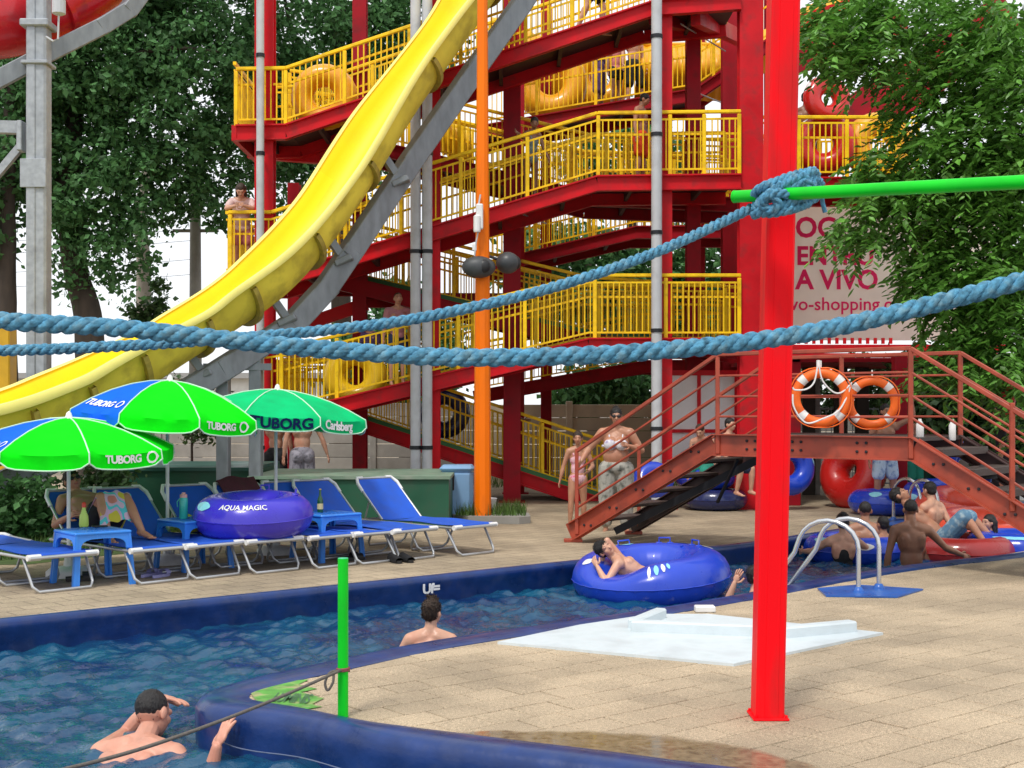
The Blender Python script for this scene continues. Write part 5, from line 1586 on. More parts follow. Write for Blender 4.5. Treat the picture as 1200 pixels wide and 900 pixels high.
# near tree on the right with long leaves, partly over the banner
def right_twigs(q, rnd):
    ends = []
    zones = [(1075, 35, 130, 62, 260), (1000, 40, 52, 50, 90), (1160, 130, 70, 95, 230), (1100, 125, 60, 45, 60), (1120, 200, 120, 45, 240), (1050, 222, 50, 22, 80), (1145, 285, 92, 60, 230), (1010, 268, 34, 20, 40), (1105, 330, 40, 40, 70), (1165, 385, 70, 75, 220), (1130, 428, 55, 30, 60), (1230, 300, 60, 250, 240)]
    for (zx, zy, rx, ry, n) in zones:
        for _ in range(int(n * 1.6)):
            while True:
                a, b = rnd.uniform(-1, 1), rnd.uniform(-1, 1)
                if a * a + b * b < 1: break
            d = 17.0 + rnd.gauss(0, .55)
            c = P(zx + a * rx, zy + b * ry, d)
            out = Vector((-.5 + rnd.gauss(0, .7), rnd.gauss(-.2, .6), rnd.gauss(-.10, .35))).normalized()
            L = rnd.uniform(.28, .55); nl = rnd.randint(9, 15)
            side = out.cross(Vector((0, 0, 1))).normalized()
            for k in range(nl):
                t = (k + .5) / nl; p = c + out * (L * t) + Vector((0, 0, -.22 * t * t))
                s = (1 if k % 2 else -1)
                ld = (side * s * rnd.uniform(.6, 1.1) + out * rnd.uniform(.4, .9) + Vector((0, 0, rnd.uniform(-.75, -.1)))).normalized()
                sz = rnd.uniform(.085, .165); w = ld.cross(Vector((rnd.gauss(0, .35), rnd.gauss(0, .35), 1))).normalized()
                nn = ld.cross(w); wd = sz * .24
                q.add([p, p + ld * sz * .35 + w * wd - nn * sz * .05, p + ld * sz * .75 + w * wd * .55 - nn * sz * .07, p + ld * sz, p + ld * sz * .75 - w * wd * .55 - nn * sz * .07, p + ld * sz * .35 - w * wd - nn * sz * .05, p + ld * sz * .5 + nn * sz * .05],
                      [(0, 1, 6), (1, 2, 6), (2, 3, 6), (3, 4, 6), (4, 5, 6), (5, 0, 6)])
d = 17.2
tree("ash_tree", "leafy green tree overhanging the banner along the right picture edge", (XA(1290, d), d, 0),
     ([(XA(1290, d), d, -.1), P(1285, 400, d), P(1270, 200, d), P(1240, -40, d)], .24, .1),
     [([P(1275, 260, d), P(1190, 180, d), P(1080, 120, d)], .07, .015), ([P(1280, 360, d), P(1200, 300, d), P(1080, 270, d)], .06, .012), ([P(1262, 150, d), P(1150, 60, d), P(1010, 30, d)], .07, .012), ([P(1283, 420, d), P(1200, 400, d), P(1110, 410, d)], .05, .01), ([P(1180, 160, d - .3), P(1150, 152, d - .4), P(1140, 165, d - .5)], .02, .008)],
     [E(1190, 100, d + .7, 60, 90, .8), E(1180, 280, d + .7, 80, 110, .9), E(1100, 40, d + .9, 110, 45, .7)], 3000, .15, LEAF_M, BARK, 61, .5, None, .5, right_twigs)

# concrete utility pole and wires
up_ = thing("utility_pole", "concrete utility pole above the slide, between the dark trees", "utility pole", (XA(229, 34), 34, 0))
q = MB(); x = XA(229, 34); q.lathe((x, 34, -.1), [(.19, 0), (.14, 7.5), (.13, 7.6)], 10); obj("pole", q, CONC, up_, 40)
q = MB(); q.box((x, 34, 6.35), (1.2, .08, .08)); obj("cross_arm", q, CONC, up_)
for k, (z, sg) in enumerate(((6.4, .4), (6.1, .45), (5.6, .5), (5.2, .5))):
    q = MB(); q.tube([Vector((x - 24 * (1 - t / 12) , 34 + 6 * (1 - t / 12), z + .6 * (1 - t / 12) - sg * 4 * (t / 12) * (1 - t / 12))) for t in range(13)], .006, 5); obj("wire", q, DKMETAL, up_)
yp = MB(); yp.cbox((XA(4, 22), 22, 1.6), (.34, .34, 3.2), .02)
solo("yellow_post", yp, mat("yellow post paint", (.62, .36, .01), .45, var=.15), "yellow post at the left picture edge above the slide", "post", (XA(4, 22), 22, 0))
# pale far building low behind the trees
fb = thing("far_building", "pale low building far behind the trees at the left", "building", (XA(110, 70), 72, 0))
q = MB(); q.bbox((-34, 70, 0), (-9, 78, 3.3)); obj("wall", q, mat("pale render", (.62, .62, .60), .8, var=.08), fb)
q = MB(); q.bbox((-34.6, 69.5, 3.3), (-8.4, 78.5, 3.6)); obj("roof", q, mat("grey roof", (.3, .3, .3), .8), fb)
for k in range(9):
    x = -32.5 + k * 2.6; q = MB(); q.bbox((x, 69.93, 1.0), (x + 1.3, 70.05, 2.3)); w_ = obj("window", q, mat("window glass", (.05, .07, .08), .1), fb)
    q = MB(); q.bbox((x - .06, 69.9, .92), (x + 1.36, 69.99, 1.0)); obj("sill", q, WHITE, w_)
# ------------------------------------------------------------------ inflatable tubes
def vinyl(name, col, rough=.3):
    return mat(name, col, rough, var=.08, vscale=3, coat=.25)
VBLUE = vinyl("blue vinyl", (.012, .055, .52)); VVIO = vinyl("violet blue vinyl", (.045, .030, .50)); VRED = vinyl("red vinyl", (.58, .018, .014)); VCOR = vinyl("coral vinyl", (.85, .10, .055))
VYEL = vinyl("yellow vinyl", (.80, .36, .004), .4); VDRED = vinyl("deep red vinyl", (.33, .022, .022)); VNAVY = vinyl("navy vinyl", (.012, .02, .10)); VCYAN = vinyl("cyan print", (.25, .65, .80)); VLEM = vinyl("lemon vinyl", (.80, .52, .01), .4)
def tube_ring(label, c, Rm, r, M, m, patches=(), handles=(), word=None, group="inflatable tubes", sq=1.0, dent=None):
    root = thing("inflatable_tube", label, "swim tube", c, group)
    c = Vector(c)
    def s(a, b, o=0.0):
        pk = 1 - .035 * abs(math.sin(a * 15)) ** 6 * (abs(math.cos(b)) ** 2)
        rr = r * pk + o
        # a seam where the two skins are welded
        return c + M @ Vector(((Rm + rr * math.cos(b)) * math.cos(a), (Rm + rr * math.cos(b)) * math.sin(a) * sq, rr * .96 * math.sin(b) * (1 - (dent[1] * math.exp(-((((a - dent[0] + PI) % (2 * PI)) - PI) / .55) ** 2) if dent and math.sin(b) > 0 else 0))))
    q = MB(); q.grid(lambda u, v: s(2 * PI * u, 2 * PI * v), 90, 20, True); obj("ring", q, m, root, 70)
    q = MB(); q.tube([s(2 * PI * k / 60, 0, .002) for k in range(60)], .006, 5, closed=True); obj("seam", q, m, root, 60)
    for (a, b, da, db, pm) in patches:
        q = MB(); q.grid(lambda u, v: s(a + da * (u - .5) * math.sin(PI * (.1 + .8 * v)), b + db * (v - .5), .004), 8, 6); obj("print", q, pm, root, 70)
    for (a, b) in handles:
        p0 = s(a - .10, b, 0); p1 = s(a + .10, b, 0); n_ = (s(a, b, .1) - s(a, b)).normalized()
        q = MB(); q.tube([p0, p0 + n_ * .05, p1 + n_ * .05, p1], .009, 7); q.cbox((p0), (.06, .05, .012), .004); q.cbox(p1, (.06, .05, .012), .004); obj("handle", q, m, root, 60)
    for (body, a, b, size, pm) in (word or ()):
        text("lettering", body, size, pm, lambda x, y: s(a + x / (Rm + r), b + y / r, .005), root, size * .02)
    q = MB(); q.lathe(s(.7, 1.9, .0), [(.016, -.01), (.016, .012), (.008, .018)], 10, M); obj("valve", q, m, root)
    return root
I3 = Matrix.Identity(3)
def RX(d): return Matrix.Rotation(R(d), 3, 'X')
def RZ(d): return Matrix.Rotation(R(d), 3, 'Z')
def RY(d): return Matrix.Rotation(R(d), 3, 'Y')
TC = Vector((XA(763, 12.75), 12.75, WZ + .17))
tube_ring("big blue tube floating with the boy lying back in it", TC, .545, .245, RY(-3) @ RX(3), VBLUE,
          [(-3.0, 1.2, .16, .5, WHITE), (-1.60, 1.0, .07, .6, VCYAN), (-1.70, .95, .05, .75, WHITE), (-1.50, 1.05, .06, .5, WHITE), (-1.42, 1.1, .05, .35, VCYAN), (1.9, 1.4, .3, .5, VCYAN), (.35, 1.2, .45, .35, WHITE), (.9, 1.1, .3, .4, WHITE)], [(1.2, 1.4), (1.9, 1.2), (.5, 1.5)], dent=(R(226), .62))
vt = Vector((-2.62, 12.98, .345 + .185))
tube_ring("violet blue tube lying across two loungers, lettered in white", vt, .385, .215, RZ(0) @ RX(4), VVIO, [(-2.5, .75, .5, .5, VCYAN)], [(1.5, 1.3), (.2, 1.4)],
          [("AQUA MAGIC", R(-90), .80, .085, WHITE)])
# tubes about the tower and beyond
tube_ring("yellow tube leaning behind the railing at the upper left of the tower", P(380, 114, 21.2), .36, .19, RY(28) @ RX(90), VYEL)
tube_ring("lemon yellow tube with a big hole behind the lowest ramp railing", P(416, 440, 21.2), .34, .18, RY(20) @ RX(84), VLEM)
tube_ring("navy tube hung behind the lowest ramp near the grey pipes", P(521, 484, 23.1), .30, .15, RY(0) @ RX(86), VNAVY)
tube_ring("yellow tube standing left of the walkers on the highest visible ramp", P(645, 98, 26.0), .50, .26, RX(86), VYEL)
tube_ring("yellow tube standing nearest the walkers on the highest visible ramp", P(703, 92, 26.9), .44, .24, RX(88), VYEL)
tube_ring("red tube standing on the right-hand landing, held by a bather", P(966, 170, 21.7), .34, .20, RZ(-12) @ RX(86), VRED, [(2.2, .3, .5, .8, WHITE)])
tube_ring("red tube raised above the landing rail among the leaves", P(969, 117, 21.5), .26, .155, RZ(10) @ RX(82), VRED, [(2.6, .3, .5, .8, WHITE), (.3, .3, .5, .8, WHITE)])
tube_ring("yellow tube behind the right end of the landing rail", P(1030, 172, 21.8), .38, .22, RX(84), VYEL)
tube_ring("large red tube leaning on the screen below the bridge deck", P(1000, 553, 20.9), .36, .25, RZ(-52) @ RX(74), VRED, [(2.5, .8, .3, 1.0, WHITE)])
tube_ring("blue tube standing on edge right of the red column under the bridge", P(925, 548, 20.4), .28, .16, RZ(20) @ RX(84), VBLUE, [(.3, .6, .6, .9, VCYAN)])
tube_ring("blue tube lying on the far bank beside the distant ladder", Vector((XA(1040, 19.6), 19.6, .19)), .40, .19, I3, VBLUE, [(-1.2, .7, .5, .6, VCYAN), (-.4, .8, .4, .6, VCYAN), (-2.2, .9, .4, .6, VCYAN)])
tube_ring("coral red tube lying under the right stair of the bridge", Vector((XA(1135, 17.9), 17.9, .17)), .50, .24, RX(14), VCOR, [(-1.6, 1.0, .6, .5, vinyl("pale pink print", (.85, .45, .42)))])
tube_ring("blue tube behind the coral one under the right stair", Vector((XA(1110, 19.6), 19.6, .30)), .46, .20, RX(4), VBLUE)
tube_ring("coral tube floating behind the girl with dark hair", Vector((XA(1152, 16.9), 16.9, WZ + .22)), .46, .22, RX(10), VCOR)
tube_ring("deep red tube among the bathers, the man in patterned shorts lying on it", Vector((XA(1122, 15.75), 15.75, WZ + .10)), .50, .19, RZ(10), VDRED, [(-.3, .8, .4, .6, WHITE)])
tube_ring("blue tube at the right edge beside the deep red one", Vector((XA(1192, 15.9), 15.9, WZ + .12)), .42, .20, I3, VBLUE, [(-1.9, .9, 1.2, .25, VCYAN)])
tube_ring("blue and cyan tube around the woman in the black swimsuit", Vector((XA(1000, 15.75), 15.75, WZ + .11)), .42, .18, I3, VBLUE, [(-.5, .8, .7, .5, VCYAN), (-2.6, .9, .5, .5, VCYAN), (-1.6, .5, .4, .5, WHITE)])
tube_ring("blue tube leaning beside the stair behind the woman in the wrap", P(766, 562, 18.9), .17, .12, RX(60), VBLUE)
tube_ring("blue tube lying behind the bridge stair, under the seated boys", Vector((XA(838, 20.5), 20.5, .17)), .34, .17, I3, VNAVY)
tube_ring("second blue tube of the pile the boys sit on", Vector((XA(826, 20.7), 20.7, .50)), .32, .165, RX(3), VBLUE)
tube_ring("small blue tube seen between the treads of the right stair", P(1134, 546, 18.6), .26, .13, RX(60), VBLUE, [(-1.3, .8, .4, .5, VCYAN)])
# yellow flume wall on the rear ramp of the tower
FY = mat("yellow flume shell", (.80, .38, .006), .4, var=.12, vscale=2)
fl = thing("flume_tub", "orange yellow flume start tub with ribbed sides on the highest visible ramp", "flume", P(800, 110, 25.7))
q = MB()
c_ = P(800, 110, 26.2)
q.grid(lambda u, v: Vector((c_.x - 1.0 + 2.0 * v, c_.y - .55 * math.cos(PI * (u - .5)) + .03 * math.sin(v * 60), c_.z - .15 + 1.15 * u)), 12, 60); obj("shell", q, FY, fl, 50)
q = MB(); q.grid(lambda u, v: Vector((c_.x + 1.0 + 2.2 * v, c_.y - .4 * math.cos(PI * (u - .5)) + .02 * math.sin(v * 60), c_.z + .05 + .9 * u + 1.2 * v)), 12, 50); obj("shell", q, FY, fl, 50)
q = MB(); q.tube([c_ + Vector((-1.0, -.02, 1.0)), c_ + Vector((1.0, -.02, 1.0))], .05, 8); obj("rim", q, FY, fl, 50)
fl2 = thing("flume_end", "yellow ribbed flume trough behind the orange lamp post on the third ramp", "flume", P(535, 160, 24.2))
q = MB(); a_, b_ = P(505, 150, 24.0), P(556, 176, 24.4)
q.grid(lambda u, v: a_.lerp(b_, v) + Vector((0, -.3 * math.sin(PI * u), -.38 * math.cos(PI * u) - .02 * math.sin(v * 50))), 14, 40); obj("trough", q, VLEM, fl2, 50)
q = MB(); q.grid(lambda u, v: P(575, 60, 27.5).lerp(P(700, 110, 27.5), v) + Vector((0, -.45 * math.sin(PI * u), -.75 * math.cos(PI * u) - .015 * math.sin(v * 80))), 14, 60); obj("trough", q, FY, fl2, 50)

# ------------------------------------------------------------------ people
def skin_mat(name, col):
    m = mat(name, col, .44, var=.14, vscale=9, dirt=(col[0] * .95, col[1] * .72, col[2] * .68), dirt_amt=.7, dscale=5, bump=.12, bscale=140)
    b = m.node_tree.nodes["Principled BSDF"]
    b.inputs["Subsurface Weight"].default_value = .06; b.inputs["Subsurface Radius"].default_value = (.02, .008, .004); b.inputs["Subsurface Scale"].default_value = .5
    return m
SK = {'fair': skin_mat("fair skin", (.60, .33, .225)), 'tan': skin_mat("tanned skin", (.45, .22, .135)), 'brown': skin_mat("brown skin", (.28, .135, .08)), 'pink': skin_mat("sunburnt skin", (.62, .30, .21)), 'deep': skin_mat("deep brown skin", (.17, .08, .05))}
HAIR = {'black': mat("black hair", (.012, .010, .010), .5, var=.5, vscale=40, bump=1, bscale=120, stretch=(1, 1, .3)), 'brown': mat("brown hair", (.045, .026, .016), .55, var=.5, vscale=40, bump=1, bscale=120, stretch=(1, 1, .3))}
EYE = mat("dark eye", (.012, .010, .010), .2); LIP = mat("lips", (.40, .12, .10), .5)
CL_ = {}
def cloth(name, col, pat=None, scale=18):
    return mat(name, col, .85, var=.12 if pat is None else .1, vscale=10, dirt=pat, dirt_amt=1.0 if pat else 0, dscale=scale, bump=.2, bscale=200)
def remesh(name, prims, vox, m, parent, smooth_it=3, disp=0.0):
    q = MB()
    for p in prims:
        if p[0] == 'c': q.cap(p[1], p[2], p[3], p[4])
        else: q.ell(p[1], p[2], p[3])
    me = q.mesh("tmp"); o = bpy.data.objects.new("tmp", me); COL.objects.link(o)
    md = o.modifiers.new("r", 'REMESH'); md.mode = 'VOXEL'; md.voxel_size = vox; md.adaptivity = 0
    if smooth_it:
        ms = o.modifiers.new("s", 'SMOOTH'); ms.factor = .5; ms.iterations = smooth_it
    dg = bpy.context.evaluated_depsgraph_get()
    ev = o.evaluated_get(dg)
    m2 = bpy.data.meshes.new_from_object(ev)
    bpy.data.objects.remove(o); bpy.data.meshes.remove(me)
    return m2
def finish(me, name, m, parent, extra=None, disp=0.0, relax=None):
    off = OFF[parent.name]
    if extra is not None and extra.v:
        v = [tuple(x.co) for x in me.vertices]; f = [tuple(p.vertices) for p in me.polygons]; b = len(v)
        v += [tuple(x) for x in extra.v]; f += [tuple(i + b for i in g) for g in extra.f]
        bpy.data.meshes.remove(me); me = bpy.data.meshes.new(name); me.from_pydata(v, [], f); me.update()
    n = len(me.vertices); co = np.empty(n * 3); me.vertices.foreach_get("co", co); co = co.reshape(-1, 3)
    if disp:
        nr = np.empty(n * 3); me.vertices.foreach_get("normal", nr); nr = nr.reshape(-1, 3)
        d = np.array([noise.noise(Vector(c * 26)) + .7 * noise.noise(Vector(c * np.array([70, 70, 30]))) for c in co]) * disp
        co = co + nr * d[:, None]
    if relax:
        its, keep = relax
        ne = len(me.edges); ed = np.empty(ne * 2, dtype=np.int64); me.edges.foreach_get("vertices", ed); ed = ed.reshape(-1, 2)
        cnt = np.zeros(n); np.add.at(cnt, ed[:, 0], 1); np.add.at(cnt, ed[:, 1], 1); cnt[cnt == 0] = 1
        w_ = np.ones(n)
        for (c_k, r_k) in keep: w_ *= np.clip((np.linalg.norm(co - np.array(c_k), axis=1) - r_k) / (.3 * r_k), 0, 1)
        for _ in range(its):
            ac = np.zeros_like(co); np.add.at(ac, ed[:, 0], co[ed[:, 1]]); np.add.at(ac, ed[:, 1], co[ed[:, 0]])
            co = co + (ac / cnt[:, None] - co) * (.6 * w_)[:, None]
    me.vertices.foreach_set("co", (co - np.array(off)).ravel()); me.update()
    me.polygons.foreach_set("use_smooth", [True] * len(me.polygons)); me.name = name
    me.materials.clear(); me.materials.append(m)
    o = bpy.data.objects.new(name, me); link(o); o.parent = parent; OFF[o.name] = off
    return o
def frame_from(x, y, z): return Matrix((x, y, z)).transposed()

def person(label, pos, h, yaw, skin='tan', hair=('short', 'black'), wear=(), female=False, fat=1.0, lean=0, side=0, pelvis=None,
           aL=((.22, .05, -1), (.10, -.15, -1)), aR=((-.22, .05, -1), (-.10, -.15, -1)), lL=((.05, 0, -1), (.02, .05, -1)), lR=((-.05, 0, -1), (-.02, .05, -1)),
           head=(0, 0), vox=.011, hands=True, face=True, curl=.5, hdirs={}, twist=0, bust=False, extra_fn=None, neck_fwd=0.0):
    """pos = point on the ground (or floor) under the pelvis; +x of the body is the person's left; the body faces -y at yaw 0"""
    root = thing("person", label, "person", pos)
    Z = RZ(yaw); pos = Vector(pos)
    X_ = Z @ Vector((1, 0, 0)); Yb = Z @ Vector((0, 1, 0)); Zu = Vector((0, 0, 1))
    T = Z @ RX(lean) @ RY(side)          # torso frame (lean > 0 bends forward)
    tx = T @ Vector((1, 0, 0)); ty = T @ Vector((0, 1, 0)); tz = T @ Vector((0, 0, 1))
    TW = T @ RZ(twist); sx = TW @ Vector((1, 0, 0)); sy = TW @ Vector((0, 1, 0))
    pz = .505 * h if pelvis is None else pelvis
    pc = pos + Zu * pz                    # hip centre
    f = fat
    Mt = frame_from(tx, ty, tz); Ms = frame_from(sx, sy, tz)
    prims = []; A = prims.append
    wH = (.092 if female else .083) * f; wC = (.088 if female else .098) * (1 + (f - 1) * .8)
    hip = pc; waist = pc + tz * .115 * h; chest = pc + tz * .225 * h + ty * .004 * h; shc = pc + tz * .305 * h
    A(('e', hip + tz * .02 * h, (wH * h, .068 * h * f, .075 * h), Mt))
    A(('e', waist, ((.070 if female else .078) * h * f * (1 + (f - 1) * .6), .056 * h * f * (1 + (f - 1) * .8), .10 * h), Mt))
    A(('e', chest, (wC * h, .064 * h * (1 + (f - 1) * .7), .105 * h), Ms))
    hw = (.098 if female else .112) * h * (1 + (f - 1) * .5)
    sh = {1: shc + sx * hw, -1: shc - sx * hw}
    for s in (1, -1):
        A(('c', shc + sx * s * hw * .30 + tz * .012 * h, sh[s] - tz * .012 * h, .044 * h, .035 * h * (1 + (f - 1) * .6)))
        A(('c', shc + sx * s * .02 * h + tz * .035 * h, sh[s] + tz * .008 * h, .030 * h, .026 * h))      # trapezius
        A(('c', pc + tx * s * .045 * h + ty * .032 * h - tz * .018 * h, pc + tx * s * .048 * h + ty * .030 * h - tz * .03 * h, .050 * h * f, .05 * h * f))   # buttock
        A(('c', chest + sx * s * .055 * h + sy * .040 * h + tz * .03 * h, chest + sx * s * .05 * h + sy * .035 * h - tz * .02 * h, .034 * h, .03 * h))      # shoulder blade
        if bust: A(('e', chest + sx * s * .045 * h - sy * .055 * h * f - tz * .01 * h, (.040 * h * f, .036 * h * f, .042 * h * f), Ms))
        elif not female: A(('e', chest + sx * s * .043 * h - sy * .040 * h + tz * .022 * h, (.045 * h, .028 * h, .035 * h), Ms))
    nb_ = shc + tz * .02 * h; nt = shc + tz * .085 * h - sy * (.012 + neck_fwd) * h
    A(('c', nb_ - tz * .02 * h, nt, .037 * h * (.9 if female else 1.05), .030 * h * (.9 if female else 1.05)))
    # head
    HM = T @ RZ(head[0]) @ RX(head[1])
    hx = HM @ Vector((1, 0, 0)); hy = HM @ Vector((0, 1, 0)); hz = HM @ Vector((0, 0, 1)); Mh = frame_from(hx, hy, hz)
    hs = h * (1.0 if h > 1.45 else 1.0 + (1.45 - h) * .32)
    hc = nt + hz * .056 * hs - hy * .008 * hs
    A(('e', hc + hz * .010 * hs + hy * .006 * hs, (.0445 * hs, .056 * hs, .053 * hs), Mh))
    A(('e', hc - hz * .022 * hs - hy * .018 * hs, (.037 * hs, .040 * hs, .044 * hs), Mh))
    A(('e', hc - hz * .050 * hs - hy * .034 * hs, (.019 * hs, .017 * hs, .015 * hs), Mh))
    A(('c', hc - hz * .004 * hs - hy * .054 * hs, hc - hz * .020 * hs - hy * .064 * hs, .0055 * hs, .0085 * hs))
    A(('c', hc + hz * .010 * hs - hy * .046 * hs + hx * .02 * hs, hc + hz * .010 * hs - hy * .046 * hs - hx * .02 * hs, .011 * hs, .011 * hs))
    for s in (1, -1):
        A(('e', hc - hz * .010 * hs + hx * s * .046 * hs + hy * .004 * hs, (.0075 * hs, .013 * hs, .019 * hs), Mh))
        A(('e', hc - hz * .018 * hs + hx * s * .022 * hs - hy * .036 * hs, (.016 * hs, .014 * hs, .016 * hs), Mh))
    # limbs
    ua, fa = .175 * h, .145 * h; th, shn = .243 * h, .240 * h
    bodyx = MB(); J = {}
    def ik(a, tgt, l1, l2, pole):
        d = tgt - a; L = min(d.length, (l1 + l2) * .999); dn = d.normalized()
        x = (l1 * l1 - l2 * l2 + L * L) / (2 * L); y = math.sqrt(max(l1 * l1 - x * x, 0))
        pl = (pole - dn * pole.dot(dn)).normalized()
        return a + dn * x + pl * y, a + dn * L
    for s, spec in ((1, aL), (-1, aR)):
        a = sh[s]
        if spec[0] == 'ik': e, w = ik(a, Vector(spec[1]), ua, fa, Vector(spec[2]).normalized())
        else:
            e = a + (Z @ Vector(spec[0])).normalized() * ua; w = e + (Z @ Vector(spec[1])).normalized() * fa
        ff = 1 + (f - 1) * .8
        A(('c', a, a.lerp(e, .45), .034 * h * ff, .0285 * h * ff)); A(('c', a.lerp(e, .45), e, .0285 * h * ff, .0225 * h * ff))
        A(('c', e, e.lerp(w, .35), .0235 * h * ff, .0245 * h * ff)); A(('c', e.lerp(w, .35), w, .0245 * h * ff, .0155 * h))
        J['e%d' % s] = e; J['w%d' % s] = w
        d = (Vector(hdirs[s][0]).normalized() if s in hdirs else (w - e).normalized())
        if s in hdirs: nrm = Vector(hdirs[s][1])
        else: nrm = -X_ * s + (-Yb) * .4
        nrm = (nrm - d * nrm.dot(d)).normalized(); lat = d.cross(nrm)
        if s in hdirs and len(hdirs[s]) > 2: thumb_s = hdirs[s][2]
        else: thumb_s = 1 if lat.dot(-Yb) > 0 else -1
        k = h / 1.75
        pm = w + d * .045 * k
        A(('c', w + d * .005 * k, w + d * .04 * k, .0165 * k, .02 * k))
        A(('e', pm + d * .01 * k, (.041 * k, .0165 * k, .048 * k), frame_from(lat, nrm, d)))
        cr = curl if s not in hdirs or len(hdirs[s]) < 4 else hdirs[s][3]
        tgt = prims if vox < .006 else None
        for i, (fo_, fl_) in enumerate(((1.5, .074), (.5, .083), (-.5, .078), (-1.5, .062))):
            p = pm + d * (.044 - .004 * abs(fo_)) * k + lat * (fo_ * .0195 * k * thumb_s)
            dd = (d + lat * (fo_ * (.13 if s in hdirs else .075) * thumb_s)).normalized(); seg = [p - dd * .012 * k]
            for j in range(3):
                a_ = cr * (.35 + .28 * j) * (1 + .08 * i)
                dd = (dd * math.cos(a_ * .6) + nrm * math.sin(a_ * .6)).normalized()
                p = p + dd * fl_ * k * (.42, .33, .25)[j]; seg.append(p)
            r0 = .0098 * k
            if tgt is not None:
                for q0, q1, ra, rb in zip(seg[:-1], seg[1:], (r0, r0, r0 * .92, r0 * .85), (r0, r0 * .92, r0 * .85, r0 * .72)): A(('c', q0, q1, ra, rb))
            elif hands: bodyx.tube(seg, r0, 6, r_fn=lambda t: r0 * (1.05 - .35 * t))
        tb = pm - d * .030 * k + lat * (.030 * k * thumb_s); d1 = (d * .75 + lat * (.75 * thumb_s) + nrm * .35).normalized(); d2 = (d * .95 + lat * (.25 * thumb_s) + nrm * .35).normalized()
        seg = [tb, tb + d1 * .040 * k, tb + d1 * .040 * k + d2 * .03 * k, tb + d1 * .040 * k + d2 * .052 * k]
        if tgt is not None:
            for q0, q1, ra, rb in zip(seg[:-1], seg[1:], (.015 * k, .0125 * k, .011 * k), (.0125 * k, .011 * k, .009 * k)): A(('c', q0, q1, ra, rb))
        elif hands: bodyx.tube(seg, .0125 * k, 6, r_fn=lambda t: k * (.014 - .005 * t))
    legs = {}
    for s, spec in ((1, lL), (-1, lR)):
        hp = pc + tx * s * .052 * h * f
        kn = hp + (Z @ Vector(spec[0])).normalized() * th; an = kn + (Z @ Vector(spec[1])).normalized() * shn
        ff = 1 + (f - 1) * 1.1
        A(('c', hp, hp.lerp(kn, .5), .053 * h * ff, .046 * h * ff)); A(('c', hp.lerp(kn, .5), kn, .046 * h * ff, .0325 * h * ff))
        A(('c', kn, kn.lerp(an, .3), .0315 * h * ff, .0335 * h * ff)); A(('c', kn.lerp(an, .3), an, .0335 * h * ff, .0195 * h))
        A(('e', kn.lerp(an, .28) + (Z @ Vector((0, .012 * h, 0))), (.026 * h, .026 * h, .05 * h), None))
        fd_ = Z @ Vector((.12 * s, -1, -.05)) if len(spec) < 3 else Z @ Vector(spec[2])
        fd_ = fd_.normalized()
        A(('c', an - fd_ * .018 * h - Zu * .012 * h, an + fd_ * .035 * h - Zu * .018 * h, .021 * h, .019 * h)); A(('c', an + fd_ * .035 * h - Zu * .020 * h, an + fd_ * .095 * h - Zu * .029 * h, .020 * h, .012 * h))
        lt = fd_.cross(Zu).normalized()
        for t in range(5):
            o_ = (t - 2) * .0085 * h
            b0 = an + fd_ * (.090 - .004 * abs(t - 1)) * h + lt * o_ - Zu * .031 * h
            bodyx.tube([b0, b0 + fd_ * .016 * h, b0 + fd_ * .024 * h - Zu * .002 * h], .0058 * h, 6)
        legs[s] = (hp, kn, an)
    me = remesh("body", prims, vox, None, root, 2 if vox < .006 else 3)
    keep_ = [(hc, .13 * hs)] + [(J['w%d' % s], .21 * h / 1.75) for s in (1, -1)] + [(legs[s][2], .20 * h) for s in (1, -1)]
    finish(me, "body", SK[skin], root, bodyx, 0.0, (int(max(4, min(26, (.020 / vox) ** 2 * 1.6))), keep_))
    # hair
    style, colr = hair
    hm = HAIR[colr]
    if style != 'bald':
        hp_ = []
        if style == 'buzz':
            hp_.append(('e', hc + hz * .014 * hs + hy * .010 * hs, (.0455 * hs, .0545 * hs, .052 * hs), Mh))
        else:
            hp_.append(('e', hc + hz * .019 * hs + hy * .010 * hs, (.0485 * hs, .0575 * hs, .0525 * hs), Mh))
            hp_.append(('e', hc - hz * .006 * hs + hy * .026 * hs, (.043 * hs, .037 * hs, .042 * hs), Mh))
        if style == 'long':
            for s in (-1, 0, 1):
                hp_.append(('c', hc + hx * s * .03 * hs + hy * .032 * hs, hc + hx * s * .034 * hs + hy * .045 * hs - hz * .135 * hs, .030 * hs, .017 * hs))
            for s in (-1, 1): hp_.append(('c', hc + hx * s * .045 * hs + hy * .008 * hs + hz * .01 * hs, hc + hx * s * .05 * hs + hy * .015 * hs - hz * .09 * hs, .012 * hs, .010 * hs))
        if style == 'bun': hp_.append(('e', hc + hz * .055 * hs + hy * .045 * hs, (.026 * hs, .026 * hs, .024 * hs), Mh))
        if style == 'tail': hp_.append(('c', hc + hz * .02 * hs + hy * .06 * hs, hc - hz * .08 * hs + hy * .075 * hs, .018 * hs, .010 * hs))
        if style == 'tuft':
            for a in range(7): hp_.append(('c', hc + hz * .055 * hs + hx * .006 * (a - 3) * hs - hy * .01 * hs, hc + hz * (.075 + .006 * (a % 3)) * hs + hx * .009 * (a - 3) * hs + hy * (.012 * (a % 2)) * hs, .013 * hs, .005 * hs))
        me = remesh("hair", hp_, min(vox, .009), None, root, 1)
        tufts = MB()
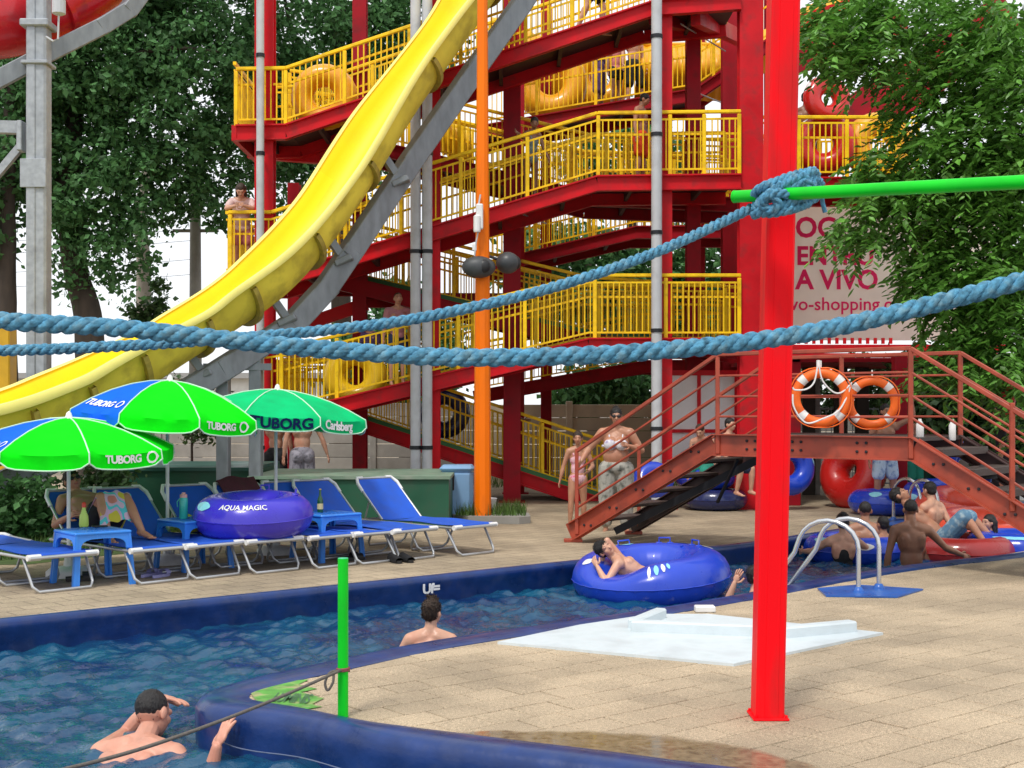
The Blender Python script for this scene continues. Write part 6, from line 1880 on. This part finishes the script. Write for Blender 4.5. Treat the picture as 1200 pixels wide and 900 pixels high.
        if vox < .0095:
            rh = random.Random(int(h * 1000)); vs_h = me.vertices
            for _ in range((120 if style == "buzz" else 1500) if vox < .007 else 400):
                v_ = vs_h[rh.randrange(len(vs_h))]; p_ = Vector(v_.co); nn_ = Vector(v_.normal)
                flow = (Vector((rh.gauss(0, .5), rh.gauss(0, .5), -.5 if style != 'tuft' else .35)) + hy * .25)
                t_ = (flow - nn_ * flow.dot(nn_)).normalized(); ln_ = hs * (.010 if style == 'buzz' else .022) * rh.uniform(.5, 1.2); wd_ = nn_.cross(t_) * (.0016 * hs)
                e_ = p_ + t_ * ln_ + nn_ * (ln_ * rh.uniform(.05, .28)); m_ = p_ + t_ * ln_ * .5 + nn_ * (ln_ * .18)
                b_ = p_ - nn_ * .004
                tufts.add([b_ - wd_, b_ + wd_, m_ + wd_, e_, m_ - wd_], [(0, 1, 2, 4), (4, 2, 3)])
        finish(me, "hair", hm, root, tufts, .0012 if style == "buzz" else .003)
    if face:
        for s in (1, -1):
            q = MB(); q.ell(hc + hz * .001 * hs + hx * s * .0195 * hs - hy * .0505 * hs, (.0064 * hs, .0035 * hs, .0034 * hs), Mh, 8, 6); obj("eye", q, EYE, root, 60)
            q = MB(); q.cap(hc + hz * .0155 * hs + hx * s * .011 * hs - hy * .0555 * hs, hc + hz * .016 * hs + hx * s * .029 * hs - hy * .0505 * hs, .0018 * hs, .0014 * hs, 6, 2); obj("eyebrow", q, hm, root, 60)
        q = MB(); q.ell(hc - hz * .036 * hs - hy * .0530 * hs, (.0150 * hs, .005 * hs, .0042 * hs), Mh, 10, 6); obj("mouth", q, LIP, root, 60)
    # clothing: shells of the same shapes, a little larger
    for (kind, m, *opt) in wear:
        o_ = .007 if vox < .012 else .009; cp = []
        def hipsh(o, low=0): cp.append(('e', hip + tz * (.02 - low) * h, (wH * h + o, .068 * h * f + o, .075 * h), Mt)); [cp.append(('c', pc + tx * s * .045 * h + ty * .032 * h - tz * .018 * h, pc + tx * s * .048 * h + ty * .030 * h - tz * .03 * h, .050 * h * f + o, .05 * h * f + o)) for s in (1, -1)]
        if kind == 'trunks':
            ln = opt[0] if opt else .7; hipsh(.011)
            for s in (1, -1):
                hp, kn, an = legs[s]; cp.append(('c', hp, hp.lerp(kn, ln), .058 * h * f + .012, .052 * h * f + .016))
        elif kind == 'briefs':
            cp.append(('e', hip + tz * .008 * h, (wH * h + o_, .066 * h * f + o_, .056 * h), Mt))
            for s in (1, -1): cp.append(('c', pc + tx * s * .045 * h + ty * .032 * h - tz * .012 * h, pc + tx * s * .044 * h + ty * .028 * h - tz * .022 * h, .050 * h * f + o_, .047 * h * f + o_))
        elif kind == 'swimsuit':
            hipsh(o_, .01)
            cp.append(('e', waist, ((.070 if female else .078) * h * f + o_, .056 * h * f + o_, .10 * h), Mt)); cp.append(('e', chest - tz * .012 * h, (wC * h * .93 + o_, .064 * h * f + o_, .085 * h), Ms))
            for s in (1, -1): cp.append(('c', chest + sx * s * .05 * h - sy * .045 * h + tz * .04 * h, shc + sx * s * .055 * h + tz * .035 * h, .010 * h, .008 * h))
        elif kind == 'top':
            for s in (1, -1):
                cp.append(('e', chest + sx * s * .045 * h - sy * .057 * h * f - tz * .014 * h, (.041 * h * f, .037 * h * f, .040 * h * f), Ms))
                cp.append(('c', chest + sx * s * .05 * h - sy * .07 * h + tz * .02 * h, shc + sx * s * .06 * h + tz * .036 * h, .010 * h, .008 * h))
            rg = [chest - tz * .03 * h + sx * (wC * h * 1.0 * math.cos(t / 8 * PI)) + sy * (.064 * h * f * 1.0 * math.sin(t / 8 * PI)) for t in range(16)]
            for t in range(16): cp.append(('c', rg[t], rg[(t + 1) % 16], .012 * h, .012 * h))
        elif kind == 'shirt':
            cp.append(('e', waist, (.080 * h * f + .014, .062 * h * f + .014, .115 * h), Mt)); cp.append(('e', chest, (wC * h + .014, .066 * h * f + .014, .105 * h), Ms)); cp.append(('e', hip + tz * .03 * h, (wH * h + .016, .07 * h * f + .014, .06 * h), Mt))
            for s in (1, -1):
                e = J['e%d' % s]; cp.append(('c', shc + sx * s * hw * .3, sh[s], .048 * h, .042 * h)); cp.append(('c', sh[s], sh[s].lerp(e, .6), .042 * h, .038 * h))
        elif kind == 'wrap':
            hipsh(.012)
            for s in (1, -1):
                hp, kn, an = legs[s]
                if opt and s not in opt: continue
                cp.append(('c', hp, kn, .062 * h * f, .05 * h * f)); cp.append(('c', kn, kn.lerp(an, .75), .05 * h * f, .042 * h * f))
        elif kind == 'skirt':
            hipsh(.012); hp, kn, an = legs[1]; hp2, kn2, _ = legs[-1]; mm = (kn + kn2) / 2
            cp.append(('c', (hp + hp2) / 2, mm, .09 * h * f, .10 * h * f))
        elif kind == 'hat':
            cp.append(('e', hc + hz * .035 * hs + hy * .006 * hs, (.052 * hs, .062 * hs, .042 * hs), Mh)); cp.append(('e', hc + hz * .018 * hs, (.088 * hs, .095 * hs, .010 * hs), Mh))
        elif kind == 'sunglasses':
            q = MB()
            for s in (1, -1):
                q.ell(hc + hz * .001 * hs + hx * s * .020 * hs - hy * .055 * hs, (.0165 * hs, .006 * hs, .0125 * hs), Mh, 12, 8)
                q.tube([hc + hz * .004 * hs + hx * s * .035 * hs - hy * .05 * hs, hc + hz * .002 * hs + hx * s * .047 * hs + hy * .0 * hs], .003 * hs, 6)
            q.tube([hc + hz * .004 * hs + hx * .008 * hs - hy * .058 * hs, hc + hz * .004 * hs - hx * .008 * hs - hy * .058 * hs], .003 * hs, 6)
            obj("sunglasses", q, m, root, 60); continue
        me = remesh(kind, cp, max(min(vox, .011), .007), None, root, 2)
        nm = {'trunks': 'swim_shorts', 'briefs': 'swim_briefs', 'top': 'bikini_top', 'wrap': 'wrap_skirt'}.get(kind, kind)
        finish(me, nm, m, root, None, .002)
    return root, J, dict(hc=hc, sh=sh, legs=legs, hz=hz, hx=hx, hy=hy, tz=tz, pc=pc, chest=chest, hs=hs)

C_BLACK = cloth("black swim cloth", (.014, .014, .016)); C_ORANGE = cloth("orange red swim cloth", (.72, .07, .012)); C_TEAL = cloth("teal swim cloth", (.02, .26, .19))
C_PALE = cloth("pale blue leaf print cloth", (.55, .68, .80), (.10, .22, .48), 16); C_PINKW = cloth("pink and white print cloth", (.74, .46, .52), (.60, .10, .22), 20); C_PINK = cloth("pink swim cloth", (.62, .15, .20))
C_WHITEP = cloth("white and purple print cloth", (.68, .66, .70), (.22, .15, .38), 16); C_WRAP = cloth("grey floral wrap cloth", (.36, .35, .31), (.05, .06, .05), 12); C_BLUEP = cloth("blue printed swim cloth", (.10, .22, .34), (.38, .50, .55), 15)
C_GREYB = cloth("grey blue swim cloth", (.20, .28, .30)); C_NAVY = cloth("navy swim cloth", (.02, .035, .10)); C_GREY = cloth("grey and black patterned cloth", (.28, .27, .32), (.03, .03, .04), 14); C_PURPLE = cloth("purple cloth", (.12, .07, .22)); C_ROSE = cloth("rose cloth", (.58, .20, .20)); C_STRAW = cloth("straw hat weave", (.45, .33, .20)); C_DGREEN = cloth("dark green swim cloth", (.02, .08, .05)); C_CREAM = cloth("cream pink top cloth", (.76, .55, .52))

# --- man in the foreground water, seen from behind
shz = -.335
h_ = 1.84
p0 = Vector((-2.06, 6.46, 0))
person("man in the foreground water seen from behind, one hand on the pool edge", (p0.x, p0.y, 0), h_, 166, 'pink', ('buzz', 'black'), [('trunks', C_NAVY, .7)],
       lean=42, pelvis=-.655, side=3, fat=1.08,
       aL=('ik', P(186, 817, 7.24), (-.35, .8, -.45)), aR=('ik', P(254, 876, 6.60), (.2, -.3, -1)),
       hdirs={1: ((.92, -.12, -.10), (.1, -.25, -1), 1, .45), -1: ((.30, .42, .80), (.62, .55, -.55), 1, .30)},
       head=(-14, -14), vox=.0046, face=False, curl=.3, neck_fwd=.004)
# --- boy in the channel, back to the camera
person("boy standing in the channel seen from behind, with tousled dark hair", (-.62, 9.75, .125 - 1.44), 1.44, 176, 'fair', ('tuft', 'brown'), [('trunks', C_NAVY, .7)],
       head=(-20, 4), vox=.0065, face=False, aL=((.5, -.1, -.85), (.4, -.6, -.6)), aR=((-.5, -.1, -.85), (-.4, -.6, -.6)))
# --- boy lying back in the big blue tube
hd = P(712, 656, 12.65)
bx = TC + Vector((-.02, -.12, -.10))
person("boy lying back in the big blue tube with his hands behind his head", (1.43, 12.50, 0), 1.40, 80, 'fair', ('short', 'black'), [('trunks', C_NAVY, .6)],
       lean=-62, pelvis=-.09, lL=((.2, -1, -.35), (.1, -.5, -.9)), lR=((-.1, -1, -.35), (-.1, -.5, -.9)),
       aR=('ik', P(700, 664, 12.42), (-1, -.25, -.55)), aL=('ik', P(706, 657, 12.66), (.35, .1, 1)), head=(-52, 12), vox=.0065, curl=.7)
# --- bather half hidden by the red column
person("bather at the red column, one bent arm showing above the water", (XA(884, 12.1), 12.1, .10 - 1.5), 1.5, 75, 'fair', ('short', 'black'), [('trunks', C_NAVY, .7)],
       aR=('ik', P(861, 683, 11.85), (-1, -.1, -.45)), aL=((.4, -.6, -.4), (.1, -1, -.1)), head=(0, -5), vox=.008)
# --- girl and woman by the stairs
gp_ = G(677, 616)
person("girl in a pink and white swimsuit standing at the foot of the bridge stairs", (gp_.x, gp_.y, 0), 1.27, 4, 'tan', ('bun', 'brown'), [('swimsuit', C_PINKW), ('briefs', C_PINK)], female=True,
       aL=((.42, -.05, -1), (-.45, -.75, -.35)), aR=((-.35, .05, -1), (-.25, -.1, -1)), lR=((-.10, -.12, -1), (-.04, .06, -1)), lL=((.06, .05, -1), (.02, .12, -1)), head=(-8, 2), vox=.008)
r_, J_, D_ = person("woman in a bikini top and floral wrap with dark glasses, behind the girl", (XA(722, 16.9), 16.9, 0), 1.60, -6, 'tan', ('bun', 'black'), [('top', C_WHITEP), ('wrap', C_WRAP), ('briefs', C_BLACK), ('sunglasses', BLACK)], female=True, fat=1.32, bust=True,
       aL=((.65, .05, -1), (-.75, -.75, .30)), aR=((-.75, .0, -.9), (-.35, -.5, -.6)), head=(4, 6), vox=.009)
# --- men behind the green platform
person("shirtless man in black shorts, left of the two behind the platform", (XA(322, 20.6), 20.6, 0), 1.72, 175, 'fair', ('short', 'black'), [('trunks', C_BLACK, .7)], vox=.011, face=False, aL=((.3, -.05, -1), (.1, -.4, -1)))
person("shirtless man in grey patterned shorts, right of the two behind the platform", (XA(354, 20.5), 20.5, 0), 1.74, 200, 'fair', ('short', 'brown'), [('trunks', C_GREY, .8)], vox=.011, face=False, aR=((-.45, .1, -1), (-.35, -.1, -1)))
# --- man in sunglasses on the lounger
lw = on_l(1, -1.16, 0, 0)
r_, J_, D_ = person("man in sunglasses lying under the left parasol, towel over his knees", (lw.x, lw.y, .33), 1.64, 46, 'tan', ('short', 'black'), [('trunks', C_BLACK, .6), ('sunglasses', BLACK)],
       lean=-56, pelvis=.09, lL=((.16, -.60, .78), (.10, -.62, -.80)), lR=((-.05, -.55, .83), (-.02, -.40, -.92)), aL=((.35, -.35, -.8), (-.25, -.85, .45)), aR=((-.40, -.30, -.8), (.15, -.9, .40)), head=(-12, 38), vox=.0085, curl=.9)
ph = MB(); pc_ = (J_['w1'] + J_['w-1']) / 2 + Vector((.05, -.06, .05)); ph.cbox(pc_, (.16, .012, .08), .005, RZ(46) @ RX(-30)); simple("phone", ph, BLACK, "black phone held by the man in sunglasses", "phone", pc_)
TOW = mat("striped beach towel", (.62, .30, .45), .9, var=.1, bump=.4, bscale=200)
nt = TOW.node_tree; n_ = nt.nodes; b_ = n_["Principled BSDF"]
tcx = n_.new("ShaderNodeTexCoord"); mp = n_.new("ShaderNodeTexNoise"); mp.inputs["Scale"].default_value = 5; mp.inputs["Detail"].default_value = 1
nt.links.new(tcx.outputs["Object"], mp.inputs["Vector"]); cr = n_.new("ShaderNodeValToRGB"); cr.color_ramp.interpolation = 'CONSTANT'
cr.color_ramp.elements[0].position = 0; cr.color_ramp.elements[0].color = (.60, .50, .05, 1); cr.color_ramp.elements[1].position = .40; cr.color_ramp.elements[1].color = (.62, .40, .60, 1)
for p, c in ((.48, (.10, .55, .62, 1)), (.54, (.65, .45, .60, 1)), (.62, (.60, .22, .18, 1))): e = cr.color_ramp.elements.new(p); e.color = c
nt.links.new(mp.outputs["Fac"], cr.inputs["Fac"]); nt.links.new(cr.outputs["Color"], b_.inputs["Base Color"])
kL = D_['legs'][1][1]; kR = D_['legs'][-1][1]
km = (kL + kR) / 2; fw = Vector((.72, -.69, 0)); lt_ = Vector((.69, .72, 0))
q = MB()
def towf(u, v):
    s = (u - .5) * 2; t = v
    if t < .5: x = -(.5 - t) * .50; z = .065 - (.5 - t) * .85
    else: x = (t - .5) * .30; z = .065 - (t - .5) * .30
    if t > .62: x += 0; z -= (t - .62) * .35
    return km + fw * (x + .012 * math.sin(s * 11 + t * 4)) + lt_ * (s * (.20 + .03 * math.sin(t * 7))) + zu * (z - .05 * s * s + .012 * math.sin(s * 9))
q.grid(towf, 22, 26); simple("towel", q, TOW, "pink, turquoise and yellow towel draped over the seated man's knees", "towel", km, None, 80)
c = Vector((-4.02, 12.02, .502)); q = MB(); q.lathe(c, [(.04, 0), (.045, .02), (.04, .10), (.02, .15), (.016, .18)], 14)
o = simple("lotion_bottle", q, mat("lime bottle", (.45, .62, .12), .35), "lime green lotion bottle on the table before the man in sunglasses", "bottle", c)
q = MB(); q.lathe(c + zu * .18, [(.02, 0), (.02, .04), (.008, .05)], 12); obj("cap", q, mat("red cap", (.6, .05, .03), .4), o, 50)
q = MB(); c = Vector((-3.86, 11.98, .503)); q.cbox(c + zu * .006, (.14, .07, .012), .004, RZ(30)); simple("sunglasses_case", q, BLACK, "flat black case lying on the near side table", "case", c)

# --- on the tower
def on(px, pyd, d):  return Vector((XA(px, d), d, ZA(pyd, d)))
z2 = F2[0][1]; z3 = F3[0][1]; zr2 = F2[-1][1]
person("woman leaning on the rail of the left landing above the slide", (XA(284, 21.0), 21.0, z2), 1.56, 8, 'fair', ('long', 'brown'), [('shirt', C_CREAM), ('trunks', C_ROSE, .5)], female=True, lean=26, aL=((.25, -.75, -.5), (-.6, -.5, .1)), aR=((-.25, -.75, -.5), (.6, -.5, .1)), head=(0, 14), vox=.011)
person("man in a pink shirt walking up the lowest ramp", (XA(466, 21.2), 21.2, poly_pt(F1, XA(466, 20.5))), 1.50, 20, 'fair', ('buzz', 'brown'), [('shirt', cloth("washed pink shirt", (.52, .24, .28))), ('trunks', C_NAVY, .8)], vox=.012)
person("child with only the head above the lowest ramp's rail", (XA(434, 21.3), 21.3, poly_pt(F1, XA(434, 20.5))), 1.16, -20, 'fair', ('short', 'brown'), [('shirt', C_PURPLE), ('trunks', C_BLACK, .8)], vox=.012)
person("girl in a grey swimsuit leaning on the rail of the second ramp", (XA(622, 21.0), 21.0, poly_pt(F2, XA(622, 20.5))), 1.34, 35, 'brown', ('tail', 'black'), [('swimsuit', C_GREYB)], female=True, lean=8, aR=((-.7, -.6, -.5), (-.8, -.4, .2)), aL=((.2, -.3, -1), (0, -.5, -.7)), head=(-30, 10), vox=.011)
person("man in orange shorts on the second ramp's upper landing", (XA(751, 21.1), 21.1, zr2), 1.42, 60, 'tan', ('short', 'black'), [('trunks', C_ORANGE, .75)], head=(10, 30), vox=.011)
person("walker at the top of the picture with only the legs in view", (XA(697, 21.2), 21.2, poly_pt(F3, XA(697, 20.5))), 1.62, 80, 'fair', ('short', 'black'), [('trunks', C_BLACK, .6), ('shirt', C_NAVY)], lL=((.05, -.35, -1), (.02, .10, -1)), lR=((-.05, .30, -1), (-.02, .45, -1)), vox=.012)
zz = lambda px: poly_pt(R3, XA(px, 25.0))
person("person in purple shorts, left of the three on the highest visible ramp", (XA(702, 25.8), 25.8, zz(702)), 1.55, 60, 'brown', ('long', 'black'), [('trunks', C_PURPLE, .8), ('shirt', C_PURPLE)], vox=.013, female=True)
person("person in a rose top, middle of the three on the highest visible ramp", (XA(722, 25.6), 25.6, zz(722)), 1.50, 40, 'brown', ('short', 'black'), [('shirt', C_ROSE), ('trunks', C_BLACK, .3)], vox=.013)
person("person in black shorts, right of the three on the highest visible ramp", (XA(742, 25.6), 25.6, zz(742)), 1.62, 30, 'fair', ('short', 'black'), [('trunks', C_BLACK, .95)], lL=((.3, -.05, -1), (.15, .1, -1)), vox=.013)
person("bare-backed bather beside the red tubes on the right-hand landing", (XA(944, 21.9), 21.9, E2[0][1]), 1.62, 150, 'brown', ('short', 'black'), [('trunks', C_NAVY, .8)], vox=.013, face=False, aL=((.6, -.5, .3), (.3, -.6, .6)), aR=((-.6, -.5, .2), (-.4, -.5, .6)))
person("girl in a straw hat and dark bikini walking on the lowest ramp", (XA(601, 23.1), 23.1, poly_pt(B1, XA(601, 22.4)) ), 1.36, 100, 'brown', ('long', 'black'), [('top', C_BLACK), ('briefs', C_BLACK), ('hat', C_STRAW)], female=True, bust=True, aL=((.3, -.3, -1), (.2, -.9, -.2)), lL=((.05, -.25, -1), (.02, .1, -1)), lR=((-.05, .2, -1), (-.02, .35, -1)), vox=.011)
# --- behind the bridge
person("boy seated on the blue tubes behind the stairs, nearer the red column", (XA(854, 20.2), 20.2, 0), 1.50, 40, 'fair', ('short', 'black'), [('trunks', C_NAVY, .8)], pelvis=.70, lL=((.15, -1, -.05), (.05, .10, -1)), lR=((-.15, -1, -.12), (.1, .35, -1)), vox=.011)
person("boy with bowed head seated left of the other behind the stairs", (XA(826, 20.6), 20.6, 0), 1.46, -30, 'fair', ('short', 'brown'), [('trunks', C_TEAL, .9)], lean=14, pelvis=.66, lL=((.15, -1, -.1), (.05, .10, -1)), lR=((-.15, -1, -.1), (-.05, .1, -1)), head=(0, 20), vox=.011)
person("man in pale blue leaf print shorts standing beyond the bridge", (XA(1037, 20.0), 20.0, 0), 1.66, 10, 'tan', ('short', 'black'), [('trunks', C_PALE, .62)], aL=((.5, -.3, .3), (-.2, -.2, 1)), lL=((.12, -.05, -1), (.02, .05, -1)), lR=((-.10, -.02, -1), (-.02, .05, -1)), vox=.011)
person("child in teal shorts standing right of the dark red post", (XA(1071, 21.2), 21.2, 0), 1.42, 20, 'fair', ('short', 'brown'), [('trunks', C_TEAL, .7)], vox=.013)
person("bather in dark green trunks half hidden under the right stair", (XA(1091, 21.6), 21.6, 0), 1.60, -20, 'tan', ('short', 'black'), [('trunks', C_DGREEN, .9)], vox=.013)
wr, Jw, Dw = person("woman in black clothes at the right edge behind the stair rails", (XA(1176, 18.2), 18.2, .0), 1.66, -120, 'tan', ('long', 'black'), [('shirt', C_BLACK), ('skirt', C_BLACK)], female=True, vox=.012)
q = MB(); c = P(1183, 470, 17.85)
q.grid(lambda u, v: c + Vector((.11 * math.cos(2 * PI * u) * (1 - .5 * v) * (1 + .15 * math.sin(6 * PI * u)), .08 * math.sin(2 * PI * u), .28 - .62 * v + .03 * math.sin(u * 25))), 24, 14, True)
simple("red_bag", q, mat("red nylon", (.62, .012, .02), .5), "red bag on the shoulder of the woman in black", "bag", c)
# --- bathers in the channel on the right
def bather(label, px, d, ytop, h, yaw, *a, **k):
    zt = ZA(ytop, d); return person(label, (XA(px, d), d, zt - h * 1.0), h, yaw, *a, **k)
bather("man with short dark hair standing in the water with his bare back to the camera", 1068, 14.75, 588, 1.70, 178, 'brown', ('buzz', 'black'), [('trunks', C_BLUEP, .6)], vox=.0085, face=False,
       aR=('ik', P(1127, 650, 14.85), (.1, -.4, -1)), aL=((.25, .0, -1), (.05, -.2, -1)), head=(-6, 6))
bather("pale boy reaching to the right, behind the man with the bare back", 1092, 16.2, 567, 1.50, 215, 'fair', ('short', 'black'), [('trunks', C_NAVY, .6)], vox=.009, face=False, aR=('ik', P(1128, 607, 16.0), (.2, -.3, -1)), aL=('ik', P(1122, 614, 16.4), (.2, -.3, -1)), head=(-10, 8))
bather("balding man in the water left of the man with the bare back", 1014, 15.9, 590, 1.70, 170, 'tan', ('buzz', 'black'), [('trunks', C_NAVY, .6)], vox=.010, face=False, aR=('ik', P(1050, 640, 15.6), (.3, 0, -1)))
bather("dark-haired child low in the water between two men", 1036, 15.5, 608, 1.36, 200, 'tan', ('short', 'black'), [('trunks', C_BLACK, .6)], vox=.011, face=False)
bather("woman in a black swimsuit seen from behind inside a blue tube", 988, 15.15, 604, 1.60, 172, 'fair', ('bun', 'black'), [('swimsuit', C_BLACK)], female=True, vox=.009, face=False, aL=((.7, -.5, -.5), (.3, -.8, -.1)), aR=((-.7, -.5, -.5), (-.3, -.8, -.1)))
bather("dark-haired bather leaning on the deep red tube", 1100, 15.35, 613, 1.50, 235, 'deep', ('short', 'black'), [('trunks', C_NAVY, .6)], vox=.010, face=False, lean=22)
person("man in blue patterned shorts lying in the deep red tube with his knees up", (XA(1106, 16.0), 16.0, WZ + .16), 1.70, 62, 'tan', ('short', 'black'), [('trunks', C_BLUEP, .95)], lean=-48, pelvis=.04, lL=((.1, -.72, .70), (.05, -.70, -.72)), lR=((-.12, -.66, .75), (-.05, -.60, -.80)), vox=.009)
bather("girl with long dark hair at the right edge of the group", 1161, 16.2, 605, 1.45, -70, 'fair', ('long', 'black'), [('swimsuit', C_BLACK)], female=True, vox=.010)
# things on the right stair
q = MB(); c = P(1078, 502, 13.3); q.lathe(c + zu * -.10, [(.035, 0), (.04, .01), (.04, .14), (.018, .18), (.016, .2)], 14); simple("white_bottle", q, WHITE, "white bottle standing on the top tread of the right stair", "bottle", c)
q = MB(); c = P(1116, 505, 13.4); q.lathe(c + zu * -.10, [(.03, 0), (.036, .01), (.036, .16), (.016, .2), (.016, .22)], 14); simple("white_bottle", q, WHITE, "second white bottle on the top tread, by the far stringer", "bottle", c)
q = MB(); c = P(1153, 561, 12.9)
cloth_heap((c.x, c.y, c.z), .13, .10, .14, C_BLACK, "dark bag lying on a lower tread of the right stair", "dark_bag", "bag")
